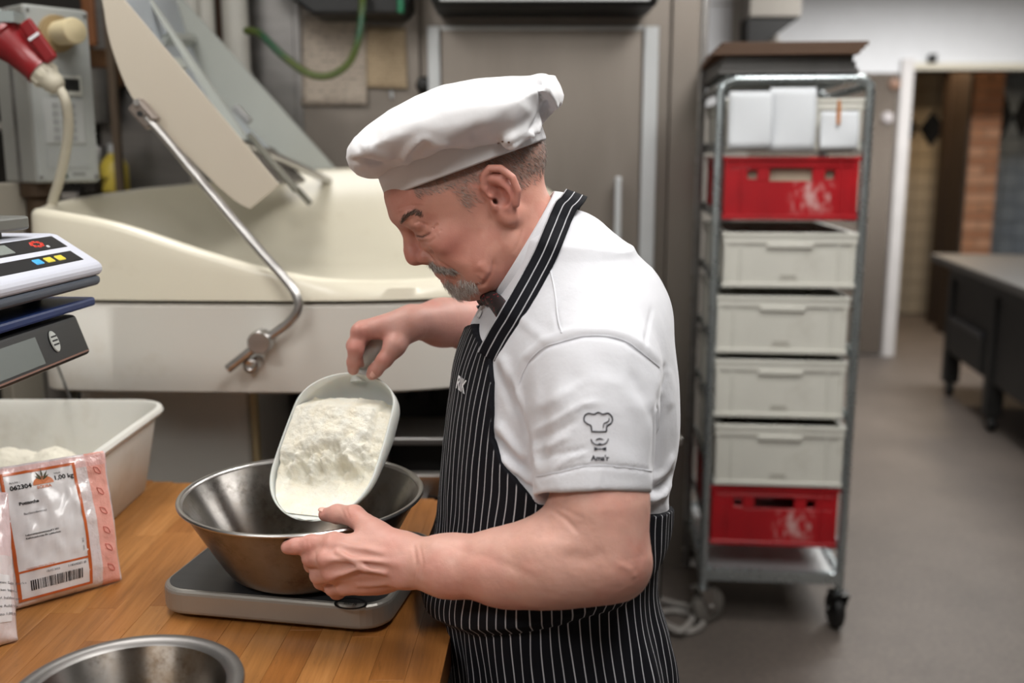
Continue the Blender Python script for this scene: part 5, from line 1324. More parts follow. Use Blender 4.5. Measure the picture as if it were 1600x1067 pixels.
def shirt_sdf(p):
    d = torso_up(p)
    sl = n_chain(p, [SHL + np.array([0.0, -0.004, 0.01]), P3(930, 640, 1.19), CUFF + (CUFF - SHL) * 0.12], [0.074, 0.078, 0.0715])
    inn = n_chain(p, [SHL, CUFF + (CUFF - SHL) * 0.5], [0.06, 0.0665])
    ax = V((CUFF - SHL) / np.linalg.norm(CUFF - SHL)); ax = V(np.array([0.02, -0.42, -1.0]) / np.linalg.norm([0.02, -0.42, -1.0]))
    cut = (p - V(CUFF)) @ ax
    sl = smax(sl, cut - 0.012, 0.004)
    sl = np.maximum(sl, -np.maximum(inn, -(cut + 0.09)))
    d = smin(d, sl, 0.022)
    sr = n_chain(p, [SHR, (SHR + ELR) / 2 + np.array([0, 0.0, 0])], [0.072, 0.075]); d = smin(d, sr, 0.03)
    # folds: from the armpit over chest and sleeve, at the back and above the waist
    for (a, b, ya, yb, ra, rb, k) in FOLDS:
        d = smin(d, n_cone(p, P3(*a, ya), P3(*b, yb), ra, rb), k)
    for (a, b, ya, yb, ra, rb, k) in CREASES:
        d = smax(d, -n_cone(p, P3(*a, ya), P3(*b, yb), ra, rb), k)
    d = np.maximum(d, V(P3(900, 885, PY))[2] - p[..., 2])
    return d
FOLDS = [((1010, 775), (1036, 800), 1.24, 1.30, 0.007, 0.006, 0.02)]
CREASES = [((838, 590), (832, 700), 1.140, 1.140, 0.010, 0.012, 0.02), ((1028, 650), (1024, 740), 1.165, 1.175, 0.003, 0.004, 0.012)]
# ---- arms and hands
def larm_sdf(p):
    d = n_chain(p, [SHL, P3(935, 700, 1.175), P3(938, 790, 1.15), ELL], [0.058, 0.058, 0.0555, 0.046], 0.02)
    fa = n_chain(p, [P3(940, 862, 1.135), P3(880, 868, 1.142), P3(790, 886, 1.165), P3(700, 884, 1.19), P3(640, 878, 1.213)], [0.047, 0.0525, 0.0455, 0.0365, 0.0305], 0.02)
    d = smin(d, fa, 0.03)
    d = smin(d, n_cone(p, P3(968, 890, 1.14), P3(850, 884, 1.150), 0.029, 0.044), 0.035)
    d = smax(d, -n_cone(p, P3(862, 800, 1.10), P3(900, 822, 1.09), 0.002, 0.001), 0.012)
    return smin(d, lhand_sdf(p), 0.016)
def lhand_sdf(p):
    A = lambda x, y, Y: P3(x, y, Y)
    mc = [(A(632, 860, 1.217), A(522, 849, 1.228), 0.017, 0.0135), (A(634, 870, 1.207), A(514, 872, 1.213), 0.018, 0.0135),
          (A(636, 884, 1.207), A(520, 894, 1.215), 0.018, 0.0125), (A(636, 896, 1.213), A(540, 914, 1.224), 0.017, 0.0115)]
    d = None
    for a, b, ra, rb in mc:
        e = n_cone(p, a, b, ra, rb); d = e if d is None else smin(d, e, 0.014)
    d = smin(d, n_ell(p, A(588, 902, 1.232), (0.040, 0.018, 0.022)), 0.02)     # heel of the hand
    d = smin(d, n_cone(p, A(622, 855, 1.222), A(582, 834, 1.240), 0.020, 0.0165), 0.02)   # ball of the thumb
    th = n_chain(p, [A(588, 834, 1.240), A(553, 806, 1.272), A(527, 803, 1.290), A(508, 804, 1.300)], [0.0165, 0.0138, 0.0125, 0.0092], 0.006)
    d = smin(d, th, 0.012)
    ix = n_chain(p, [A(522, 849, 1.228), A(487, 850, 1.236), A(462, 853, 1.240), A(450, 855, 1.242)], [0.0138, 0.012, 0.0106, 0.0092], 0.005)
    d = smin(d, ix, 0.008)
    md = n_chain(p, [A(512, 873, 1.214), A(487, 871, 1.238), A(488, 882, 1.262), A(500, 893, 1.272)], [0.0138, 0.0124, 0.0105, 0.009], 0.005)
    rg = n_chain(p, [A(519, 895, 1.216), A(499, 898, 1.241), A(502, 908, 1.268), A(512, 916, 1.280)], [0.0132, 0.012, 0.0102, 0.0088], 0.005)
    pk = n_chain(p, [A(538, 914, 1.224), A(521, 918, 1.247), A(526, 925, 1.272), A(534, 930, 1.284)], [0.012, 0.011, 0.0095, 0.0082], 0.005)
    for f in (md, rg, pk): d = smin(d, f, 0.006)
    for x, y, Y, r in ((516, 850, 1.217, 0.006), (507, 873, 1.204, 0.0065), (514, 896, 1.206, 0.006)): d = smin(d, n_sph(p, A(x, y, Y), r), 0.010)
    # tendons and veins on the back of the hand
    for pts, r in (([(618, 868, 1.193), (575, 858, 1.199), (528, 851, 1.213)], 0.0022), ([(622, 880, 1.187), (570, 875, 1.190), (516, 874, 1.199)], 0.0022),
                   ([(600, 895, 1.187), (560, 888, 1.188), (535, 897, 1.195), (520, 900, 1.203)], 0.0022), ([(570, 888, 1.189), (545, 872, 1.192), (528, 862, 1.203)], 0.0018),
                   ([(628, 905, 1.192), (590, 912, 1.200), (560, 912, 1.206)], 0.002)):
        d = smin(d, n_chain(p, [A(*q) for q in pts], [r] * len(pts)), 0.007)
    d = smin(d, n_sph(p, A(628, 903, 1.196), 0.009), 0.014)                   # wrist bone
    return d
def rarm_sdf(p):
    A = lambda x, y, Y: P3(x, y, Y)
    d = n_chain(p, [SHR, ELR], [0.056, 0.046])
    d = smin(d, n_chain(p, [ELR, P3(740, 504, 1.66), P3(690, 504, 1.60), WRR], [0.044, 0.047, 0.036, 0.0275], 0.02), 0.02)
    for b, ra, rb in ((A(563, 519, 1.512), 0.020, 0.0135), (A(566, 514, 1.532), 0.02, 0.0135), (A(575, 514, 1.552), 0.02, 0.0125), (A(588, 517, 1.570), 0.018, 0.0115)):
        d = smin(d, n_cone(p, WRR + np.array([-0.012, (b[1] - 1.54) * 0.45, 0]), b, ra, rb), 0.014)
    d = smin(d, n_chain(p, [A(563, 519, 1.512), A(556, 545, 1.497), A(553, 566, 1.505), A(552, 577, 1.512)], [0.0135, 0.0118, 0.0102, 0.009], 0.006), 0.008)
    d = smin(d, n_chain(p, [A(566, 516, 1.532), A(553, 540, 1.527), A(560, 563, 1.535), A(572, 566, 1.548)], [0.0132, 0.0112, 0.010, 0.0085], 0.006), 0.006)
    d = smin(d, n_chain(p, [A(575, 516, 1.552), A(562, 538, 1.560), A(571, 556, 1.565), A(582, 556, 1.565)], [0.0122, 0.0105, 0.0095, 0.008], 0.006), 0.006)
    d = smin(d, n_chain(p, [A(588, 519, 1.570), A(576, 536, 1.582), A(584, 549, 1.582), A(592, 547, 1.578)], [0.011, 0.0095, 0.0085, 0.0075], 0.006), 0.006)
    d = smin(d, n_cone(p, A(634, 514, 1.528), A(616, 541, 1.505), 0.019, 0.0155), 0.018)
    d = smin(d, n_chain(p, [A(618, 540, 1.505), A(601, 562, 1.497), A(586, 579, 1.503), A(581, 585, 1.506)], [0.0150, 0.0118, 0.0105, 0.0088], 0.006), 0.010)
    d = smin(d, n_sph(p, A(560, 517, 1.501), 0.007), 0.010)
    return d
# ---- trousers and legs below the table edge
LEGF = [(0.06, 1.285), (0.10, 1.485)]
def trouser_sdf(p):
    d = None
    for (x, y) in LEGF:
        e = n_chain(p, [(0.08, 1.31 + (y - 1.285) * 0.75, 0.82), (x + 0.015, y, 0.46), (x + 0.03, y, 0.09)], [0.105, 0.078, 0.068])
        d = e if d is None else smin(d, e, 0.04)
    d = smin(d, n_ell(p, (0.085, PY, 0.80), (0.115, 0.15, 0.13)), 0.05)
    return np.maximum(d, 0.06 - p[..., 2])
def core_sdf(p): return np.minimum(torso_up(p) + 0.022, trouser_sdf(p) + 0.02)

t_head = mesh_sdf(head_sdf, HO - 0.17 + np.array([0, 0.02, -0.06]), HO + np.array([0.19, 0.15, 0.19]), 0.0019)
t_larm = mesh_sdf(larm_sdf, P3(430, 960, 1.12) + np.array([-0.03, -0.12, -0.05]), SHL + np.array([0.12, 0.13, 0.09]), 0.0021)
t_rarm = mesh_sdf(rarm_sdf, np.array([-0.27, 1.44, 1.10]), np.array([0.13, 1.84, 1.32]), 0.0021)
t_core = mesh_sdf(core_sdf, np.array([-0.25, 1.0, 0.05]), np.array([0.35, 1.75, 1.45]), 0.012)
hv, hq = t_head
# skin colours (what the skin itself has: ruddy cheeks, nose and ears, grey shaven hair, pink knuckles; plus painted shade at eye corner and ear canal)
def skin_base(v, amp=0.10, col='#c49080'):
    n = nfbm(v, 60, 3); m_ = nfbm(v, 14, 2) + 0.6 * nfbm(v, 40, 3)
    c = np.array(srgb(col))[None] * (1 + amp * 0.5 * n[:, None]) * np.array([1, 1, 1])[None]
    c = c * (1 - 0.16 * np.clip(m_, 0, 1)[:, None] * np.array([0.2, 1, 1])[None])
    return c
def blend(c, w, col): return c * (1 - w[:, None]) + np.array(col)[None] * w[:, None]
def fold_lines(v, lines, conv, facing):
    x, y = proj_px(v); out = np.zeros(len(v))
    for pts, wpx, amp in lines:
        P = [conv(*p) for p in pts]; best = np.full(len(v), 1e9); tt_ = np.zeros(len(v))
        for k in range(len(P) - 1):
            ax_, ay_ = P[k]; bx_, by_ = P[k + 1]; ex, ey = bx_ - ax_, by_ - ay_
            t = np.clip(((x - ax_) * ex + (y - ay_) * ey) / (ex * ex + ey * ey), 0, 1); d2 = (x - ax_ - ex * t) ** 2 + (y - ay_ - ey * t) ** 2
            m_ = d2 < best; best = np.where(m_, d2, best); tt_ = np.where(m_, (k + t) / (len(P) - 1), tt_)
        out += amp * np.exp(-best / wpx ** 2) * np.clip(np.minimum(tt_, 1 - tt_) * 5 + 0.25, 0, 1)
    return out * facing
def proj_px(P):
    P = np.asarray(P); d = P[:, 1] * _c + (CAM_H - P[:, 2]) * _s; v = (CAM_H - P[:, 2]) * _c - P[:, 1] * _s
    return 800 + FPX * P[:, 0] / d, 533.5 + FPX * v / d
def facing_of(v, n, k=4): w = v - np.array([0, 0, CAM_H]); return np.clip(-(n * w).sum(1) / np.linalg.norm(w, axis=1) * k, 0, 1)
FCONV = lambda a, b: (600 + a / 4.104, 230 + b / 4.104)
# folds of the face, the same on both sides: worked out on the mirrored left half
def mirrored(v):
    q = ((v.astype(f32) - HOf) @ HM).astype(np.float64); q[:, 2] = np.abs(q[:, 2]); return HO + q @ HM.astype(np.float64).T
hn0 = normals_of(hv, hq); hnm = hn0 @ HM.astype(np.float64); hsgn = np.sign((hv - HO) @ hl); hnm[:, 2] *= hsgn; hnm = hnm @ HM.astype(np.float64).T
hmir = mirrored(hv); hfac = facing_of(hmir, hnm, 5)
def px_w(path, wpx): return fold_lines(hmir, [(path, wpx, 1.0)], FCONV, np.clip(hfac * 2, 0, 1))
FL = [([(200, 568), (245, 577), (300, 547)], 1.3, -0.0016), ([(185, 490), (228, 478), (285, 505)], 1.6, -0.0014), ([(205, 530), (245, 520), (285, 530)], 5, 0.0012),
      ([(100, 490), (140, 440), (185, 425), (250, 450)], 6, 0.0022), ([(220, 602), (290, 612), (338, 572)], 1.8, -0.0010), ([(240, 590), (300, 582)], 2.5, 0.0010), ([(322, 525), (348, 580), (325, 622)], 2.6, -0.0005),
      ([(300, 675), (335, 722), (430, 785), (520, 862)], 2.8, -0.0022), ([(330, 640), (430, 705), (540, 785)], 11, 0.0022), ([(322, 700), (300, 655), (290, 640)], 2.2, -0.0016),
      ([(702, 715), (690, 800), (640, 880), (565, 895)], 3, -0.0022), ([(600, 740), (652, 800), (620, 850)], 9, 0.0030), ([(890, 520), (872, 600), (830, 680)], 2.2, -0.0010),
      ([(380, 812), (440, 838), (490, 856)], 1.6, -0.0016), ([(80, 400), (170, 372), (260, 378)], 2, -0.0006), ([(70, 440), (150, 400), (230, 398)], 2, -0.0006), ([(780, 560), (760, 680), (720, 800)], 7, -0.0012)]
hv = hv + hn0 * fold_lines(hmir, FL, FCONV, hfac)[:, None]
t_head = (hv, hq)
hc = skin_base(hv); hp = ((hv.astype(f32) - HOf) @ HM) * 1000; hpm = hp.copy(); hpm[:, 2] = np.abs(hpm[:, 2])
ruddy = srgb('#b0625a')
gs = lambda c, r: np.exp(-((((hpm - np.array(c)) / np.array(r)) ** 2).sum(1)))
for c_, r_, k_ in (((85, -20, 55), (26, 24, 25), 0.55), ((138, -12, 0), (18, 18, 20), 0.7), ((-10, 8, 85), (30, 42, 24), 0.55), ((115, 60, 30), (40, 30, 40), 0.25), ((60, -70, 50), (30, 25, 25), 0.3)):
    hc = blend(hc, k_ * gs(c_, r_), ruddy)
hc = blend(hc, 0.85 * gs((114, -58, 10), (10, 7, 20)), srgb('#a5605a'))       # lips
hc = blend(hc, np.clip(px_w([(200, 568), (245, 577), (300, 547)], 1.5) * 1.1, 0, 0.85) * (hpm[:, 2] > 12), srgb('#3a2620'))   # lash line
hc = blend(hc, 0.4 * px_w([(160, 500), (200, 545), (215, 565)], 5), srgb('#8f5a50'))   # shadow by the nose bridge put into the inner corner's colour
hc = blend(hc, 0.35 * gs((112, 0, 32), (10, 6, 16)), srgb('#9c675a'))
hc = blend(hc, 0.9 * gs((4, 0, 70), (4.5, 6, 8)), srgb('#4a2620'))            # ear canal, its shade put into the colour
frk = np.clip(nfbm(hv, 45, 4) * 0.8, 0, 1)
hc = blend(hc, np.clip(frk, 0, 0.3), srgb('#b06f62'))
grey = srgb('#8b7a71')
side = (hpm[:, 2] > 25)
hairline = np.clip((hp[:, 1] - (30 + 22 * np.clip((hp[:, 0] - 10) / 70, 0, 1))) / 8, 0, 1) * (hp[:, 0] < 90)
side_burn = np.clip(1 - np.abs(hp[:, 0] - 34) / 16, 0, 1) * np.clip((hp[:, 1] - 8) / 12, 0, 1)
backh = np.clip((-18 - hp[:, 0]) / 12, 0, 1) * np.clip((hp[:, 1] + 6 - np.clip((-30 - hp[:, 0]), 0, 60) * 0.0) / 14, 0, 1)
isear = (hpm[:, 2] > 79) & (hp[:, 0] < 16) & (hp[:, 0] > -36) & (hp[:, 1] < 48)
hw = np.clip(np.maximum.reduce([hairline, side_burn, backh]), 0, 1) * ~isear
hc = blend(hc, 0.55 * hw, grey)
moust_w = px_w([(275, 730), (330, 770), (400, 790), (462, 800)], 4.0) * (hp[:, 0] > 95)
beard_w = np.maximum(px_w([(395, 850), (425, 905), (480, 930), (545, 905), (590, 870)], 9.0), 0.8 * px_w([(470, 850), (520, 880), (570, 880)], 6.0)) * (hp[:, 0] > 78)
beard_w = np.maximum(beard_w, gs((118, -80, 0), (12, 14, 16)))
hc = blend(hc, 0.45 * np.maximum(beard_w, moust_w), srgb('#a8958c'))
lv, lq = t_larm
ln0 = normals_of(lv, lq)
AL = [([(863, 797), (885, 812), (905, 835)], 4, -0.0013), ([(868, 790), (890, 800), (915, 812)], 3.5, -0.0006), ([(880, 868), (920, 872), (948, 862)], 11, -0.0014), ([(790, 858), (850, 850), (900, 856)], 14, 0.0015), ([(690, 850), (760, 870), (840, 905)], 9, -0.0010),
      ([(964, 880), (985, 890), (992, 905)], 5, 0.0012), ([(645, 845), (650, 880), (646, 912)], 3, -0.0012), ([(655, 850), (661, 880), (656, 910)], 2.5, -0.0008),
      ([(448, 858), (455, 862)], 2, -0.0004), ([(478, 842), (480, 862)], 2, -0.0007), ([(484, 842), (487, 862)], 1.6, -0.0006), ([(492, 860), (494, 880)], 1.6, -0.0006), ([(532, 792), (540, 812)], 2, -0.0007), ([(540, 792), (547, 812)], 1.6, -0.0006)]
lv = lv + ln0 * (fold_lines(lv, AL, lambda a, b: (a, b), facing_of(lv, ln0, 5)) + 0.00025 * nfbm(lv, 120, 2))[:, None]; t_larm = (lv, lq)
lc = skin_base(lv, 0.10, '#c89b8d')
knk = np.zeros(len(lv))
for x, y, Y, r in ((516, 850, 1.217, 0.013), (507, 873, 1.204, 0.013), (514, 896, 1.206, 0.013), (487, 852, 1.226, 0.012), (490, 870, 1.226, 0.014), (553, 803, 1.26, 0.014), (505, 804, 1.295, 0.013), (972, 895, 1.11, 0.03), (452, 855, 1.235, 0.012)):
    knk = np.maximum(knk, np.exp(-(((lv - P3(x, y, Y)) ** 2).sum(1)) / r ** 2))
lc = blend(lc, 0.55 * knk, srgb('#bb7566'))
handw = np.clip((P3(680, 880, 1.2)[0] - lv[:, 0]) / 0.05, 0, 1); lc = blend(lc, 0.30 * handw, srgb('#c48a80'))
rv, rq = t_rarm; rc = skin_base(rv, 0.10, '#c6968a')
knk = np.zeros(len(rv))
for x, y, Y in ((560, 517, 1.50), (556, 545, 1.488), (601, 562, 1.49), (583, 583, 1.497), (552, 572, 1.5)):
    knk = np.maximum(knk, np.exp(-(((rv - P3(x, y, Y)) ** 2).sum(1)) / 0.014 ** 2))
rc = blend(rc, 0.5 * knk, srgb('#b86d5d'))
cv_, cq_ = t_core; cc_ = skin_base(cv_)
bv, bq = join_nets(t_head, t_larm, t_rarm, t_core)
def skin_mat():
    t = NT('skin'); a = t.n('ShaderNodeAttribute'); a.attribute_name = 'skin'; t.base(a.outputs['Color'])
    v = t.coord('Object'); p = t.n('ShaderNodeTexVoronoi'); p.inputs['Scale'].default_value = 900; t.l(v, p.inputs['Vector'])
    n = t.noise(v, 260, 4); t.bump(t.math('ADD', t.math('MULTIPLY', p.outputs['Distance'], 0.5), n), 0.22, 0.0012)
    t.inp('Roughness', 0.47); t.inp('Specular IOR Level', 0.42)
    t.inp('Subsurface Weight', 0.22); t.inp('Subsurface Radius', (0.009, 0.0035, 0.002)); t.inp('Subsurface Scale', 0.4); return t.m
M['skin'] = skin_mat()
person = np_mesh('person', bv, bq, M['skin'], None, None, np.concatenate([hc, lc, rc, cc_]))
tag(person, 'baker in a white cap, shirt and striped apron pouring flour from a scoop', 'person')
body_bvh = bvh_np(*join_nets(t_head, t_larm, t_rarm))
# finger nails
nm = mat('finger nail', '#d9a798', 0.3)
# ------------------------------------------------------------------ his clothes
def cloth_mat(name, col, rough=0.85, bump=0.25, scale=900, sheen=0.2, dirt=None):
    t = NT(name); v = t.coord('Object'); c = srgb(col)
    big = t.noise(v, 9, 3); out = t.ramp(big, [(0.3, tuple(x * 0.96 for x in c)), (0.7, c)])
    t.base(out); t.inp('Roughness', rough); t.inp('Specular IOR Level', 0.25); t.inp('Sheen Weight', sheen)
    n = t.noise(v, scale, 2); w = t.noise(v, 38, 4, 0.55)
    t.bump(t.math('ADD', t.math('MULTIPLY', n, 0.10), t.math('MULTIPLY', w, 0.9)), bump, 0.004); return t.m
M['shirt'] = cloth_mat('white shirt cotton', '#d0d1d7', 0.85, 0.35)
M['cap'] = cloth_mat('white cap cotton', '#dedee1', 0.85, 0.22)
sv, sq = mesh_sdf(shirt_sdf, np.array([-0.22, 1.03, 0.86]), np.array([0.34, 1.78, 1.46]), 0.0034)
sn = normals_of(sv, sq)
# fine drape: creases that run mostly downwards, stronger near armpit, waist and sleeve
q_ = sv.copy(); q_[:, 2] *= 0.45; q_[:, 0] += 0.25 * sv[:, 2]
dr = 0.0022 * nfbm(q_, 16, 3)
q2 = sv.copy(); q2[:, 0] *= 0.5; q2[:, 2] += 0.35 * sv[:, 0]
sleeve = np.clip((1.22 - sv[:, 1]) / 0.04, 0, 1)
dr += 0.0020 * sleeve * nfbm(q2, 22, 2)
waist = np.clip((1.08 - sv[:, 2]) / 0.12, 0, 1) * (1 - sleeve)
q3 = sv.copy(); q3[:, 0] *= 0.5; q3[:, 1] *= 0.5
dr += 0.0035 * waist * np.sin((sv[:, 2] + 0.05 * nfbm(sv, 9, 2)) * 95) * 0.6
facing = facing_of(sv, sn, 3)
LN = [([(130, 345), (175, 235), (245, 170), (310, 145), (400, 120), (500, 120), (580, 142), (650, 190), (722, 250)], 3.2, -0.0026),
      ([(112, 325), (160, 215), (230, 148), (310, 108), (400, 92), (500, 92), (590, 112), (668, 165), (740, 232)], 6.5, 0.0032),
      ([(95, 290), (118, 380), (150, 470), (178, 560)], 6, -0.006), ([(135, 360), (165, 430), (190, 560), (205, 680)], 6, 0.003),
      ([(60, 200), (95, 290), (140, 400)], 9, 0.004), ([(45, 240), (75, 330), (120, 450)], 6, -0.004),
      ([(190, 520), (290, 470), (400, 405), (470, 395)], 5, 0.0022), ([(195, 560), (290, 520), (390, 465)], 5, -0.0020),
      ([(200, 600), (280, 572), (345, 535)], 5, 0.0022), ([(205, 640), (290, 612), (380, 600), (420, 585)], 4.5, -0.0018), ([(290, 665), (350, 630), (420, 605)], 4, 0.0018),
      ([(210, 420), (300, 380), (420, 300)], 8, 0.0016), ([(430, 300), (560, 330), (640, 420), (690, 560)], 14, 0.0022), ([(600, 260), (660, 380), (700, 480)], 9, -0.0022),
      ([(745, 230), (752, 290), (735, 350)], 4, -0.004), ([(730, 335), (718, 450), (705, 600), (695, 700)], 6, -0.006), ([(760, 250), (775, 330), (765, 430)], 6, 0.003),
      ([(690, 725), (740, 690), (785, 610)], 5, 0.004), ([(690, 765), (745, 735), (780, 680)], 4.5, -0.005), ([(672, 805), (730, 790), (778, 720)], 6, 0.006),
      ([(660, 850), (700, 840), (735, 800)], 4.5, -0.006), ([(650, 905), (700, 900), (740, 870)], 7, 0.006), ([(630, 960), (690, 955), (735, 930)], 5, -0.004), ([(625, 985), (700, 985), (735, 970)], 6, 0.005),
      ([(40, 480), (100, 560), (170, 640)], 8, 0.005), ([(40, 540), (90, 610), (170, 690)], 6, -0.005), ([(60, 620), (120, 680), (200, 740)], 7, 0.005), ([(110, 690), (160, 735), (205, 770)], 5, -0.004),
      ([(205, 708), (300, 688), (400, 664), (480, 660), (600, 670), (692, 682)], 2.6, -0.0022), ([(480, 660), (475, 700), (468, 760)], 4, 0.002),
      ([(285, 0), (300, 100)], 3, -0.0018), ([(690, 0), (660, 170)], 3, -0.0018), ([(120, 20), (200, 100), (260, 140)], 9, 0.002)]
dr += fold_lines(sv, LN, lambda a, b: (760 + a * 0.3747, 480 + b * 0.3747), facing)
cuffw = np.clip(1 - np.abs((sv - CUFF) @ np.array([0.02, -0.42, -1.0]) + 0.012) / 0.05, 0, 1) * sleeve
sv = sv + sn * dr[:, None]
shirt = np_mesh('shirt', sv, sq, M['shirt'], person); tag(shirt, 'white short sleeved shirt')
shirt_bvh = bvh_np(sv, sq)
def seam(path, r, name, m, parent, n=8, lift=0.0006, bv=None):
    pts = [cast(bv or shirt_bvh, x, y, lift)[0] for x, y in [(p.x, p.y) for p in smoothpath([(a, b, 0) for a, b in path], n)]]
    pts = [p for p in pts if p is not None]
    return MB().tube(pts, r, 6).build(name, m, parent, nrm=False)
seam([(811, 600), (826, 566), (850, 543), (877, 534), (912, 525), (948, 525), (980, 534), (1004, 552), (1030, 574)], 0.0006, 'seam', M['shirt'], shirt)
seam([(838, 744), (872, 738), (910, 729), (940, 727), (985, 731), (1018, 736)], 0.0005, 'seam', M['shirt'], shirt)
seam([(856, 405), (866, 450), (872, 495), (878, 520)], 0.0010, 'seam', M['shirt'], shirt)
# printed mark on the sleeve: cook's cap outline, smile with moustache, bow tie and lettering
ink_s = mat('dark blue embroidery', '#20212c', 0.7)
def LG(x, y): return (880 + x * 100 / 889, 620 + y * 120 / 1067)    # pixel of the close-up -> photograph
mark = seam([LG(*p) for p in [(395, 478), (385, 400), (340, 375), (293, 330), (300, 262), (350, 228), (425, 240), (488, 215), (550, 240), (620, 226), (672, 270), (680, 330), (650, 375), (605, 400), (598, 470), (585, 480), (500, 482), (395, 478)]], 0.00075, 'sleeve_emblem', ink_s, shirt, 8, 0.0010)
seam([LG(*p) for p in [(634, 296), (632, 325), (605, 350), (570, 365), (558, 395), (560, 430)]], 0.00055, 'sleeve_emblem', ink_s, shirt, 6, 0.0010)
seam([LG(*p) for p in [(388, 585), (400, 620), (440, 655), (510, 665), (575, 650), (612, 615), (625, 578)]], 0.0006, 'sleeve_emblem', ink_s, shirt, 6, 0.0010)
def flat_on(polys, name, m, parent, lift=0.0012, bv=None):
    b = MB()
    for poly in polys:
        vs = [cast(bv or shirt_bvh, *p, lift)[0] for p in poly]
        if None not in vs: b.add(vs, [tuple(range(len(vs)))[::-1]])
    return b.build(name, m, parent, nrm=False)
flat_on([[LG(*p) for p in [(440, 605), (470, 580), (505, 570), (540, 582), (568, 603), (535, 598), (505, 590), (475, 598)]]], 'sleeve_emblem', ink_s, shirt)
flat_on([[LG(*p) for p in [(475, 655), (508, 640), (545, 655), (510, 675)]]], 'sleeve_emblem', ink_s, shirt)
flat_on([[LG(*p) for p in [(432, 695), (505, 722), (432, 750)]], [LG(*p) for p in [(595, 695), (515, 722), (595, 750)]], [LG(*p) for p in [(498, 712), (522, 712), (522, 732), (498, 732)]]], 'sleeve_emblem', ink_s, shirt)
def text_on(txt, px, py, hpx, wpx, name, m, parent, bv, lift=0.0012, slope=0.0, bold=0.02):
    vs, fs = text_mesh(txt, 1.0, 'LEFT', 0, bold); x1 = max(v[0] for v in vs); y1 = max(v[1] for v in vs)
    P = [cast(bv, px + v[0] / x1 * wpx, py - v[1] / y1 * hpx + slope * v[0] / x1 * wpx, lift)[0] for v in vs]
    if None in P: return None
    return MB().add(P, fs).build(name, m, parent, nrm=False)
text_on("Ama'r", *LG(388, 882), 8.5, 28, 'sleeve_lettering', ink_s, shirt, shirt_bvh, 0.0012, 0.0, 0.03)
# ---- apron
NPH = 361; PH = np.linspace(-PI, PI, NPH)      # angle round the torso: 0 = belly, + = left (camera side)
ZL = np.linspace(0.60, 1.30, 176)
def ring_pts(z):
    cx, a, b = torso_ab(np.array([z])); c, s = np.cos(PH), np.sin(PH)
    k = (np.abs(c / a) ** EX + np.abs(s / b) ** EX) ** (-1 / EX); fw, lf = k * c, k * s
    return np.stack([cx - fw * ct + lf * st_w, PY - fw * st_w - lf * ct, np.full(NPH, z)], -1)
RINGS = np.stack([ring_pts(z) for z in ZL])                       # (z, phi, 3)
seg = np.linalg.norm(np.diff(RINGS, axis=1), axis=2); ARC = np.concatenate([np.zeros((len(ZL), 1)), np.cumsum(seg, 1)], 1); ARC -= ARC[:, NPH // 2][:, None]
rpx, rpy = proj_px(RINGS.reshape(-1, 3)); rpx = rpx.reshape(len(ZL), NPH); rpy = rpy.reshape(len(ZL), NPH)
near = (PH > 0.02) & (PH < 2.6)
def phi_at(px, py):
    d = np.where(near[None, :], (rpx - px) ** 2 + (rpy - py) ** 2, 1e9); i, j = np.unravel_index(np.argmin(d), d.shape)
    return ZL[i], PH[j]
EDGE = [phi_at(*p) for p in [(772, 548), (774, 600), (773, 650), (772, 685), (786, 720), (812, 752), (845, 785)]]
ez = np.array([e[0] for e in EDGE][::-1]); ep = np.array([e[1] for e in EDGE][::-1])
WTOP = phi_at(900, 868)[0]; WBACK = phi_at(1020, 864)[0]
BIBTOP = EDGE[0][0]
def edge_phi(z):
    e = np.interp(z, ez, ep); low = ez[0]
    return np.where(z < low, ep[0] + (low - z) / max(low - WTOP, 0.01) * (PI * 1.02 - ep[0]), e)
LINE = [phi_at(*p) for p in [(712, 972), (752, 984), (800, 984), (860, 974), (920, 958), (965, 940), (1000, 908), (1024, 870)]]
lp = np.array([0.0] + [e[1] for e in LINE] + [PI]); lz = np.array([LINE[0][0]] + [e[0] for e in LINE] + [LINE[-1][0]]); o_ = np.argsort(lp); lp, lz = lp[o_], lz[o_]
def apron_off(z, ph):
    zl = np.interp(np.abs(ph), lp, lz); h = z - zl
    fr = np.clip(1.3 - np.abs(ph) / 2.6, 0, 1)
    up = 0.007 + 0.024 * fr * np.exp(-np.clip(h - 0.022, 0, 1) ** 2 / 0.055 ** 2) * np.clip((h + 0.004) / 0.02, 0, 1)
    up = up - 0.0035 * np.clip((np.abs(ph) - 2.0) / 0.6, 0, 1)
    return np.where(h > -0.004, up, 0.007 + 0.004 * np.clip(-h * 8, 0, 1))
def apron_sdf(p):
    fw, lf, a, b = torso_loc(p); ph = np.arctan2(lf, fw); z = p[..., 2]
    d = torso_core(np.minimum(p, np.array([9, 9, 1.30], dtype=f32))) - apron_off(z, ph)
    d = np.maximum(d, -(d + 0.03))
    rr = np.sqrt(fw * fw + lf * lf)
    topz = BIBTOP + 0.004 + 0.018 * np.clip(1 - np.abs(ph) / 0.5, 0, 1)
    zl0 = np.interp(np.abs(ph), lp, lz); lim = np.where(z < zl0 - 0.012, 3.3, np.where(ph > 0, 2.8, 1.7))
    reg = np.maximum((np.abs(ph) - np.minimum(edge_phi(z), lim)) * rr, z - topz)
    d = np.maximum(d, np.maximum(reg, 0.44 - z))
    return d.astype(f32)
av, aq = mesh_sdf(apron_sdf, np.array([-0.24, 1.05, 0.44]), np.array([0.36, 1.72, 1.30]), 0.0036, 1.8)
fw, lf, aa, bb_ = torso_loc(av.astype(f32)); ph = np.arctan2(lf, fw)
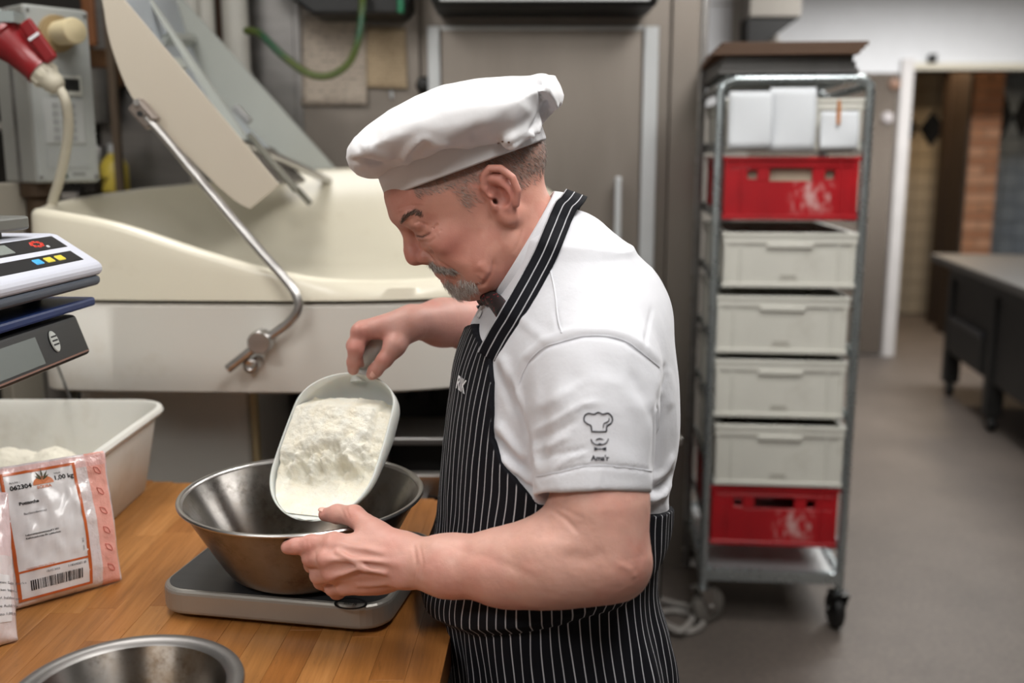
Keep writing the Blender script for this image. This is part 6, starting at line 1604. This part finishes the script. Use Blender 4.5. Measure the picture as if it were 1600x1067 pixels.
iz = np.interp(av[:, 2], ZL, np.arange(len(ZL))); ip = np.interp(ph, PH, np.arange(NPH)); i0 = iz.astype(int).clip(0, len(ZL) - 2); j0 = ip.astype(int).clip(0, NPH - 2); fz, fp = iz - i0, ip - j0
arc = (ARC[i0, j0] * (1 - fz) + ARC[i0 + 1, j0] * fz) * (1 - fp) + (ARC[i0, j0 + 1] * (1 - fz) + ARC[i0 + 1, j0 + 1] * fz) * fp
qs = av.copy(); qs[:, 2] *= 0.35
zl_ = np.interp(np.abs(ph), lp, lz)
wav = 0.0055 * nfbm(qs, 12, 3) + 0.006 * nfbm(av, 9, 2) * np.exp(-((av[:, 2] - 1.0) / 0.08) ** 2)
an_ = normals_of(av, aq)
fold = 0.0030 * nfbm(qs, 20, 3) + np.where(av[:, 2] < zl_, 0.004 * np.sin(arc * 70 + 3 * nfbm(qs, 6, 2)) * np.clip((zl_ - av[:, 2]) / 0.08, 0, 1), 0)
outer = (an_ * (av - np.array([0.11, PY, 0])) * np.array([1, 1, 0])).sum(1)
av = av + np.c_[-(ct) * np.cos(ph) + st_w * np.sin(ph), -st_w * np.cos(ph) - ct * np.sin(ph), np.zeros(len(ph))] * np.clip(fold, -0.002, 1)[:, None]
stripe_at = arc + wav + np.where(av[:, 2] < zl_, 0.004, 0) + 0.055 * (av[:, 2] - 1.0) * np.clip((av[:, 2] - 1.0) / 0.1, 0, 1)
rr_ = np.sqrt(fw * fw + lf * lf); ed_ = (np.minimum(edge_phi(av[:, 2]), np.where(av[:, 2] < zl_ - 0.012, 3.3, np.where(ph > 0, 2.8, 1.7))) - np.abs(ph)) * rr_
tz_ = BIBTOP + 0.004 + 0.018 * np.clip(1 - np.abs(ph) / 0.5, 0, 1) - av[:, 2]
hem = np.clip((np.minimum(ed_, tz_) - 0.0035) / 0.002, 0, 1)
def stripe_mat(name, attr, pitch=0.0128, hem=False):
    t = NT(name); a = t.n('ShaderNodeAttribute'); a.attribute_name = attr
    v = t.coord('Object'); n = t.noise(v, 400, 2)
    f = t.math('FRACT', t.math('MULTIPLY', t.math('ADD', a.outputs['Fac'], 5.0), 1 / pitch))
    d = t.math('ABSOLUTE', t.math('SUBTRACT', f, 0.5))
    m_ = t.n('ShaderNodeMapRange'); m_.inputs['From Min'].default_value = 0.042; m_.inputs['From Max'].default_value = 0.068; m_.inputs['To Min'].default_value = 1; m_.inputs['To Max'].default_value = 0; t.l(d, m_.inputs['Value'])
    fac = m_.outputs[0]
    if hem: h_ = t.n('ShaderNodeAttribute'); h_.attribute_name = 'hem'; fac = t.math('MULTIPLY', fac, h_.outputs['Fac'])
    t.base(t.mix(fac, srgb('#0d0e14'), srgb('#b4b4b9'))); t.inp('Roughness', 0.85); t.inp('Specular IOR Level', 0.2); t.inp('Sheen Weight', 0.0)
    t.bump(n, 0.15, 0.001); return t.m
M['stripe'] = stripe_mat('pinstriped apron cloth', 'stripe', hem=True)
apron = np_mesh('apron', av, aq, M['stripe'], person, {'stripe': stripe_at, 'hem': hem}); tag(apron, 'black apron with thin white stripes')
apron_bvh = bvh_np(av, aq)
# name on the bib (only its end shows) and the ring that holds the strap
wt = mat('white embroidery', '#d9d9dc', 0.7)
def on_bib(s, z, lift):
    i = int(np.argmin(np.abs(ZL - z))); j = np.interp(s, ARC[i], np.arange(NPH)); j0 = int(j)
    p = RINGS[i, j0] * (1 - (j - j0)) + RINGS[i, j0 + 1] * (j - j0)
    c = np.array([torso_ab(np.array([z]))[0][0], PY, z]); d = (p - c) * np.array([1, 1, 0]); d /= np.linalg.norm(d)
    hit = apron_bvh.ray_cast(Vector(p + d * 0.12 + np.array([0, 0, z - ZL[i]])), Vector(-d))
    return hit[0] + Vector(d) * lift if hit[0] is not None else Vector(p + d * 0.012)
zt, pt_ = phi_at(714, 583); i_ = int(np.argmin(np.abs(ZL - zt))); s_k = np.interp(phi_at(738, 592)[1], PH, ARC[i_])
vs, fs = text_mesh('RIK', 0.024, 'RIGHT', 0, 0.0006)
MB().add([on_bib(s_k + x, zt - 0.012 + y, 0.0012) for x, y, z in vs], fs).build('name_lettering', wt, apron, nrm=False)
# ---- strap round the neck
def ribbon(pts, width, ups, name, m, parent, th=0.002, attr=None):
    """flat band along pts; ups = direction across the band"""
    v, q, s = [], [], []; n = len(pts); k = 6
    for i in range(n):
        for j in range(k + 1):
            a = (j / k - 0.5) * width; v.append(np.array(pts[i]) + np.array(ups[i]) * a); s.append(a)
    for i in range(n - 1):
        for j in range(k): q.append((i * (k + 1) + j, i * (k + 1) + j + 1, (i + 1) * (k + 1) + j + 1, (i + 1) * (k + 1) + j))
    o = np_mesh(name, np.array(v), np.array(q), m, parent, {'stripe': np.array(s)})
    md = o.modifiers.new('thickness', 'SOLIDIFY'); md.thickness = th; md.offset = 0; return o
M['strap'] = stripe_mat('pinstriped strap', 'stripe', 0.0115)
# collar, see below, needs its own frame
CO = P3(818, 383, PY); cdir = np.array(W(866, 303, PY)) - np.array(W(770, 462, PY)); CL = np.linalg.norm(cdir); cdir /= CL
cax = np.array([cdir[2] * -1.0, 0, cdir[0]]); cax = np.cross(cdir, np.array([0, 1, 0])); cax = cax if cax[2] < 0 else -cax   # down the neck
def collar_pt(th, h, out=0.0):
    """th 0 = nape, +90 = camera side, 180 = throat; h down the neck"""
    a, b = CL / 2 + 0.002 + out, 0.0665 + out
    fl_ = 1 + h * 3.2
    return CO + cdir * a * math.cos(th) * fl_ + np.array([0, -1, 0]) * b * math.sin(th) * fl_ + cax * h
v, q = [], []
ths = np.linspace(R(-172), R(172), 90)
hs = np.linspace(0, 1, 9)
for th in ths:
    tt = abs(math.degrees(th)); hh = 0.030 + 0.018 * max(0, (tt - 90) / 82) ** 1.2 + 0.012 * max(0, (tt - 135) / 37)
    for h in hs: v.append(collar_pt(th, h * hh - 0.002, 0.0025 * math.sin(h * 2.2)))
for i in range(len(ths) - 1):
    for j in range(8): q.append((i * 9 + j, i * 9 + j + 1, (i + 1) * 9 + j + 1, (i + 1) * 9 + j))
collar = np_mesh('shirt_collar', np.array(v), np.array(q), M['shirt'], person); md = collar.modifiers.new('thickness', 'SOLIDIFY'); md.thickness = 0.003; md.offset = 0
# inner collar stand
v, q = [], []
for th in ths:
    for h in (0.0, 0.5, 1.0): v.append(collar_pt(th, h * 0.035 - 0.001, -0.0035 - 0.10 * h * 0.03))
for i in range(len(ths) - 1):
    for j in range(2): q.append((i * 3 + j, i * 3 + j + 1, (i + 1) * 3 + j + 1, (i + 1) * 3 + j))
cs = np_mesh('collar_stand', np.array(v), np.array(q), M['shirt'], collar); md = cs.modifiers.new('thickness', 'SOLIDIFY'); md.thickness = 0.003
# strap: from the bib corner over the collar edge, round the nape to the other side
side_bvh = shirt_bvh
path = [(769, 560), (777, 545), (789, 524), (803, 502), (820, 472), (838, 438), (856, 400), (870, 362), (880, 335)]
wid = [15, 15, 16, 17, 18, 19, 20, 18, 14]
pts, ups = [], []
sp = smoothpath([(a, b, w) for (a, b), w in zip(path, wid)], 5)
for i, p in enumerate(sp):
    t2 = (sp[min(i + 1, len(sp) - 1)] - sp[max(i - 1, 0)]); t2 = Vector((t2.x, t2.y, 0)).normalized(); nx, ny = -t2.y, t2.x
    h0, n0 = cast(shirt_bvh, p.x, p.y, 0.006)
    if h0 is None: h0 = Vector(P3(p.x, p.y, PY - 0.07)); n0 = Vector((0, -1, 0))
    pts.append(np.array(h0)); 
# lift the upper part so that it lies on the collar
for i in range(len(pts)):
    f = i / (len(pts) - 1); pts[i] = pts[i] + np.array([0, -0.010, 0.004]) * max(0, math.sin(PI * min(1, f * 1.1))) * 0.6
last = pts[-1]; nape = [np.array(P3(894, 312, PY - 0.035)), np.array(P3(898, 307, PY)), np.array(P3(893, 314, PY + 0.04)), np.array(P3(862, 372, PY + 0.075)), np.array(P3(815, 450, PY + 0.12)), np.array(P3(752, 492, PY + 0.11))]
allp = [Vector(p) for p in pts[::2]] + [Vector(p) for p in nape]
allp = smoothpath(allp, 4)
for i, p in enumerate(allp):      # keep the strap outside the turned-down collar
    r_ = np.array(p) - CO; h_ = float(r_ @ cax); r_ = r_ - cax * h_; a_, b_ = CL / 2 + 0.002, 0.0665; fx, fy = float(r_ @ cdir), float(-r_[1])
    k_ = math.sqrt((fx / a_) ** 2 + (fy / b_) ** 2) / (1 + max(h_, 0) * 3.2); need = 1.075
    if 0.0 < h_ < 0.055 and k_ < need: allp[i] = Vector(CO + cax * h_ + r_ * need / k_)
for i, p in enumerate(allp):
    t = (allp[min(i + 1, len(allp) - 1)] - allp[max(i - 1, 0)]).normalized()
    c = Vector(P3(850, 440, PY)); out = (p - c); out -= t * out.dot(t); out.normalize(); ups.append(np.array(t.cross(out)))
strap = ribbon([np.array(p) for p in allp], 0.031, ups, 'apron_strap', M['strap'], person, 0.003)
rg, _n = cast(apron_bvh, 769, 548, 0.004)
if rg is None: rg, _n = cast(shirt_bvh, 769, 548, 0.008)
Mr = Matrix.Translation(rg) @ _n.to_track_quat('Z', 'Y').to_matrix().to_4x4()
MB().lathe([(0.0045 + 0.0014 * math.cos(a), 0.0014 * math.sin(a)) for a in np.linspace(0, 2 * PI, 9)[:-1]], 20, Mr @ Matrix.Diagonal((0.9, 1.4, 1, 1)), True).build('strap_ring', M['steel'], strap)
# ---- tie and button
def tie_mat():
    t = NT('dark tie with red dots'); v = t.coord('Object', (170, 170, 170)); x = t.n('ShaderNodeTexVoronoi'); x.inputs['Scale'].default_value = 1.0; t.l(v, x.inputs['Vector'])
    f = t.ramp(x.outputs['Distance'], [(0.20, (1, 1, 1)), (0.24, (0, 0, 0))]); t.base(t.mix(f, srgb('#0d0a0d'), srgb('#9c1d2b'))); t.inp('Roughness', 0.6); return t.m
KN = P3(764, 462, PY - 0.022); TE = np.array(cast(shirt_bvh, 793, 492, 0.004)[0]); TM = np.array(cast(shirt_bvh, 780, 474, 0.006)[0]) if cast(shirt_bvh, 780, 474)[0] is not None else (KN + TE) / 2; TS = P3(757, 466, PY + 0.03)
def tie_sdf(p):
    d = n_ell(p, KN, (0.012, 0.018, 0.015))
    d = smin(d, n_chain(p, [KN, TM, TE], [0.009, 0.011, 0.012]), 0.008)
    d = smin(d, n_chain(p, [KN, TS], [0.008, 0.012]), 0.008); return d
tv, tq = mesh_sdf(tie_sdf, KN - 0.11, KN + 0.11, 0.003)
np_mesh('bow_tie', tv, tq, tie_mat(), person)
bpos, bn = cast(shirt_bvh, 752, 492, 0.002)
if bpos is not None:
    Mr = Matrix.Translation(bpos) @ bn.to_track_quat('Z', 'Y').to_matrix().to_4x4()
    MB().lathe([(0, 0.0012), (0.0035, 0.0012), (0.0045, 0.0022), (0.0055, 0.0018), (0.006, 0)], 20, Mr).build('button', mat('white shirt button', '#d5d5d6', 0.35), shirt)
# ---- cap
HPX = [(545, 247), (547, 232), (558, 215), (580, 197), (612, 174), (650, 152), (695, 135), (745, 125), (800, 120), (850, 118), (867, 119), (873, 132), (880, 150), (877, 163), (866, 171), (852, 178), (850, 188), (842, 200), (815, 218), (780, 236), (735, 250), (690, 259), (650, 264), (615, 268), (598, 277), (578, 279), (562, 274), (550, 262)]
HP = [tuple(P3(x, y, PY)[[0, 2]]) for x, y in HPX]
hat_ax = np.array([0.94, 0, 0.34]); hat_up = np.array([-0.34, 0, 0.94])
HC = np.array(P3(726, 262, PY - 0.004))
def crown_sdf(p):
    x, z, y = p[..., 0], p[..., 2], p[..., 1] - (PY - 0.003)
    D = -poly2(x, z, HP)
    u = (p - V(HC)) @ V(hat_ax); t_ = np.clip((u + 0.21) / 0.36, 0, 1)
    Wd = (0.055 + 0.090 * np.sqrt(np.clip(np.sin(PI * np.clip(t_ * 0.88 + 0.08, 0, 1)), 0, 1))).astype(f32); Rr = 0.048
    qn = np.clip(Rr - D, 0, None) / Rr
    d = (np.sqrt(qn * qn + (y / Wd) ** 2 + 1e-9) - 1) * Rr * 0.9
    for a, b, ya, yb, ra, rb in ( (((800, 222), (838, 196), -0.10, -0.07, 0.008, 0.006)), (((846, 130), (851, 172), -0.05, -0.035, 0.005, 0.008))):
        d = smin(d, n_cone(p, P3(*a, PY + ya), P3(*b, PY + yb), ra, rb), 0.02)
    for a, b, ya, yb, ra in (((838, 128), (846, 180), -0.065, -0.05, 0.005),):
        d = smax(d, -n_cone(p, P3(*a, PY + ya), P3(*b, PY + yb), ra, ra), 0.018)
    return d.astype(f32)
kv, kq = mesh_sdf(crown_sdf, np.array([HP[0][0] - 0.03, PY - 0.2, 1.40]), np.array([0.12, PY + 0.19, 1.68]), 0.0036)
kn = normals_of(kv, kq); uu = (kv - HC) @ hat_ax; lowz = np.clip(1 - ((kv - HC) @ hat_up - 0.02) / 0.05, 0, 1)
ang = np.arctan2(kv[:, 1] - PY, uu)
cfac = np.clip(-(kn * (kv - np.array([0, 0, CAM_H]))).sum(1) / np.linalg.norm(kv - np.array([0, 0, CAM_H]), axis=1) * 4, 0, 1)
CLN = [([(70, 425), (200, 432), (300, 425)], 4, -0.0065), ([(75, 400), (120, 350), (200, 400), (290, 415)], 9, 0.003), ([(300, 420), (345, 365), (392, 320)], 6, 0.0055), ([(320, 440), (380, 380), (420, 340)], 7, -0.005),
       ([(392, 320), (450, 350), (520, 350)], 7, 0.004), ([(300, 432), (350, 450), (400, 478), (450, 470), (520, 440)], 5, 0.0045), ([(430, 420), (520, 400), (640, 400), (760, 370), (850, 320)], 5, -0.0045),
       ([(540, 440), (650, 425), (760, 395)], 6, 0.003), ([(908, 75), (925, 180), (905, 245), (860, 300)], 4, -0.006), ([(915, 85), (960, 150), (985, 200)], 5, 0.004), ([(925, 170), (960, 225), (985, 215)], 4, -0.004), ([(860, 300), (890, 330), (905, 280)], 4, 0.004),
       ([(600, 330), (700, 320), (800, 290)], 14, -0.003), ([(180, 300), (300, 260), (420, 270)], 16, 0.002)]
kcr = 1.25 * fold_lines(kv, CLN, lambda a, b: (520 + a * 0.3562, 100 + b * 0.3562), cfac)
kv = kv + kn * (kcr + 0.0014 * nfbm(kv, 22, 3) + lowz * 0.0035 * nfbm(kv * np.array([1, 1, 0.5]), 26, 2))[:, None]
cap = np_mesh('baker_cap', kv, kq, M['cap'], person); tag(cap, 'floppy white cap with small brown stains')
v, q = [], []
nb_ = 120
for i in range(nb_):
    th = 2 * PI * i / nb_; back = np.clip((math.cos(th) - 0.55) / 0.25, 0, 1)
    rip = 1 + 0.022 * back * math.sin(th * 34)
    for j, (h, k) in enumerate(((0.050, 0.94), (0.046, 0.985), (0.024, 1.0), (0.003, 1.0), (0.0, 0.992), (0.003, 0.975), (0.045, 0.93))):
        h2 = h + (0.012 * back if h > 0.04 else 0)
        v.append(HC + hat_ax * 0.1155 * math.cos(th) * k * rip + np.array([0, -1, 0]) * 0.0875 * math.sin(th) * k * rip + hat_up * (h2 - 0.002) )
for i in range(nb_):
    for j in range(6): q.append((i * 7 + j, ((i + 1) % nb_) * 7 + j, ((i + 1) % nb_) * 7 + j + 1, i * 7 + j + 1))
np_mesh('cap_band', np.array(v), np.array(q), M['cap'], cap)
cap_bvh = bvh_np(kv, kq)
stm = mat('brown stain', '#6b4a2c', 0.8)
for x, y, r in ((779, 224, 2.6), (786, 221, 2.0), (795, 222, 2.2), (768, 238, 1.6), (783, 227, 1.2)):
    flat_on([[(x + r * math.cos(a), y + 0.7 * r * math.sin(a)) for a in np.linspace(0, 2 * PI, 8)[:-1]]], 'stain', stm, cap, 0.0008, cap_bvh)
# ---- hair, eyebrows, beard as fine strands
def strands(pts, nrm_, direc, L, r, name, cols, parent, jit=0.35, lift=0.25, bend=0.35):
    v, q, s = [], [], []; rng = np.random.default_rng(3)
    for p, n in zip(pts, nrm_):
        d = direc(p, n); d = d - n * (d @ n); d = d / (np.linalg.norm(d) + 1e-9) + n * lift + rng.normal(0, jit, 3) * 0.5; d /= np.linalg.norm(d)
        l = L * rng.uniform(0.6, 1.2); a = np.cross(d, n); a /= np.linalg.norm(a) + 1e-9; b = np.cross(d, a); o = len(v); shade = rng.random()
        for k, (f, rad) in enumerate(((0, 1.0), (0.5, 0.9), (1.0, 0.25))):
            c = p + d * l * f - n * (bend * l * f * f) - n * 0.0004
            for m_ in range(3): an = 2 * PI * m_ / 3; v.append(c + (a * math.cos(an) + b * math.sin(an)) * r * rad); s.append(shade)
        for k in range(2):
            for m_ in range(3): q.append((o + k * 3 + m_, o + k * 3 + (m_ + 1) % 3, o + k * 3 + 3 + (m_ + 1) % 3, o + k * 3 + 3 + m_))
    t = NT(name + ' hair'); a = t.n('ShaderNodeAttribute'); a.attribute_name = 'shade'; t.base(t.ramp(a.outputs['Fac'], [(0.0, srgb(cols[0])), (0.5, srgb(cols[1])), (1.0, srgb(cols[2]))])); t.inp('Roughness', 0.5)
    o = np_mesh(name, np.array(v), np.array(q), t.m, parent, {'shade': np.array(s)}); o['kind'] = 'stuff'; return o
hn = normals_of(hv, hq)
rng = np.random.default_rng(9)
def pick(w, n):
    w = np.clip(w, 0, None); w = w / w.sum(); i = rng.choice(len(hv), n, p=w); return hv[i] + rng.normal(0, 0.0004, (n, 3)), hn[i]
under_cap = ((hv - HC) @ hat_up) > 0.012
p_, n_ = pick(hw * ~under_cap * (hp[:, 1] > -14), 5200)
strands(p_, n_, lambda p, n: -hu * 1.0 - hf * 0.55, 0.0085, 0.00026, 'short_hair', ('#6b5d54', '#988d86', '#c4bdb8'), person, 0.5, 0.32)
tag(bpy.data.objects['short_hair'], 'short grey brown hair')
p_, n_ = pick(beard_w - 0.12, 1650)
strands(p_, n_, lambda p, n: -hu * 1.0 + hf * 0.3, 0.012, 0.00026, 'beard', ('#a3958d', '#cfc6c0', '#f0eeec'), person, 0.6, 0.7)
p_, n_ = pick(moust_w - 0.15, 900)
strands(p_, n_, lambda p, n: -hu * 0.8 + hl * np.sign((p - HO) @ hl) * 0.6 + hf * 0.15, 0.011, 0.0003, 'moustache', ('#75675d', '#a3978f', '#d6d0cb'), person, 0.5, 0.6)
p_, n_ = pick(px_w([(108, 490), (135, 447), (180, 428), (252, 455)], 2.6) - 0.2, 620)
strands(p_, n_, lambda p, n: hl * np.sign((p - HO) @ hl) * 1.0 - hf * 0.5 + hu * 0.15, 0.010, 0.00024, 'eyebrows', ('#4f3e35', '#75645a', '#9c8f86'), person, 0.35, 0.3)
# nails
def nail(center, tip_dir, out, w, l, name='finger_nail'):
    z = Vector(out).normalized(); y = Vector(tip_dir); y = (y - z * y.dot(z)).normalized(); x = y.cross(z)
    Mn = Matrix((( x.x, y.x, z.x, center[0]), (x.y, y.y, z.y, center[1]), (x.z, y.z, z.z, center[2]), (0, 0, 0, 1)))
    vs, fs = [], []
    for j in range(7):
        for i in range(7):
            a = (i / 6 - 0.5) * 2; b = j / 6; ww = w * (1 - 0.35 * max(0, (b - 0.7) / 0.3) ** 2) * (1 - 0.3 * max(0, (0.2 - b) / 0.2) ** 2)
            vs.append((a * ww / 2, (b - 0.5) * l, -0.0016 * a * a - 0.0006 * (b - 0.5) ** 2))
    for j in range(6):
        for i in range(6): fs.append((j * 7 + i, j * 7 + i + 1, j * 7 + i + 8, j * 7 + i + 7))
    o = MB().add(vs, fs, True, Mn).build(name, nm, person, nrm=False, sharp=180); o.modifiers.new('t', 'SOLIDIFY').thickness = 0.0008; return o
A = lambda x, y, Y: Vector(P3(x, y, Y))
for (c, tip, out, w, l) in ((A(583, 581, 1.503), A(578, 589, 1.508) - A(590, 573, 1.50), Vector((0.25, -1, -0.1)), 0.0105, 0.0125), (A(506, 803, 1.30), A(500, 804, 1.305) - A(525, 803, 1.29), Vector((-0.05, -0.2, 1)), 0.011, 0.013)):
    hit = body_bvh.ray_cast(c + out.normalized() * 0.03, -out.normalized())
    if hit[0] is not None: nail(hit[0] + hit[1] * 0.0003 if hit[1].dot(out) > 0 else hit[0] - hit[1] * 0.0003, tip, out, w, l)
# ---- trousers and shoes
pv, pq = mesh_sdf(trouser_sdf, np.array([-0.1, 1.1, 0.05]), np.array([0.33, 1.65, 0.95]), 0.009)
np_mesh('trousers', pv, pq, mat('dark grey trousers', '#22232a', 0.85, var=0.1), person)
for (x, y) in LEGF:
    def shoe(p, x=x, y=y):
        d = n_chain(p, [(x + 0.07, y, 0.045), (x - 0.03, y, 0.04), (x - 0.11, y, 0.032)], [0.042, 0.045, 0.038])
        d = smin(d, n_cone(p, (x + 0.04, y, 0.05), (x + 0.035, y, 0.10), 0.045, 0.05), 0.03); return np.maximum(d, 0.0 - p[..., 2])
    fv, fq = mesh_sdf(shoe, np.array([x - 0.18, y - 0.08, -0.01]), np.array([x + 0.14, y + 0.08, 0.17]), 0.006)
    np_mesh('shoe', fv, fq, mat('black work shoe', '#121214', 0.5) if 'black work shoe' not in bpy.data.materials else bpy.data.materials['black work shoe'], person)
# ------------------------------------------------------------------ flour scoop in his right hand
SB, ST = P3(553, 583, 1.53), P3(478, 813, 1.372)
sa = ST - SB; SL = np.linalg.norm(sa); sa /= SL
sw0 = np.array([1.0, 0.0, 0.42]); sw0 -= sa * (sw0 @ sa); sw0 /= np.linalg.norm(sw0)
snn = np.cross(sw0, sa); snn = snn if snn[2] > 0 else -snn
SM = np.stack([sw0, sa, snn], 1)
SW = 0.0855
def to_s(x, y, z): return SB + sw0 * x + sa * y + snn * z
def half_w(t):   # half width of the opening along its length, t 0 (back) .. 1 (tip)
    b = math.sqrt(max(0.0, 1 - (max(0, 0.24 - t) / 0.24) ** 2.2)); f = math.sqrt(max(0.0, 1 - (max(0, t - 0.66) / 0.34) ** 2.3))
    return SW * b * f * (0.95 + 0.07 * math.sin(PI * t))
def depth(t): return 0.062 * min(1, (1 - t) * 1.7) ** 0.8
def scoop_pt(t, a, inset=0.0):   # a -1..1 across the trough
    w = max(half_w(t) - inset, 0.0); d = max(depth(t) - inset, 0.0) * min(1.0, (half_w(t) / SW) * 1.15) ** 0.6
    return to_s(w * math.sin(a * PI / 2) if abs(a) < 1 else w * a, t * SL, -d * math.cos(a * PI / 2) ** 0.55 if abs(a) < 1 else 0.0)
scoop = empty('flour_scoop', Vector(SB), 0, 'white plastic scoop full of flour held in the right hand', 'scoop')
vs, fs = [], []; nt, na = 40, 28
tt = [0.5 - 0.5 * math.cos(PI * i / nt) for i in range(nt + 1)]
for t in tt:
    for k in range(na + 1): vs.append(Vector(scoop_pt(t, -1 + 2 * k / na)) - Vector(SB))
for i in range(nt):
    for k in range(na): fs.append((i * (na + 1) + k, i * (na + 1) + k + 1, (i + 1) * (na + 1) + k + 1, (i + 1) * (na + 1) + k))
M['scoop'] = mat('milky white plastic', '#d5d8d3', 0.38, var=0.03, sss=0.15)
o = MB().add(vs, fs, True).build('scoop_trough', M['scoop'], scoop, nrm=True, sharp=180); md = o.modifiers.new('t', 'SOLIDIFY'); md.thickness = 0.0026; md.offset = 0
HE = P3(596, 530, 1.545)
MB().tube([Vector(p) - Vector(SB) for p in smoothpath([SB + sa * 0.004 - snn * 0.022, SB - sa * 0.02 - snn * 0.012, (SB + HE) / 2, HE, HE + (HE - SB) * 0.35], 5)], [0.014] * 3 + [0.0115] * 17 + [0.009], 14).build('handle', M['scoop'], scoop)
# flour in the scoop: a heap with a broken front edge, dusted towards the tip
vs, fs, nf, mf = [], [], 110, 70
for i in range(nf + 1):
    t = 0.13 + 0.835 * i / nf
    for k in range(mf + 1):
        a = -0.97 + 1.94 * k / mf
        w = half_w(t) - 0.0016; x = w * a * 0.985
        dloc = max(depth(t), 0.0) * min(1.0, (half_w(t) / SW) * 1.15) ** 0.6
        zb = -dloc * max(0.0, math.cos(math.asin(min(1, abs(a) * 0.985)))) ** 0.55
        edge_t = 0.62 + 0.07 * fbm(x * 22, 3.0, t * 3) + 0.05 * fbm(x * 60, t * SL * 60, 9.0) - 0.05 * a
        full = 0.010 * (1 - a * a) - 0.004 - 0.035 * max(0, (0.26 - t) / 0.13) + (-0.012 if a > 0.72 else 0)
        s_ = 1 / (1 + math.exp((t - edge_t) / 0.036))
        lump = 0.0035 * fbm(x * 60, t * SL * 60, 1) + 0.002 * fbm(x * 190, t * SL * 190, 5)
        br = math.exp(-((t - edge_t) / 0.10) ** 2) * (0.013 * fbm(x * 42, t * SL * 42, 8) + 0.006 * fbm(x * 110, t * SL * 110, 2) - 0.001)
        z = zb + 0.0026 + max(0.0, (full - zb) * s_) + (0.0035 + 0.0025 * fbm(x * 50, t * SL * 30, 4)) * min(1, (1 - t) * 8) + lump * (0.25 + s_ * 0.35) * (1 - abs(a) ** 6) + br * (1 - abs(a) ** 4)
        vs.append(Vector(to_s(x, t * SL, max(z, zb + 0.0018))))
for i in range(nf):
    for k in range(mf): fs.append((i * (mf + 1) + k, i * (mf + 1) + k + 1, (i + 1) * (mf + 1) + k + 1, (i + 1) * (mf + 1) + k))
t = NT('scoop flour'); v = t.coord('Object'); n1 = t.noise(v, 260, 4, 0.7); n2 = t.noise(v, 40, 3)
t.base(t.ramp(n2, [(0.3, srgb('#efeee4')), (0.7, srgb('#f0e9d6'))])); t.inp('Roughness', 0.95); t.inp('Specular IOR Level', 0.1); t.bump(n1, 0.7, 0.004)
o = MB().add(vs, fs, True).build('scoop_flour', t.m, None, nrm=False, sharp=180)
tag(o, 'white flour heaped in the scoop with a broken front edge', 'flour', None, 'stuff')
